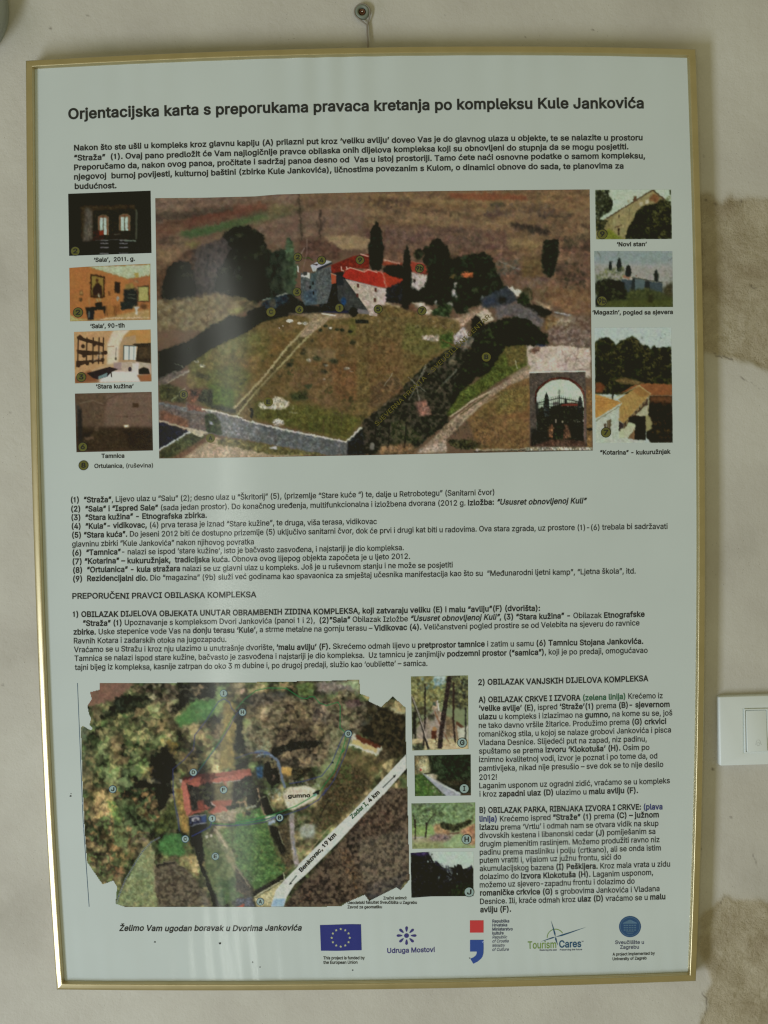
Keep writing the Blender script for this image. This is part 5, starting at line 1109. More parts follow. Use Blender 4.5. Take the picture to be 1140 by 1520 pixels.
p.ln([(815,-5),(700,110),(560,285),(420,430)], 3.2, (160,144,108)); p.ln([(858,0),(740,125),(620,250),(520,360),(445,455)], 2.6, (156,140,104)); p.ln([(530,350),(560,320),(640,230)], 2.2, (96,82,54), .6)
for x, y, r in ((1020,95,18),(1075,118,16),(962,158,10),(840,175,20),(925,188,22),(705,205,18),(715,185,12),(655,262,10),(770,150,14),(775,132,10),(815,85,10),(880,205,14),(875,240,16),(860,30,8),(905,25,10),(965,35,12),(1005,42,12),(480,280,10),(465,300,8),(615,160,8),(570,185,8),(1110,190,34),(1100,72,12)): p.el(x, y, r, r * .62, (40,42,30), .85, 1.3, .3)
for x, y, r in ((800,182,14),(885,207,10),(990,225,16),(875,275,6),(905,22,10),(780,0,16),(240,190,14),(270,210,16),(1010,240,8),(650,497,30),(640,488,24)): p.el(x, y, r, r * .5, (158,150,138), .8, 1.2, .4)
p.poly([(545,400),(600,390),(640,360),(700,390),(700,410),(660,430),(600,425),(560,425)], (160,150,128), 1.2, .25, rag=3); p.sc([(620,360),(710,390),(740,445),(660,430)], 34, .5, 1.5, [(166,158,140),(96,84,56)], .7); p.ln([(700,440),(742,448)], .9, (150,144,124))
p.poly([(700,350),(790,330),(800,380),(720,385)], (56,58,36), 3, .3); p.poly([(770,310),(820,300),(800,330)], (62,66,44), 1.6); p.ln([(740,310),(780,360),(900,400)], .8, (96,74,60), .7)
p.poly([(510,420),(522,422),(520,475),(510,470)], (36,36,26)); p.ln([(497,425),(508,440)], 1, (150,140,116))
def bush(cx, cy, r, n=26, cols=((46,54,30),(64,72,38),(34,38,24))): p.sc([(cx-r,cy-r*.8),(cx+r,cy-r*.8),(cx+r,cy+r*.8),(cx-r,cy+r*.8)], n, .7, 2.2, list(cols), .6)
for c in ((1070,330,26),(1040,400,44),(1100,440,40),(990,380,30),(900,330,22),(820,520,24),(1060,480,36),(1130,300,30),(700,240,20)): bush(*c)
p.sc([(700,250),(880,240),(900,300),(720,310)], 60, .6, 1.8, [(120,88,76),(96,70,60)], .5); p.sc([(860,400),(1020,380),(1000,500),(880,520)], 70, .5, 1.6, [(110,84,66),(88,68,50),(64,60,38)], .55)
for q in ([(960,520),(965,440),(930,400)], [(965,450),(1010,400)], [(870,550),(872,480)], [(965,470),(920,440)]): p.ln(q, .9, (80,62,48), .8)
# long shadow across the left
p.poly([(620,-45),(560,-50),(480,-10),(330,0),(200,88),(50,140),(50,290),(130,260),(200,205),(340,110),(480,50),(560,-5),(700,-40),(740,-60)], (20,24,16), 1.6, .3)
p.T(*A_); p.poly([(490,615),(560,585),(700,520),(760,560),(850,590),(900,600),(880,628),(760,625),(640,632),(540,660),(500,690)], (24,26,24), 1.5, .25); p.poly([(310,700),(400,632),(470,640),(560,600),(600,640),(500,700),(420,745),(300,745)], (20,24,16), 1.6, .3)
p.poly([(560,570),(690,520),(700,560),(600,610)], (38,46,54), 1.8, .2); p.ln([(570,555),(610,545)], 1.4, (120,130,124)); p.ln([(640,538),(695,520)], 1.5, (150,150,140)); p.el(620,570,16,22,(84,76,62),.8,1.3,.3)
p.T(*C_); p.poly([(45,280),(130,235),(195,235),(205,245),(100,295),(60,320)], (96,84,78), 1.3, .2); p.ln([(95,297),(200,238)], 1.3, (158,150,130)); p.ln([(130,198),(175,218)], 1, (130,124,110)); p.poly([(240,240),(320,265),(300,285),(240,265)], (60,56,36), 2, .3)
p.poly([(50,310),(100,300),(160,320),(200,400),(60,385)], (66,64,40), 2, .3); p.ln([(115,382),(150,358)], 1.4, (150,152,124)); p.ln([(155,345),(188,322)], 1.2, (146,146,120)); p.poly([(195,330),(300,320),(300,350),(215,400),(190,390)], (112,72,54), 1.8, .3); p.poly([(205,330),(240,325),(245,360),(215,360)], (50,34,28), 1.5, .3); p.poly([(275,325),(320,325),(320,400),(440,430),(430,448),(320,425),(240,380)], (46,46,34), 1.8, .25); p.poly([(140,420),(185,415),(190,432)], (164,158,136))
# boundary wall, gate and road
p.poly([(50,388),(185,420),(190,392),(270,425),(470,478),(985,592),(1062,515),(1068,530),(990,655),(900,657),(370,560),(290,545),(180,520),(55,480)], (104,102,104), 1, .2, 3)
p.poly([(50,400),(180,440),(300,450),(290,545),(60,480)], (98,84,80), 1.5, .22, 3); p.poly([(60,430),(200,480),(200,525),(58,482)], (112,76,60), 2, .2); p.poly([(190,395),(290,420),(290,440),(195,432)], (120,76,64), 1.3, .2)
p.poly([(560,500),(985,600),(985,655),(900,655),(560,585)], (94,94,96), 1.5, .2, 3); p.poly([(992,592),(1066,520),(1078,540),(1080,655),(990,655)], (30,30,32), 1.3, .3)
p.ln([(268,427),(340,440),(470,472)], 2.6, (168,164,150)); p.ln([(474,480),(700,535),(985,590)], 2.6, (166,164,152)); p.ln([(985,588),(1062,518)], 2.8, (168,166,150))
p.poly([(280,462),(300,448),(330,452),(356,490),(370,556),(288,540)], (50,56,36), 1, .12); p.poly([(300,486),(320,488),(324,504),(304,502)], (140,144,156)); p.ln([(340,512),(360,500)], .9, (120,104,84))
p.poly([(140,675),(280,590),(300,560),(350,570),(380,600),(600,640),(800,655),(700,665),(300,672)], (158,136,114), 1.3, .12); p.poly([(55,640),(200,540),(290,560),(260,580),(140,668),(55,672)], (66,66,42), 1.5, .3); p.poly([(110,672),(270,580),(300,580),(170,672)], (104,74,56), 2.5, .2)
p.poly([(345,585),(400,570),(900,655),(620,655),(420,612),(350,605)], (98,90,58), 1.8, .3, rag=4); p.poly([(600,615),(640,612),(640,625),(610,625)], (160,158,150))
p.poly([(52,488),(205,538),(55,628)], (24,24,40), 1, .15); p.ln([(55,484),(180,520),(292,545)], 2.4, (166,154,132)); p.poly([(180,520),(292,542),(265,568),(200,540)], (164,152,130)); p.ln([(55,630),(205,540)], 2.6, (160,164,156))
# ruined north front and the belt of trees
p.T(*D_)
gap = [(-40,-60),(120,-90),(300,-40),(460,-10),(470,100),(340,200),(180,310),(20,460),(-30,420)]
p.poly(gap, (108,88,54), 2.5, .25, 7); p.poly([(200,0),(430,30),(440,110),(300,170),(180,120)], (92,96,50), 3, .25, 6, .8); p.poly([(0,100),(180,60),(200,260),(40,380)], (110,74,50), 4, .25, 6, .6); p.tex(gap, [(70,54,34),(104,88,54),(128,104,70)], 3.5, 1.8, .45, 2.5); p.sc(gap, 150, .5, 1.8, [(56,50,32),(72,78,38),(130,108,78)], .55)
p.sc([(230,-30),(480,-40),(520,60),(440,100),(260,60)], 46, .6, 2.0, [(168,154,136),(150,132,112),(60,50,40)], .75, 1.4); p.sc([(60,-40),(160,-40),(160,0),(60,0)], 14, .6, 1.6, [(60,60,44),(160,150,130)], .7)
p.poly([(0,470),(90,400),(180,320),(300,200),(420,120),(520,60),(600,0),(700,-20),(760,60),(680,130),(600,210),(540,260),(460,350),(420,420),(400,490),(330,540),(250,600),(200,632),(0,632)], (32,34,26), 1.8, .35, rag=5)
p.sc([(100,400),(300,200),(460,110),(430,240),(350,350),(330,500),(120,580)], 240, .7, 2.2, [(46,48,34),(62,54,44),(28,30,22),(84,72,62)], .5)
p.poly([(40,300),(160,250),(200,330),(90,400),(20,420)], (96,74,52), 3, .25); p.sc([(60,240),(190,240),(190,360),(60,400)], 70, .7, 2, [(124,96,84),(98,70,56),(80,66,50)], .5)
p.poly([(430,60),(480,20),(540,80),(500,130),(440,110)], (150,140,134), 1.8, .25, rag=3); p.poly([(410,165),(445,155),(440,205),(412,195)], (142,132,112), 1.3, .2); p.ln([(445,225),(415,262),(385,290)], 3, (140,140,128)); p.ln([(385,290),(345,335)], 2, (112,110,84)); p.poly([(360,60),(430,40),(430,110),(380,120)], (70,84,40), 2, .3); p.poly([(270,60),(370,55),(360,90),(290,80)], (160,144,126), 1.3, .25, rag=3)
p.ln([(380,80),(440,110),(520,120),(550,150)], 1.4, (120,72,50), .7); p.ln([(95,400),(122,372)], 2.2, (120,104,90)); p.poly([(0,480),(60,480),(40,630),(0,630)], (30,28,24), 2, .3); p.poly([(130,480),(190,470),(300,560),(200,600),(140,600)], (52,58,34), 2.5, .3, rag=5)
p.tex([(0,470),(180,320),(300,200),(420,120),(520,60),(560,120),(430,280),(420,420),(250,600),(0,610)], [(22,24,18),(44,46,32),(70,62,50),(104,88,74)], 4, 2, .55, 2.5, 4); p.canopy([(540,60),(700,-20),(760,60),(680,130),(540,260),(420,420),(400,490),(440,300)], 4.5, [(28,34,20),(24,24,18),(44,50,28)], .6, 2, 4, (0,-.9)); p.rough(.8, 3)
for q in ([(300,200),(255,300),(270,380)], [(215,260),(260,300),(300,330)], [(255,300),(220,370)], [(300,210),(280,260)], [(100,300),(140,240)]): p.ln(q, 1, (150,140,130), .8)
p.poly([(245,380),(300,370),(330,440),(270,450)], (128,90,80), 2, .25); p.sc([(140,470),(190,480),(180,530),(145,520)], 14, .5, 1.4, [(120,96,84)], .7); p.poly([(90,590),(230,580),(260,630),(60,630)], (120,92,68), 2.5, .25); p.el(40,595,12,18,(130,124,118),.8,1.3)
for x in (60, 125, 205): p.ln([(x,480),(x-8,600)], 1.5, (28,24,22), .8)
# field and track to the right
p.poly([(400,440),(470,330),(600,240),(700,120),(780,110),(790,200),(640,290),(480,400),(420,450)], (78,84,40), 2, .25); p.sc([(410,440),(600,240),(660,260),(450,430)], 70, .7, 2, [(58,68,30),(88,96,46)], .5); p.poly([(680,115),(780,108),(790,190),(700,210)], (98,86,50), 2, .2); p.ln([(733,180),(740,218)], 1.4, (168,162,136))
p.poly([(800,260),(700,300),(600,370),(500,460),(560,620),(800,610),(1100,600),(1105,320),(1080,300),(1075,600),(800,600)], (122,92,60), 2.2, .2, 7); p.poly([(640,360),(800,310),(800,460),(640,450)], (134,92,58), 4, .15); p.poly([(520,470),(600,380),(700,320),(720,380),(600,460)], (112,96,56), 3, .2)
p.poly([(250,628),(330,560),(430,460),(600,330),(700,270),(790,205),(800,262),(700,300),(600,370),(500,465),(400,560),(330,628)], (144,122,104), 1.5, .14); p.ln([(420,450),(530,370),(610,330)], 2.4, (166,148,124)); p.ln([(480,470),(560,400),(660,345)], 2.2, (160,142,118)); p.ln([(470,440),(540,385),(600,345)], 1.8, (78,70,46), .85)
p.poly([(265,610),(400,560),(400,625),(270,628)], (160,140,124), 1.8, .15); p.sc([(330,540),(460,460),(480,520),(360,600)], 60, .6, 2, [(50,46,36),(70,62,56),(96,80,70)], .7); p.poly([(410,560),(520,560),(620,600),(480,612),(410,590)], (54,52,34), 2, .4, rag=4); p.sc([(500,480),(620,470),(640,560),(500,580)], 90, .6, 2, [(96,66,52),(70,54,40),(58,56,36)], .5)
p.poly([(540,608),(1108,600),(1108,614),(540,622)], (160,152,138), 1, .15); p.ln([(536,620),(800,614)], 1.4, (34,30,28)); p.ln([(800,616),(1108,612)], .8, (50,44,40)); p.sc([(620,570),(800,560),(800,600),(620,600)], 40, .6, 1.6, [(128,102,78),(90,70,52)], .6); p.poly([(1078,320),(1105,330),(1105,500),(1078,500)], (122,90,58), 1.3, .2); p.poly([(1080,505),(1108,508),(1108,520),(1080,518)], (40,32,26))
p.tex([(800,260),(600,370),(500,460),(560,620),(800,610),(800,300)], [(84,60,42),(120,88,58),(136,104,70)], 4, 1.8, .5, 3); p.rough(.8, 3)
p.poly([(640,330),(800,300),(790,420),(640,450)], (104,96,54), 4, .3, 6, .55); p.sc([(480,470),(620,440),(680,560),(500,590)], 110, .6, 1.9, [(60,46,38),(78,58,46),(52,52,32),(100,82,64)], .65); p.sc([(620,400),(800,340),(800,600),(560,600)], 160, .5, 1.5, [(88,66,44),(140,110,78),(78,72,42)], .5)
# tower and front of the manor
p.T(*Z2)
p.poly([(640,400),(820,430),(1050,820),(870,850),(560,830),(640,540)], (34,34,36), 1.3, .2); p.poly([(560,540),(850,480),(860,850),(560,840)], (24,24,26), 1.6, .25)
p.poly([(680,360),(900,270),(1060,250),(1060,400),(860,385),(790,440),(680,440)], (112,38,28), 1.2, .15); p.poly([(730,430),(800,425),(800,470),(735,470)], (40,32,30), 1.2)
p.poly([(380,430),(470,500),(540,410),(680,370),(690,560),(640,740),(540,750),(420,760),(380,690)], (82,84,84), 1.1, .16, 3); p.poly([(400,620),(540,600),(540,750),(420,760)], (68,80,90), 2, .2); p.poly([(470,440),(535,430),(520,600),(480,600)], (72,82,84), 1.6, .15)
p.poly([(475,360),(560,320),(635,310),(692,325),(540,392),(530,420),(500,425)], (150,152,150)); p.poly([(485,350),(555,345),(540,365)], (70,56,58)); p.poly([(540,390),(692,328),(690,345),(545,418)], (44,48,54)); p.poly([(380,462),(445,430),(468,435),(468,498),(440,482),(382,475)], (162,160,150)); p.poly([(400,425),(445,428),(440,460),(405,462)], (60,60,56)); p.poly([(343,365),(356,368),(362,435),(345,425)], (160,156,146))
for x, y in ((500,540),(505,636),(472,580)): p.el(x, y, 9, 18, (24,24,28))
p.poly([(680,440),(732,460),(732,540),(685,548)], (160,74,50)); p.ln([(680,442),(732,462)], 1.1, (190,150,120))
p.poly([(740,470),(820,500),(1050,815),(860,850),(745,700)], (58,58,56), 1.2, .14); p.poly([(735,450),(800,470),(800,560),(740,560)], (40,42,44), 1.5); p.el(805,720,26,42,(30,62,104),.9,1.5,.2); p.poly([(600,820),(860,810),(860,835),(600,838)], (38,38,60), 1.5)
p.poly([(820,498),(1140,575),(1140,870),(1060,860),(1040,800),(960,690)], (158,144,128), 1, .07, 4); p.poly([(930,790),(1050,810),(1060,850),(940,840)], (110,104,104), 1.5)
p.poly([(795,470),(830,405),(870,385),(1010,425),(1050,405),(1140,430),(1140,572),(830,495)], (160,44,34), 1, .06); p.ln([(830,405),(870,385),(1010,428),(1050,406),(1140,432)], 1.3, (196,146,128)); p.ln([(782,375),(785,410),(805,415)], 1.4, (190,156,140)); p.ln([(835,378),(840,395)], 1.6, (190,160,140)); p.ln([(975,250),(1050,272)], 1.4, (196,160,140)); p.ln([(825,500),(1140,577)], .9, (130,120,120))
for x, y in ((948,562),(1122,605),(943,660),(1118,706)): p.poly([(x-10,y-20),(x+10,y-16),(x+10,y+22),(x-10,y+18)], (84,42,38))
p.el(900,830,46,56,(20,22,18),1,1.4,.3,rag=3); p.poly([(920,900),(1050,905),(1055,940),(925,938)], (28,30,26), 1.2, .3)
p.poly([(230,840),(600,835),(860,845),(900,880),(640,900),(520,1000),(400,1073),(350,1073),(480,900),(420,870)], (140,116,92), 1.8, .15); p.poly([(480,930),(560,890),(700,850),(600,960),(430,1073),(360,1073)], (148,128,104), 1.5, .1); p.ln([(590,842),(720,860)], 2, (176,166,150)); p.el(270,915,38,17,(170,160,142),.95,1.1,.3); p.el(365,938,22,13,(172,160,144),.95,1.1,.3); p.el(675,985,14,10,(170,160,148)); p.el(200,965,7,6,(170,160,150)); p.el(165,985,6,6,(170,160,150))
for x, y in ((575,1010),(625,965),(740,1000),(790,1005),(870,1020)): p.el(x, y, 22, 14, (38,44,30), .9, 1.2, .3)
p.ln([(405,290),(460,285),(498,315)], 1.3, (58,74,30)); p.ln([(380,250),(415,190)], 1.2, (150,128,120), .8); p.ln([(400,410),(440,240),(440,100)], 1.5, (124,96,88), .7)
# gate inset
p.T(*Z6)
p.poly([(65,152),(965,130),(992,1332),(78,1338)], (80,70,64), 1, .16, 4); p.ln([(66,140),(560,120),(965,120)], 1.3, (160,170,160))
arch = [(185,1300),(175,640),(185,480),(230,410),(320,330),(420,270),(560,248),(700,268),(800,330),(880,410),(925,500),(940,640),(930,1240)]
rim = [(x + (x - 560) * .07, y - 38 if y < 640 else y) for x, y in arch]
p.poly([(x, y) for x, y in rim[1:-1]], (72,36,30), 1.1, .1); p.poly([(900,400),(960,560),(975,1240),(930,1240),(940,640)], (120,92,88), 1.4, .15); p.poly([(800,300),(900,400),(950,520),(925,500),(860,390)], (124,72,62), 1.3)
p.poly(arch, (160,172,152), 1); p.poly([(175,790),(200,720),(260,690),(330,740),(440,680),(560,640),(700,630),(860,640),(935,700),(935,1240),(185,1300)], (32,32,24), 1.2, .4, rag=3)
p.poly([(160,600),(205,640),(210,820),(170,840)], (50,46,42), 1.4); p.poly([(440,620),(530,610),(530,660),(440,670)], (96,88,88), 1.2); p.poly([(600,650),(720,630),(870,640),(870,680),(560,680)], (132,56,46), 1.2); p.sc([(560,680),(860,680),(860,720),(560,710)], 24, .5, 1.2, [(140,136,128),(70,56,52)], .8)
for x, t, b, w in ((338,455,860,90),(880,515,800,80),(645,550,640,44)): p.cyp(x, t, b, w, (38,40,40))
p.sc([(190,840),(930,720),(930,1000),(190,1000)], 110, .6, 1.6, [(60,66,28),(84,84,40),(30,30,22),(44,46,24)], .6); p.poly([(370,1040),(430,960),(480,1000),(440,1200),(370,1180)], (120,80,60), 1.6, .3); p.poly([(610,960),(680,1000),(740,1180),(600,1220)], (120,82,62), 1.6, .3); p.poly([(480,890),(500,890),(498,960),(480,960)], (158,140,124)); p.el(600,940,14,24,(160,150,130)); p.sc([(770,900),(935,895),(935,945),(780,945)], 12, .5, 1.2, [(170,165,150)], .8); p.sc([(770,1050),(860,1040),(850,1085),(775,1085)], 8, .5, 1.1, [(170,165,150)], .8)
ir = (26,24,26)
for i in range(24):
    x = 190 + i * 32; yt = 600 - 90 * (1 - abs(x - 545) / 370.0); p.ln([(x,yt),(x,1230)], .55, ir, .62)
p.ln([(190,632),(300,610),(545,550),(760,590),(880,625)], 1.0, ir, .9); p.ln([(190,650),(900,640)], .8, ir, .7); p.ln([(370,690),(900,715)], 1, ir, .8); p.ln([(200,962),(920,955)], 1, ir, .9); p.ln([(380,890),(720,880)], .8, ir, .7); p.ln([(543,510),(548,1240)], 1.6, ir, 1); p.ln([(350,950),(540,700)], .8, ir, .7); p.ln([(560,1180),(740,1010)], .8, ir, .7); p.el(543,460,26,40,(120,124,118),.6,1.2); p.ln([(543,420),(543,500)], .8, (90,90,86))
p.poly([(450,960),(640,960),(600,1240),(450,1240)], (26,30,20), 2, .4, rag=3); p.poly([(85,1180),(340,1220),(960,1230),(990,1332),(80,1338)], (82,58,48), 1.8, .25); p.poly([(90,1050),(280,1060),(380,1240),(90,1335)], (30,28,26), 2.2, .3); p.poly([(740,1000),(930,980),(930,1240),(800,1240)], (24,24,22), 2, .3)
p.poly([(0,1345),(400,1340),(1090,1350),(1090,1395),(0,1400)], (148,140,124), 1.2, .3); p.ln([(0,1412),(420,1405),(1090,1400)], 1.2, (48,40,36)); p.sc([(100,1340),(440,1340),(440,1390),(100,1400)], 30, .6, 1.5, [(116,84,72),(150,150,150)], .6)
p.T()
p.contrast(1.10, 84); p.grain(.10, 2.0, .04)
top = [(230.5,294.2),(300,293.6),(378,291.6),(411,288.8),(470,287.2),(560,285.2),(641,283.8),(760,282.4),(875,281.4)]
bot = [(236.2,680.6),(400,678.4),(560,675.4),(720,672),(880,668.8)]
ph = print_mesh(p, top, bot, 'large printed air view of a walled stone estate with red roofs', tone=(.83, .86, .81))
for cx, cy, ch in ((442,382,'2'),(477.3,386.6,'4'),(534.4,386.2,'9'),(622.6,398.6,'9b'),(440.8,433.6,'3'),(444.3,459.6,'6'),(503.8,457.2,'1'),(561.3,459,'5'),(626.3,461.4,'7'),(402.3,463.2,'C'),(721.8,530,'B'),(398.4,596.8,'E'),(272.6,585.9,'8'),(312.4,650.6,'A')):
    badge(cx, cy, 6.0, ch, m_olive, ph, edge=m_yellow if ch in 'CABE' else None)
text_mesh('diagonal_lettering', 560,632.5,728,471,6.6,[('T','SJEVERNA FRONTA - SVEUČILIŠNI CENTAR',m_yellow)], ph, .0005, False)
# ---- the map photographed from straight above
p = Pic(113, 1003, 611, 1350, (70,62,50), 31)
a1 = (100,1000,4.385); a2 = (350,1000,4.385); a3 = (100,1170,4.385); a4 = (350,1170,4.222); y7 = (260,1130,7.125); y8 = (380,1100,6.333)
p.T()
GR = [(66,84,52),(90,104,66),(44,56,36),(112,120,84),(34,38,28)]
BR = [(132,112,84),(104,82,64),(84,66,50),(150,128,98),(60,48,38)]
DK = [(30,28,24),(40,36,30),(22,22,20),(52,46,38)]
ALL = [(113,1003),(611,1003),(611,1350),(113,1350)]
CM = [(44,40,34),(34,34,28),(58,62,42),(72,90,56),(98,116,76),(86,84,58),(112,92,70),(142,120,88),(164,146,112)]
p.tex(ALL, [(34,32,28),(60,58,42),(92,86,62),(120,108,80)], 14, 2, .9, 1)
p.canopy(ALL, 10, CM, .8, 1, dark=.3); p.canopy(ALL, 5, CM, .4, 1, dark=.3)
p.T(*a1)
p.poly([(140,55),(440,60),(330,170),(130,215)], (108,80,70), 2, .1, 3)
for i in range(9): p.ln([(150,75+i*15),(420-i*8,66+i*16)], .5, (90,64,56), .4)
p.sc([(440,60),(700,60),(740,160),(600,240),(560,160),(480,140)], 120, 1, 3, [(150,134,112),(168,152,132),(112,92,76),(134,104,90)], .6)
p.poly([(730,70),(975,90),(978,160),(800,165),(720,260),(640,240),(720,180)], (34,32,28), 1.6, .3, rag=4); p.ln([(975,88),(978,162)], 1.1, (150,140,104)); p.ln([(790,160),(978,166)], .9, (150,154,130)); p.ln([(740,100),(930,92)], .9, (120,112,92)); p.sc([(800,60),(880,60),(880,140),(810,150)], 26, 1, 2.4, [(150,122,98),(168,142,112)], .8)
p.sc([(560,160),(720,150),(720,240),(580,240)], 60, 1, 2.8, [(160,146,124),(140,122,100)], .7)
p.poly([(820,175),(975,175),(980,260),(900,300),(780,330),(740,350),(700,300),(760,240)], (70,100,60), 1.8, .2, 4); p.sc([(740,180),(985,180),(960,280),(740,350)], 80, .8, 2.4, [(74,122,60),(54,92,48),(92,130,74),(48,64,36)], .55); p.sc([(830,230),(880,230),(880,300),(820,320)], 16, .7, 1.8, [(120,72,52)], .7)
p.poly([(975,80),(1030,80),(1030,180),(985,280),(960,260)], (100,112,74), 2, .2)
p.poly([(330,150),(480,130),(560,170),(480,250),(380,300),(180,380),(150,340),(280,210)], (36,38,30), 2, .35, rag=5); p.poly([(85,345),(125,345),(155,380),(130,450),(95,440)], (92,100,94), 2, .2); p.sc([(150,200),(290,190),(260,270),(160,310)], 70, .8, 2, [(120,104,82),(88,96,64),(140,116,96),(66,70,48)], .6)
p.sc([(200,300),(330,280),(360,360),(240,430)], 100, .9, 2.6, [(132,130,88),(112,108,76),(92,96,62)], .6); p.sc([(340,330),(470,320),(480,420),(300,420)], 80, .8, 2.2, [(60,92,56),(84,108,70),(50,60,40)], .6); p.sc([(460,180),(620,180),(640,330),(480,390)], 160, .8, 2.2, [(104,116,76),(80,104,62),(64,74,50),(134,110,92),(48,48,36)], .6)
p.sc([(440,260),(520,270),(520,360),(450,360)], 40, .8, 2.2, [(112,88,84)], .6); p.sc([(600,280),(720,290),(720,400),(600,400)], 80, .8, 2.2, [(150,136,100),(120,104,78),(84,80,56)], .6); p.sc([(430,430),(520,420),(540,500),(440,520)], 60, .8, 2.4, [(70,104,64),(88,122,80)], .6)
p.sc([(655,440),(720,450),(700,530),(665,530)], 40, 1, 2.4, [(150,118,58),(130,98,50)], .75); p.sc([(600,410),(640,410),(640,445),(605,445)], 14, 1, 2, [(160,134,78)], .7); p.sc([(250,460),(350,500),(350,560),(270,560)], 44, 1, 2.6, [(150,136,86),(132,118,76)], .75); p.sc([(380,460),(415,470),(410,520),(380,530)], 14, .9, 2, [(150,124,78)], .7)
p.poly([(350,440),(430,500),(430,600),(360,600),(340,520)], (28,28,24), 2.5, .3, rag=5); p.poly([(540,500),(650,480),(700,560),(680,789),(620,789),(560,700),(520,600)], (28,26,26), 2.5, .3, rag=5); p.poly([(340,620),(470,600),(520,720),(600,780),(340,789)], (26,26,24), 2.5, .3, rag=5)
p.sc([(150,500),(260,470),(340,600),(340,720),(200,780),(140,700)], 190, .9, 2.6, [(96,112,74),(74,96,60),(118,120,90),(54,66,44),(140,120,100)], .6); p.sc([(470,590),(550,600),(555,670),(480,660)], 40, 1, 2.6, [(150,124,78),(134,104,66)], .75); p.sc([(500,680),(600,690),(620,760),(520,740)], 50, .8, 2.2, [(140,132,120),(150,136,96),(104,88,70)], .7)
p.sc([(800,340),(1000,310),(1000,420),(850,560),(700,600),(820,480)], 190, .9, 2.6, [(150,124,92),(120,96,72),(104,84,64),(132,120,100)], .6); p.sc([(700,520),(880,500),(840,640),(720,680)], 90, .8, 2.2, [(134,112,74),(100,90,60),(150,124,84)], .6)
p.ln([(270,440),(380,345),(470,260),(560,170)], 1.4, (30,28,24), .7)
p.poly([(1020,190),(1090,180),(1090,620),(990,620),(1000,430)], (112,96,58), 3, .2); p.poly([(1090,250),(1140,200),(1140,480),(1090,500)], (34,34,30), 2.2, .35, rag=4)
# left edge darker strip
p.poly([(85,450),(150,460),(140,789),(100,789)], (72,78,62), 2.5, .3); p.poly([(180,380),(270,440),(180,480),(100,480),(130,390)], (38,38,32), 2.5, .3, rag=5)
p.T(); p.canopy([(122,1075),(250,1040),(250,1100),(210,1160),(150,1190),(122,1170)], 8, [(110,122,84),(84,104,62),(140,128,88),(50,60,40),(120,100,72)], .55); p.rough(1.4, 4); p.T(*a2)
p.sc([(0,60),(60,60),(60,140),(0,150)], 26, 1, 2.6, [(150,128,116)], .7); p.sc([(60,60),(170,60),(160,110),(80,140)], 40, .9, 2.2, [(120,124,80),(96,104,60)], .6); p.sc([(280,60),(400,55),(380,110),(300,110)], 46, .9, 2.2, [(146,104,84),(120,96,70)], .65)
p.poly([(390,60),(520,60),(500,150),(420,150)], (84,94,58), 2.5, .3); p.poly([(520,55),(800,40),(806,130),(720,100),(600,130),(540,120)], (108,96,92), 2, .25, 3); p.sc([(520,60),(800,50),(800,130),(680,180),(560,180)], 160, .7, 2, [(124,110,108),(96,92,84),(134,124,112),(84,84,70)], .6); p.poly([(640,60),(800,45),(806,120),(740,80)], (122,130,100), 2, .2)
p.sc([(100,130),(320,120),(320,320),(100,320)], 200, 1, 2.8, [(130,112,96),(104,84,72),(84,66,58),(140,120,104)], .6); p.sc([(330,180),(520,160),(560,400),(330,440)], 300, .8, 2.2, [(44,38,34),(92,72,56),(134,100,72),(112,96,84),(30,26,26)], .6)
p.poly([(500,190),(590,200),(590,320),(500,320)], (88,82,88), 3, .2); p.sc([(560,200),(700,200),(700,340),(580,330)], 110, .8, 2.2, [(120,100,98),(100,84,84),(74,56,60)], .55); p.poly([(700,170),(820,170),(830,220),(720,220)], (62,44,50), 2.5, .3, rag=4); p.sc([(690,220),(870,210),(830,360),(700,350)], 130, .8, 2.2, [(112,92,84),(128,84,74),(92,82,80),(80,66,58)], .55)
p.poly([(60,160),(110,130),(340,110),(320,160),(120,220)], (60,56,52), 2.5, .3); p.sc([(90,280),(240,280),(200,330),(100,330)], 26, .9, 2, [(150,104,72)], .6)
p.sc([(60,350),(280,330),(240,500),(60,510)], 210, .7, 2.2, [(124,132,112),(96,108,86),(140,140,124),(70,76,58)], .65); p.poly([(280,340),(520,400),(540,560),(300,640),(230,500)], (34,32,28), 2.8, .35, rag=5); p.sc([(280,400),(560,400),(500,600),(320,640)], 150, .7, 2, [(92,80,56),(60,54,44),(112,98,66),(26,24,22)], .55)
p.poly([(620,360),(700,350),(740,440),(690,600),(560,789),(480,789),(540,660),(600,520)], (104,110,80), 2.5, .2); p.sc([(560,400),(690,380),(640,560),(520,650)], 150, .7, 2, [(124,116,104),(98,96,80),(136,126,112)], .5); p.sc([(400,540),(490,540),(480,620),(420,600)], 30, 1, 2.6, [(140,118,92)], .7); p.poly([(300,610),(360,610),(360,665),(300,660)], (140,112,70), 2, .2)
p.poly([(900,200),(1000,230),(1105,280),(1108,520),(960,560),(800,370),(830,260)], (40,36,28), 2.5, .3, rag=5); p.sc([(860,240),(1100,280),(1100,520),(950,500)], 200, .8, 2.2, [(66,62,44),(92,66,48),(48,48,36),(34,30,24)], .55); p.sc([(950,210),(1022,160),(1100,230),(1100,290),(980,240)], 60, .7, 2, [(112,98,80),(86,90,60),(122,84,68)], .6); p.ln([(1010,225),(1105,275)], 2, (140,140,124), .7); p.ln([(905,205),(930,270)], 1.6, (132,122,116), .7); p.poly([(800,330),(870,290),(860,250),(900,280),(850,340)], (72,78,74), 3)
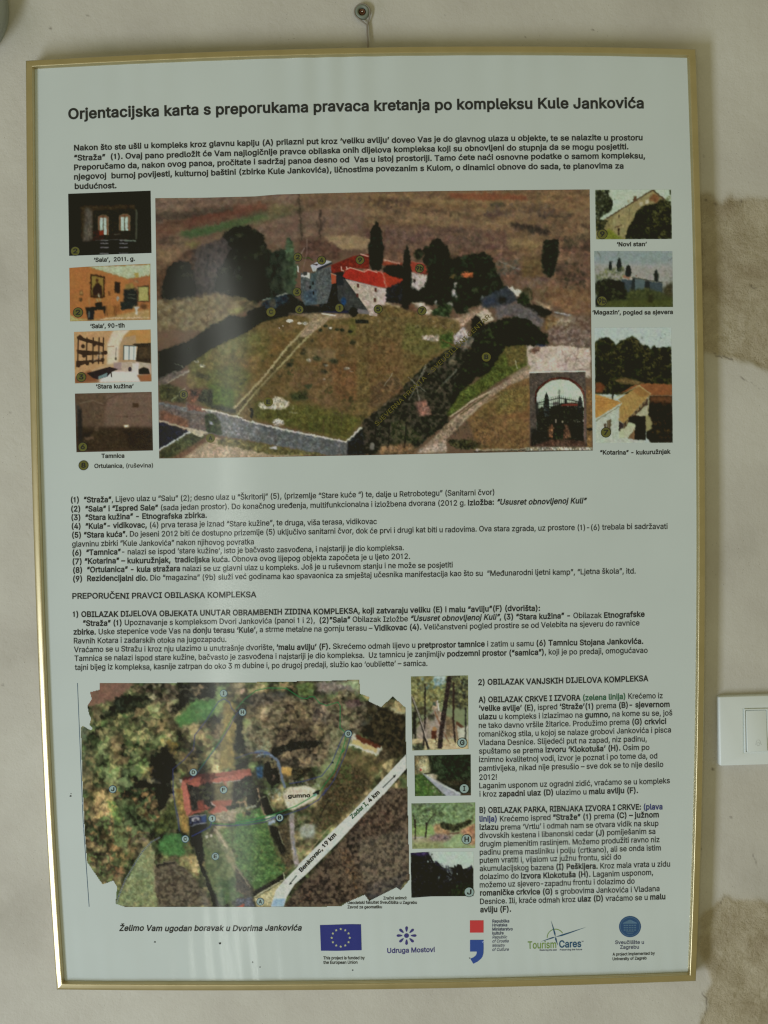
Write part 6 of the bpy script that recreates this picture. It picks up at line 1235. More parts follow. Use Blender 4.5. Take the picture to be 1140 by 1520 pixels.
p.poly([(700,480),(900,530),(980,560),(900,680),(760,789),(640,789),(680,620)], (92,84,58), 3, .25); p.sc([(690,500),(960,560),(860,740),(620,789)], 220, .8, 2.4, [(124,92,74),(96,100,58),(72,88,48),(60,48,36),(108,74,58)], .5)
p.tex([(100,130),(860,180),(830,360),(560,600),(300,640),(60,500)], [(34,30,28),(84,70,60),(116,98,84),(142,126,112)], 3, 2.1, .5, 3); p.canopy([(330,200),(590,180),(560,520),(280,560),(240,420)], 4, [(56,44,36),(120,98,76),(36,30,28),(96,84,66),(140,116,90)], .5, 3)
p.tex([(700,480),(960,560),(860,740),(620,789)], [(54,48,34),(92,84,54),(120,92,72)], 5, 1.9, .5, 3); p.tex([(860,200),(1105,280),(1108,520),(960,560),(830,370)], [(26,24,20),(54,46,34),(84,72,50)], 3, 2, .6, 3); p.rough(1.3, 4)
# small white house
p.poly([(770,380),(790,400),(940,470),(960,490),(915,530),(740,460)], (152,152,140), 1); p.poly([(785,395),(950,470),(920,488),(775,425)], (84,44,32), 1, .1); p.poly([(772,430),(920,488),(910,515),(745,450)], (156,138,98), 1); p.ln([(740,462),(912,528)], 1.2, (170,168,160))
p.poly([(940,500),(1040,480),(980,560),(900,600)], (70,60,46), 2.5, .3)
p.T(*a3)
p.sc([(120,60),(330,60),(340,300),(130,320)], 170, .9, 2.6, [(66,78,52),(44,48,36),(96,100,66),(120,98,76)], .55); p.poly([(250,90),(300,70),(330,130),(350,220),(290,190)], (112,128,62), 2.2, .2, rag=4); p.sc([(270,90),(350,100),(360,220),(290,200)], 50, .8, 2.2, [(96,120,64),(110,134,100),(124,134,76)], .6)
p.sc([(450,120),(530,130),(530,190),(460,190)], 46, 1, 2.8, [(160,104,72),(140,92,62)], .75); p.sc([(550,140),(600,130),(600,200),(560,200)], 20, 1, 2.4, [(112,80,56)], .7); p.poly([(340,70),(460,60),(560,200),(640,120),(680,0),(560,-40),(380,0)], (26,26,22), 2.5, .3, rag=5)
p.sc([(370,210),(540,230),(560,330),(450,360),(380,300)], 130, .8, 2.4, [(112,98,92),(92,80,78),(124,110,104),(70,60,56)], .6); p.sc([(240,240),(350,240),(460,400),(360,560),(240,320)], 260, .9, 2.6, [(158,128,86),(140,108,72),(120,84,60),(104,92,64),(150,118,96)], .62)
p.sc([(130,340),(260,340),(300,600),(200,600),(130,470)], 230, .9, 2.6, [(84,76,68),(98,110,78),(64,54,48),(112,88,70)], .55); p.sc([(250,520),(400,520),(330,620),(260,600)], 90, .8, 2.2, [(134,82,62),(110,72,56),(140,112,84)], .6)
p.T(); p.canopy([(124,1170),(230,1170),(240,1220),(190,1260),(165,1312),(130,1280)], 8, [(150,120,86),(112,92,68),(84,104,64),(60,52,44),(134,100,70),(70,84,56)], .6); p.rough(1.3, 4); p.T(*a3)
p.poly([(540,350),(565,400),(570,660),(590,770),(320,770),(330,700),(420,540),(470,430)], (108,112,86), 1.8, .2); p.sc([(540,360),(570,500),(580,770),(330,760),(430,560)], 210, .8, 2.4, [(98,112,78),(124,116,90),(112,100,76),(134,114,84),(84,96,66)], .55); p.sc([(500,380),(560,380),(560,520),(500,520)], 50, .8, 2, [(140,118,86)], .5)
p.poly([(640,300),(740,290),(770,430),(720,440),(600,420),(590,360)], (64,98,58), 2.5, .2); p.sc([(600,300),(770,290),(780,440),(600,430)], 90, .8, 2.4, [(66,108,64),(84,112,74),(50,70,44)], .5); p.poly([(700,0),(760,0),(800,300),(740,280)], (120,98,60), 2, .25); p.sc([(700,0),(770,0),(800,300),(720,300)], 70, .7, 2, [(150,112,66),(92,104,56),(112,76,48)], .6)
p.poly([(640,130),(700,60),(720,260),(600,300),(560,280)], (62,66,40), 2.5, .3)
p.poly([(570,500),(700,470),(810,560),(900,700),(950,770),(590,770),(570,640)], (84,74,64), 1.5, .25, 4); p.sc([(575,510),(710,480),(830,600),(940,765),(595,765)], 330, .7, 2.2, [(70,62,54),(98,88,74),(50,44,40),(112,102,88),(84,78,60)], .55); p.ln([(700,530),(760,600)], 1.8, (128,118,112), .6); p.poly([(570,495),(700,470),(705,485),(580,512)], (40,36,34), 1.2); p.ln([(590,490),(700,472)], .9, (134,120,104)); p.ln([(566,420),(568,660)], 1, (150,134,112), .8)
p.sc([(780,360),(830,380),(850,500),(800,520)], 44, .8, 2.2, [(150,112,72),(128,110,80)], .65)
p.poly([(800,330),(880,330),(900,420),(880,500),(940,640),(1020,770),(950,770),(900,620),(850,470),(820,400)], (24,24,22), 1.5, .25, rag=4); p.ln([(820,380),(850,480),(900,610),(948,768)], .9, (128,130,96), .8)
# lawn E and north yard
p.poly([(880,330),(960,300),(1010,300),(1140,520),(1140,700),(1000,770),(940,640),(900,520)], (82,90,62), 2, .2); p.sc([(890,340),(980,310),(1060,480),(1130,640),(1000,760)], 160, .9, 2.6, [(72,92,58),(98,96,76),(88,76,60),(58,78,48)], .5); p.poly([(960,240),(1000,240),(1140,560),(1140,610),(1040,470)], (128,116,100), 1.4, .12); p.ln([(990,290),(1140,590)], .8, (84,84,62), .8); p.sc([(890,290),(940,290),(940,340),(890,340)], 14, .8, 2, [(158,146,130)], .8)
p.poly([(970,620),(1140,560),(1140,700),(1000,760)], (52,76,46), 3, .25); p.sc([(960,640),(1000,640),(1000,680),(970,680)], 10, .6, 1.6, [(150,130,112)], .8)
p.tex([(575,510),(710,480),(830,600),(940,765),(595,765)], [(44,38,34),(80,70,60),(110,98,86)], 3, 2, .55, 3); p.tex([(880,330),(1010,300),(1140,520),(1140,700),(1000,770),(900,520)], [(50,64,42),(84,92,62),(104,100,76)], 5, 1.8, .45, 3); p.rough(1.0, 4)
# manor seen from above (zoom y7)
p.T(*y7)
p.poly([(150,700),(300,780),(250,926),(210,926),(170,860)], (24,24,24), 1.5, .25)
p.poly([(130,230),(800,80),(860,300),(640,430),(540,500),(180,520)], (40,36,34), 1.2, .25); p.poly([(400,220),(620,200),(600,460),(420,440)], (92,84,62), 4, .15)
p.sc([(250,260),(390,250),(400,390),(290,400)], 90, .7, 2, [(66,72,42),(44,50,32),(88,90,56)], .6); p.sc([(620,220),(860,180),(840,420),(660,420)], 130, .7, 2, [(104,128,96),(60,80,52),(40,40,34),(84,112,76)], .6)
p.poly([(60,200),(120,230),(180,520),(130,585),(100,500)], (146,86,78), 1, .06); p.ln([(120,232),(180,525)], .8, (90,40,38)); p.poly([(40,185),(75,190),(70,230),(50,225)], (130,124,118))
p.poly([(70,200),(310,140),(400,130),(790,75),(815,150),(770,155),(400,160),(310,200),(120,232)], (124,70,62), 1, .08); p.poly([(380,180),(800,118),(690,195),(520,215),(390,222)], (140,82,74), 1, .06); p.poly([(130,235),(310,198),(270,255),(200,268)], (136,76,68), 1, .06); p.poly([(300,130),(420,120),(400,230),(310,240),(260,230)], (78,44,40), 2, .3, rag=3); p.ln([(400,225),(520,222),(690,200)], 1.2, (150,146,146)); p.poly([(500,215),(560,225),(560,285)], (132,84,74)); p.poly([(540,225),(600,215),(560,280)], (120,112,92), 1.3)
p.poly([(70,180),(310,120),(310,150),(90,200)], (70,34,34), 1.3)
p.poly([(180,530),(320,500),(300,455),(380,490),(330,520),(190,560),(140,585)], (124,68,60), 1, .08); p.poly([(240,420),(300,410),(310,510),(240,510)], (112,58,50), 1.5, .15); p.poly([(380,420),(600,405),(590,470),(510,470),(560,520),(400,560),(340,540),(440,480)], (128,74,64), 1.2, .08); p.poly([(425,480),(510,468),(570,520),(390,560)], (140,82,74), 1, .05); p.poly([(370,430),(385,425),(435,475),(425,485)], (150,130,132)); p.ln([(190,525),(330,500),(345,515)], 1.2, (90,34,30))
p.poly([(145,585),(325,560),(335,650),(160,690)], (32,34,58), 1, .25); p.poly([(170,600),(250,590),(260,620),(190,640)], (130,128,134), 1.1); p.el(218,618,14,12,(60,54,70)); p.poly([(280,575),(325,570),(328,640),(290,645)], (44,60,104), 1.2); p.ln([(145,585),(320,562)], 1.1, (140,136,138)); p.ln([(160,690),(240,660),(330,650)], 1.3, (130,128,136)); p.poly([(150,690),(330,660),(330,720),(200,760)], (26,24,30), 1.5)
p.poly([(400,560),(690,490),(760,560),(740,640),(400,640)], (124,112,98), 2, .2); p.ln([(400,562),(690,492)], 1, (156,146,124), .8); p.sc([(420,560),(640,530),(640,640),(420,640)], 40, .7, 2, [(140,120,100),(110,92,84)], .5)
p.poly([(640,560),(900,490),(960,620),(700,680),(640,660)], (70,100,56), 2, .25); p.sc([(640,480),(760,500),(740,620),(640,640)], 46, .8, 2, [(72,108,60),(96,112,72)], .6); p.sc([(720,500),(880,500),(880,600),(740,600)], 46, .7, 2, [(138,132,128),(112,92,76),(56,48,44)], .65)
p.poly([(440,720),(650,700),(960,660),(980,760),(1050,926),(560,926)], (78,90,58), 2, .25, 5); p.sc([(480,690),(960,660),(1040,926),(560,926)], 260, .8, 2.6, [(66,104,54),(82,116,66),(100,98,72),(56,76,46)], .5); p.poly([(640,700),(960,690),(1000,926),(700,926)], (74,98,60), 4, .2, 5)
for x, y in ((725,725),(690,780),(820,850),(800,865),(740,560),(865,770)): p.sc([(x-30,y-28),(x+30,y-28),(x+30,y+28),(x-30,y+28)], 12, .9, 2.4, [(134,84,60),(118,72,52)], .7)
for x, y in ((775,550),(880,730),(850,820),(740,770)): p.el(x, y, 28, 24, (36,34,28), .9, 1.6, .4, rag=2)
p.poly([(400,700),(460,720),(580,926),(500,926),(440,800)], (124,112,98), 1.4, .15); p.poly([(280,780),(400,770),(420,800),(560,926),(330,926)], (88,90,68), 2.5, .2); p.ln([(450,740),(550,926)], 1.4, (146,134,116)); p.el(335,800,16,16,(150,146,136)); p.el(382,790,13,13,(150,146,136))
p.ln([(650,435),(740,425),(750,480)], 1.6, (144,112,92)); p.ln([(690,440),(690,490)], 1.2, (134,110,92)); p.ln([(870,290),(940,540),(960,580)], 2.2, (142,116,100)); p.ln([(840,470),(890,400),(950,375)], 1.6, (138,130,112)); p.ln([(750,490),(850,475)], 2.4, (120,120,114)); p.ln([(1000,700),(1060,760)], 1, (112,104,80))
p.poly([(760,350),(880,320),(880,400),(850,460),(760,480)], (30,30,26), 1.5, .3, rag=3); p.poly([(890,390),(980,380),(1050,560),(960,570)], (28,28,24), 1.3, .25); p.ln([(975,380),(1040,520)], 1.2, (130,128,100), .8); p.sc([(1000,690),(1080,680),(1140,926),(1060,926)], 40, 1, 2.6, [(28,26,24)], .85); p.poly([(1000,690),(1090,690),(1140,820),(1140,926),(1050,926)], (28,26,24), 1.3, .2); p.sc([(950,740),(1010,740),(1040,900),(1000,926)], 40, .8, 2, [(140,108,82),(104,90,60)], .65)
p.poly([(950,580),(1060,560),(1070,600),(960,630)], (150,148,136), 1.3, .1); p.poly([(980,640),(1060,610),(1060,640),(990,685)], (118,128,142), 1.5, .1)
p.rough(.6, 3)
# garden strips east of manor (zoom y8)
p.T(*y8)
p.poly([(140,180),(260,100),(560,60),(640,0),(400,0),(160,60)], (32,30,28), 2, .3, rag=4)
p.sc([(0,0),(150,0),(130,90),(0,100)], 70, .7, 2, [(110,120,96),(134,138,124)], .6)
p.ln([(0,105),(60,90),(140,130),(200,180),(225,250),(240,330),(270,430)], 3.8, (88,96,116)); p.ln([(0,150),(60,120),(100,125)], 1.4, (110,120,130), .8); p.sc([(20,90),(150,110),(140,160),(20,150)], 30, .7, 1.8, [(120,130,146),(70,100,140)], .7); p.poly([(0,240),(60,230),(70,340),(10,350)], (40,62,92), 2, .3)
p.poly([(100,180),(200,240),(230,400),(140,420),(60,300)], (26,24,24), 2, .3, rag=4); p.sc([(120,200),(190,210),(190,250),(110,240)], 20, .8, 2, [(140,120,84)], .7); p.sc([(150,310),(200,320),(190,370),(150,370)], 14, .8, 2, [(134,104,90)], .6)
p.poly([(240,240),(340,250),(330,320),(240,300)], (150,120,74), 1.6, .12); p.sc([(390,160),(510,150),(500,260),(420,240)], 46, .9, 2.4, [(150,128,100),(120,100,76)], .7); p.poly([(340,260),(520,250),(500,310),(340,330)], (50,44,34), 2, .35, rag=3)
p.sc([(300,360),(560,350),(600,420),(540,460),(330,420)], 110, .6, 1.8, [(110,112,96),(134,132,124),(84,84,66)], .6); p.poly([(250,500),(300,430),(480,420),(560,450),(590,500),(540,560),(350,650),(300,640),(270,560)], (160,154,138), 1.6, .07); p.sc([(245,480),(310,430),(300,640),(250,560)], 34, .6, 1.8, [(150,146,130),(90,84,74)], .6)
p.poly([(530,490),(580,455),(600,460),(590,500),(540,510)], (30,34,32), 1.1); p.poly([(530,505),(575,490),(570,515),(540,515)], (120,150,150), 1.1)
p.sc([(90,430),(220,440),(240,560),(120,540)], 70, .7, 2, [(110,118,122),(80,92,80),(140,146,140)], .6)
p.poly([(310,680),(355,680),(355,887),(310,887)], (128,118,112), 1.6, .12); p.sc([(360,690),(520,700),(540,887),(360,887)], 110, .8, 2.4, [(110,112,96),(124,118,108),(90,92,70)], .55); p.poly([(430,790),(530,780),(560,860),(420,870)], (138,140,132), 3, .1)
p.poly([(640,380),(800,200),(1000,260),(1100,400),(960,560),(760,780),(560,860),(560,700),(600,560)], (66,58,42), 4, .25); p.sc([(640,400),(820,220),(1090,400),(900,620),(600,860)], 300, .8, 2.6, [(110,74,52),(84,60,44),(66,84,46),(54,46,36),(124,92,70)], .5); p.sc([(780,200),(900,220),(900,380),(800,400)], 50, 1, 3, [(74,96,52)], .5)
p.ln([(680,560),(560,800)], 1.6, (40,32,28), .8)
# road and its surroundings
p.T(*a4)
p.poly([(960,0),(1075,0),(1088,575),(1000,620),(900,668),(820,700),(800,660),(640,740),(300,742),(380,640),(620,380),(780,180)], (62,50,42), 2, .25, 6); p.sc([(960,20),(1075,20),(1085,560),(850,690),(640,738),(310,738),(420,600),(640,370)], 800, .9, 2.8, [(92,74,66),(60,50,44),(44,38,34),(112,78,64),(78,70,64),(124,104,92)], .45)
p.sc([(780,160),(1000,140),(960,240),(760,260)], 70, .9, 2.6, [(134,88,76),(112,70,60)], .6); p.poly([(760,340),(1080,240),(1085,540),(850,690),(780,520)], (84,76,68), 4, .2)
for i in range(14): p.ln([(760,360+i*22),(1080,250+i*22)], .6, (104,96,88) if i % 2 else (62,54,48), .5)
p.sc([(640,380),(700,380),(780,560),(760,640),(700,540)], 90, .8, 2.2, [(150,98,62),(128,80,52),(156,122,80)], .65); p.poly([(700,280),(800,230),(760,420),(700,400)], (42,36,34), 3, .3, rag=5); p.poly([(380,640),(560,480),(640,560),(700,700),(500,735),(330,735)], (48,38,34), 3.5, .3); p.sc([(400,650),(500,640),(480,730),(400,730)], 30, .8, 2, [(110,66,54)], .55)
p.poly([(850,600),(1085,520),(1030,640),(1000,622),(860,700),(810,665)], (58,56,60), 3, .2)
p.poly([(240,250),(330,200),(350,400),(370,470),(310,520),(260,440)], (74,64,50), 2, .25); p.sc([(380,170),(620,180),(560,300),(430,430),(380,330)], 220, .8, 2.4, [(104,96,78),(84,92,60),(120,90,74),(70,64,48)], .55); p.poly([(400,250),(500,230),(490,310),(410,310)], (128,132,124), 4, .1)
p.ln([(430,420),(500,350),(560,270),(600,230)], 1.3, (150,130,108), .8); p.poly([(335,160),(365,160),(370,320),(385,420),(400,480),(370,500),(345,330)], (124,116,116), 1.5, .12); p.ln([(362,330),(375,420)], 1.4, (80,92,124), .6)
p.poly([(0,240),(190,220),(260,420),(320,500),(270,560),(130,640),(60,560),(0,480)], (70,92,56), 1.8, .3, 5); p.sc([(0,240),(190,220),(260,420),(310,500),(100,620),(0,470)], 220, .8, 2.6, [(70,106,54),(54,76,44),(116,80,56),(90,110,70)], .5); p.sc([(190,240),(240,340),(330,500),(280,520),(200,300)], 60, .8, 2.2, [(134,92,58),(112,84,54)], .6)
p.poly([(210,235),(260,240),(320,400),(280,410)], (28,26,24), 1.3, .2); p.ln([(270,265),(300,355)], 1.2, (140,138,116), .8); p.sc([(90,540),(140,540),(140,580),(100,590)], 14, .6, 1.6, [(150,150,132)], .8)
p.poly([(0,480),(60,560),(110,640),(90,690),(0,640)], (60,52,44), 2, .25); p.ln([(0,490),(90,620)], 1.6, (128,120,104), .7); p.ln([(0,470),(60,570)], .8, (128,120,104), .6); p.poly([(120,640),(290,545),(300,565),(130,670),(100,680)], (32,30,26), 1.3, .2); p.ln([(118,680),(305,568),(298,530)], 1.4, (164,160,140)); p.poly([(120,690),(300,580),(280,620),(230,740),(130,740)], (150,140,112), 2, .15); p.poly([(0,690),(100,680),(120,740),(0,742)], (56,56,70), 1.5, .3); p.poly([(0,745),(50,722),(50,745)], (140,60,40), 1.2); p.sc([(20,650),(60,650),(60,690),(20,690)], 8, .7, 1.6, [(130,84,60)], .7)
p.tex([(960,0),(1075,0),(1088,575),(900,668),(800,660),(640,740),(300,742),(380,640),(620,380),(780,180)], [(40,34,32),(72,58,50),(96,82,72),(120,100,86)], 4, 2, .5, 3); p.tex([(0,240),(190,220),(320,500),(130,640),(0,480)], [(44,62,38),(68,98,54),(96,112,72)], 4, 1.8, .4, 3); p.rough(.9, 3)
p.poly([(870,0),(960,0),(780,190),(640,340),(440,540),(370,600),(320,680),(300,742),(220,742),(250,640),(300,580),(380,500),(400,470),(560,310),(720,160)], (158,162,158), 1, .04, 8); p.T(*a2); p.poly([(860,789),(1108,525),(1108,620),(960,789)], (158,162,158), 1, .04, 8); p.T(*a4); p.poly([(240,690),(310,690),(300,742),(220,742)], (120,142,164), 2, .05)
p.contrast(1.22, 74)
# routes (printed lines)
bl = (50,54,104); gr = (34,104,58)
p.T(*a1); p.ln([(690,789),(688,620),(760,560),(822,490),(830,400),(900,310),(985,180),(1020,163),(1055,185),(1070,225),(1090,245)], 1.1, bl, .9); p.ln([(800,690),(850,640),(1000,440),(1060,340),(1090,280),(1110,250)], 1.1, bl, .85); p.ln([(860,620),(990,440),(1085,270)], 1, gr, .8)
p.T(*a2); p.ln([(0,230),(60,165),(130,110),(210,92),(330,95),(380,130),(430,160),(465,162),(480,150),(510,150),(545,190),(590,207),(665,185),(680,210),(678,350),(710,380)], 1.1, gr, .95); p.ln([(0,550),(100,515),(220,515)], 1.2, bl, .7); p.ln([(705,390),(670,470),(625,580),(560,665),(440,700),(350,715)], 1.2, bl, .9); p.ln([(718,410),(690,510),(640,640),(550,760)], 1.2, gr, .95); p.ln([(750,400),(710,530),(640,690),(570,789)], 1.2, bl, .9); p.poly([(690,510),(712,480),(708,500),(696,515)], gr); p.el(630,578,8,6,(30,40,40))
p.T(*a4); p.ln([(570,0),(520,70),(440,120),(330,160),(200,190),(0,230)], 1.2, bl, .9); p.ln([(500,40),(380,110),(250,160),(100,195),(0,215)], 1.2, gr, .95)
p.T(*y7); p.ln([(380,655),(560,665),(760,655),(950,620),(1060,570)], 1.1, gr, .95); p.ln([(380,670),(560,682),(760,670),(950,640),(1070,590)], 1.1, bl, .9); p.ln([(385,640),(370,690),(280,740),(180,790)], 1.6, (40,50,110), .9); p.ln([(50,740),(20,600),(0,480)], 1.8, (70,78,100), .5)
p.T(*a3); p.ln([(688,0),(700,100),(725,200),(728,270)], 1.1, bl, .8); p.ln([(600,320),(545,350),(490,410),(440,490),(380,590),(335,700),(322,745)], 2.2, (150,150,134), .55); p.ln([(600,320),(545,350),(490,410),(440,490),(380,590),(335,700),(322,745)], 1.2, (50,58,100), .95, 2.6)
p.T(*a4)
for q in ([(380,548),(338,600)],): p.ln(q, 1.2, (24,26,28)); p.poly([(334,606),(341,588),(354,597)], (24,26,28))
p.T(*a2); p.ln([(958,740),(1035,665)], 1.2, (24,26,28)); p.poly([(1043,657),(1022,664),(1034,678)], (24,26,28))
# soft light outline where a word lies on the pale threshing floor
p.T()
p.grain(.10, 1.8, .03)
outl = [(147.9,1014.1),(350,1013),(487,1010.7),(533.6,1008.7),(533.8,1029.6),(548,1034.7),(547.3,1041),(565.5,1049.7),(583,1033.8),(602,1050.6),(602.7,1118.6),(604.6,1170),(607.7,1306),(595,1321),(588,1317),(566.7,1328),(547.8,1337),(541.4,1328),(515.8,1338.6),(506.3,1344.8),(480,1345.7),(350,1346.5),(316.6,1345.6),(186.7,1346),(171.8,1341),(174,1316),(168.4,1306.8),(152.5,1312.5),(129.6,1279.5),(126.2,1238.4),(122.8,1170),(120,1079.8),(122.3,1077.5),(135.3,1084.4),(137.6,1081),(133,1076),(135.3,1067),(132,1060),(129.6,1047.9),(134.2,1041),(136,1037.6),(133.8,1027.4),(147.9,1024)]
ph = print_mesh(p, [(113,1004),(611,1004)], [(113,1350),(611,1350)], 'printed map photographed from straight above with marked walking routes', outline=outl)
for cx, cy, ch in ((332,1029,'I'),(360,1057,'H'),(517,1089,'G'),(287.3,1146.2,'D'),(167.5,1171.3,'J'),(332,1172,'F'),(315,1214.6,'1'),(275.2,1245,'C'),(415.2,1213.4,'B'),(319.8,1270.8,'E'),(386.5,1338,'A')):
    badge(cx, cy, 5.0, ch, m_pale, ph, edge=m_teal)
text_mesh('map_lettering', 447.5,1294.5,499.5,1239.5,6.2,[(B,'Benkovac, 19 km')], ph, .0005, False)
text_mesh('map_lettering', 523,1215.5,564,1177,6.2,[('M','Zadar I,',m_green),(B,' 4 km')], ph, .0005, False)
text_mesh('map_lettering', 427.5,1184,460.5,1183,5.4,[(B,'gumno')], ph, .0005, False)
flat('map_border_line', [([(114.5,1014),(115.2,1014),(118,1080),(124,1220),(132.8,1345.6),(132.1,1345.6),(123.2,1220),(117.3,1080)], m_teal)], board)
# fly specks and a rubbed patch on the sheet
for x, y, r in ((326.5,1400,2.0),(230,1398,1.5),(104.8,1181.5,1.6),(375,1428,1.2),(386,1435.3,1.1),(697,1422,1.1),(523.5,1440,1.3),(743,1383,.8),(105.5,1178,.9)):
    P = px_plane(x, y, H_PAPER); P = P - np.array([0, buckle(P[0], P[2]), 0]); k = r / 1395.0
    V = []; F = []
    n = 7
    V.append(P + [0, -k * .8, 0])
    for j, (rr, hh) in enumerate(((.6, .55), (1.0, 0.0))):
        for i in range(n):
            a = 2 * math.pi * i / n; w = 1 + .25 * math.sin(3 * a + x)
            V.append(P + np.array([k * rr * w * math.cos(a), -k * hh, k * rr * w * .85 * math.sin(a)]))
    F += [(0, 1 + (i + 1) % n, 1 + i) for i in range(n)] + [(1 + i, 1 + (i + 1) % n, 1 + n + (i + 1) % n, 1 + n + i) for i in range(n)]
    mesh_obj('fly_speck', V, F, m_black, sheet)
# ------------------------------------------------------------------ light switch
m_plast = principled('white_plastic', (0.72, 0.78, 0.78), 0.34, 0, 0.5)
m_gap = principled('switch_gap', (0.05, 0.05, 0.05), 0.7)
m_mark = principled('switch_mark', (0.42, 0.45, 0.44), 0.5)
def wpt(u, v, h): return px_plane(np.float64(u), np.float64(v), h)
def bevel_obj(o, w, seg=3):
    b = o.modifiers.new('bevel', 'BEVEL'); b.width = w; b.segments = seg; b.limit_method = 'ANGLE'; b.angle_limit = math.radians(40)
    dgx = bpy.context.evaluated_depsgraph_get(); me = bpy.data.meshes.new_from_object(o.evaluated_get(dgx))
    o.modifiers.clear(); o.data = me
    me.polygons.foreach_set('use_smooth', np.ones(len(me.polygons), bool)); me.update()
    me.set_sharp_from_angle(angle=math.radians(50))
# own frame of the plate: unit vectors in the wall plane
O = wpt(1118.5, 1081.5, 0.0); ex = wpt(1168.5, 1080.0, 0.0) - O; sc_ = np.linalg.norm(ex) / 50.0; ex /= np.linalg.norm(ex); ez = wpt(1119.4, 1031.5, 0.0) - O; ez -= ex * ez.dot(ex); ez /= np.linalg.norm(ez)
def sw(x, z, h): return O + ex * x * sc_ + ez * z * sc_ + np.array([0, -h, 0])     # x, z in photo pixels about the rocker centre
switch = empty('light_switch', tuple(sw(0, -52, 0)))
props(switch, 'white plastic light switch with one rocker on the plaster beside the picture', 'light switch')
def ring_plate(xo0, xo1, zo0, zo1, xi0, xi1, zi0, zi1, h0, h1, dome=0.0):
    o_, i_ = [(xo0,zo0),(xo1,zo0),(xo1,zo1),(xo0,zo1)], [(xi0,zi0),(xi1,zi0),(xi1,zi1),(xi0,zi1)]
    V = [sw(x, z, h0) for x, z in o_] + [sw(x, z, h1) for x, z in o_] + [sw(x, z, h1 + dome) for x, z in i_] + [sw(x, z, h0) for x, z in i_]
    F = []
    for k in range(4):
        n = (k + 1) % 4
        F += [(k, n, 4 + n, 4 + k), (4 + k, 4 + n, 8 + n, 8 + k), (8 + k, 8 + n, 12 + n, 12 + k)]
    return V, F
V, F = ring_plate(-54.5, 54.5, -52, 52, -17.2, 17.2, -32.5, 32.5, -.001, 0.0075, .0012)
pl = mesh_obj('cover_plate', V, F, m_plast, switch); bevel_obj(pl, .0022, 4)
V, F = ring_plate(-17.6, 17.6, -33, 33, -15.7, 15.7, -31, 31, .002, 0.0098)
md = mesh_obj('module_frame', V, F, m_plast, switch); bevel_obj(md, .0004, 2)
q = [(-16.5,-32),(16.5,-32),(16.5,32),(-16.5,32)]
mesh_obj('recess', [sw(x, z, .0055) for x, z in q], [(0,1,2,3)], m_gap, switch)
x0, x1, z0, z1 = -14.9, 15.3, -30.6, 30.2
V = [sw(x0,z0,.005),sw(x1,z0,.005),sw(x1,z1,.005),sw(x0,z1,.005),sw(x0+.3,z0,.0115),sw(x1,z0,.0115),sw(x1,z1,.0092),sw(x0+.3,z1,.0092)]
rk = mesh_obj('rocker', V, [(0,3,2,1),(4,5,6,7),(0,1,5,4),(1,2,6,5),(2,3,7,6),(3,0,4,7)], m_plast, switch); bevel_obj(rk, .0007, 3)
# lamp symbol on the rocker
def strip(pts, w, close=False):
    V, F = [], []; n = len(pts)
    for i, (x, z) in enumerate(pts):
        a = pts[i - 1] if (i or close) else pts[0]; b = pts[(i + 1) % n] if (i < n - 1 or close) else pts[-1]
        dx, dz = b[0] - a[0], b[1] - a[1]; l = math.hypot(dx, dz) + 1e-9
        for s_ in (-1, 1): V.append(sw(x - dz / l * w / 2 * s_, z + dx / l * w / 2 * s_, .01155 - .0023 * (z - s_ * 0 - z0) / (z1 - z0) + .00006))
    for i in range(n if close else n - 1): F.append((2 * i, 2 * ((i + 1) % n), 2 * ((i + 1) % n) + 1, 2 * i + 1))
    return V, F
sym = [strip([(2 + 2.3 * math.cos(a), -19.5 + 2.3 * math.sin(a)) for a in np.linspace(0, 2 * math.pi, 17)[:-1]], .35, True),
       strip([(-2.8,-20.5),(-1.6,-19),(-.6,-14.8),(.6,-13.6),(2,-13.2),(3.4,-13.6),(4.6,-14.8),(5.6,-19),(6.8,-20.5)], .35)]
V, F = [], []
for v, f in sym: F += [tuple(i + len(V) for i in t) for t in f]; V += v
mesh_obj('lamp_symbol', V, F, m_mark, rk)

# ------------------------------------------------------------------ round fitting at the upper left
m_pvc = principled('grey_plastic', (0.33, 0.37, 0.36), 0.4, 0, .5)
m_lens = principled('dull_lens', (0.20, 0.19, 0.17), 0.35)
def lathe(name, centre, prof, mat, parent, n=64):
    V, F = [], []
    for r, h in prof:
        for i in range(n):
            a = 2 * math.pi * i / n; V.append((centre[0] + r * math.cos(a), centre[1] - h, centre[2] + r * math.sin(a)))
    for k in range(len(prof) - 1):
        for i in range(n): j = (i + 1) % n; F.append((k * n + i, (k + 1) * n + i, (k + 1) * n + j, k * n + j))
    if prof[-1][0] > 1e-6: F.append(tuple((len(prof) - 1) * n + i for i in range(n))[::-1])
    return mesh_obj(name, V, F, mat, parent, shade=True)
fc = wpt(-77, 6, .02)
fc[1] = 0
rr = 80 * 0.000718
fit = empty('round_wall_fitting', tuple(fc)); props(fit, 'round grey plastic wall fitting with raised rim, cut off above the picture', 'wall fitting')
lathe('base', fc, [(rr * .99, -.003), (rr * .99, .012), (rr * .98, .014)], m_pvc, fit)
lathe('rim', fc, [(rr * .97, .006), (rr, .008), (rr * 1.0, .020), (rr * .975, .0245), (rr * .93, .026), (rr * .885, .0245), (rr * .865, .021), (rr * .86, .016)], m_pvc, fit)
lathe('lens', fc, [(rr * .87, .017), (rr * .7, .020), (rr * .4, .0225), (rr * .12, .0235)], m_lens, fit)

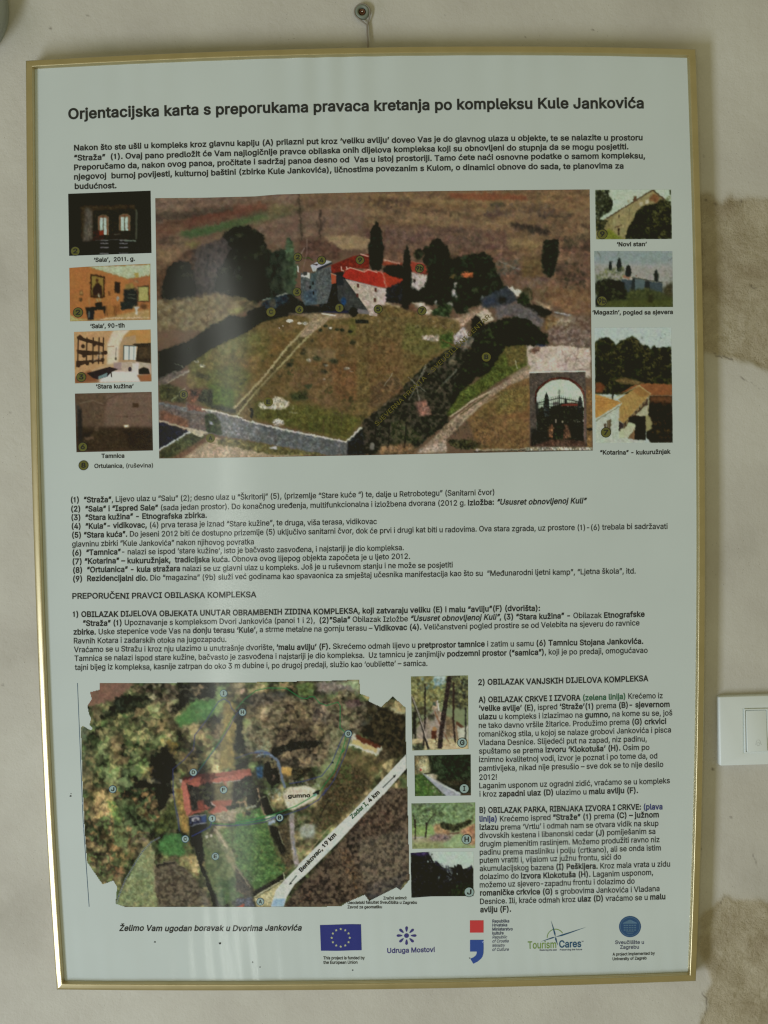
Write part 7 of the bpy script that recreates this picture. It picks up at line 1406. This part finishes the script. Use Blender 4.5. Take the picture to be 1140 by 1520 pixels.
# ------------------------------------------------------------------ wall plug, screw and hanging cord
m_ring = principled('grey_nylon', (0.20, 0.23, 0.185), 0.5, 0, .5)
m_rust = principled('rusty_screw', (0.19, 0.085, 0.045), 0.55, .5)
m_head = principled('bright_steel', (0.9, 0.86, 0.75), .22, 1.0)
m_cord = principled('grey_cord', (0.27, 0.24, 0.20), 0.85)
pc = wpt(537.6, 17.3, .003); pc[1] = 0
k_ = 0.000718
plug = empty('wall_plug', tuple(pc)); props(plug, 'grey nylon wall plug with a rusty screw in the plaster above the picture', 'wall plug')
lathe('collar', pc, [(10.6 * k_, -.002), (10.8 * k_, .0025), (10.2 * k_, .0042), (8.5 * k_, .0052), (6.4 * k_, .0048), (5.6 * k_, .0034), (5.3 * k_, -.002)], m_ring, plug, 28)
lathe('screw', pc, [(5.5 * k_, -.002), (5.3 * k_, .0020), (4.4 * k_, .0030), (3.3 * k_, .0032), (2.6 * k_, .0012), (1.9 * k_, .0009)], m_rust, plug, 6)
lathe('screw_tip', pc + np.array([.0002, 0, .0004]), [(1.3 * k_, .0008), (1.2 * k_, .0030), (.6 * k_, .0035)], m_head, plug, 10)
def tube(name, pts, r, mat, parent=None, n=8):
    V, F = [], []; pts = [np.array(p) for p in pts]
    for i, c in enumerate(pts):
        d = pts[min(i + 1, len(pts) - 1)] - pts[max(i - 1, 0)]; d /= np.linalg.norm(d)
        a = np.cross(d, [0, 1, 0]); 
        if np.linalg.norm(a) < 1e-3: a = np.cross(d, [1, 0, 0])
        a /= np.linalg.norm(a); b = np.cross(d, a)
        for j in range(n): t = 2 * math.pi * j / n; V.append(c + r * (a * math.cos(t) + b * math.sin(t)))
    for i in range(len(pts) - 1):
        for j in range(n): k = (j + 1) % n; F.append((i * n + j, i * n + k, (i + 1) * n + k, (i + 1) * n + j))
    return mesh_obj(name, V, F, mat, parent, shade=True)
def spl(pts, n=10):
    out = []
    p_ = [np.array(a, float) for a in pts]
    for i in range(len(p_) - 1):
        a, b, c, d = p_[max(i - 1, 0)], p_[i], p_[i + 1], p_[min(i + 2, len(p_) - 1)]
        for t in np.linspace(0, 1, n, endpoint=False): out.append(.5 * ((2 * b) + (c - a) * t + (2 * a - 5 * b + 4 * c - d) * t * t + (3 * b - a - 3 * c + d) * t ** 3))
    out.append(p_[-1]); return out
cpts = [(545.6,86,.006),(546.2,66,.0035),(545.2,50,.0028),(544.4,38,.0028),(541.0,34.5,.0032),(534,29,.0036),(527.6,23,.0038),(526.4,15,.0038),(531,8,.0038),(538,5.6,.0038),(545.5,9,.0038),(549.2,16,.0038),(548.2,26,.0034),(546.0,34,.0030),(545.3,44,.0042),(545.8,60,.005),(546.4,86,.0075)]
cord = tube('hanging_cord', spl([wpt(*c) for c in cpts], 8), .00085, m_cord)
props(cord, 'thin grey cord looped round the wall plug and running down behind the picture', 'cord')
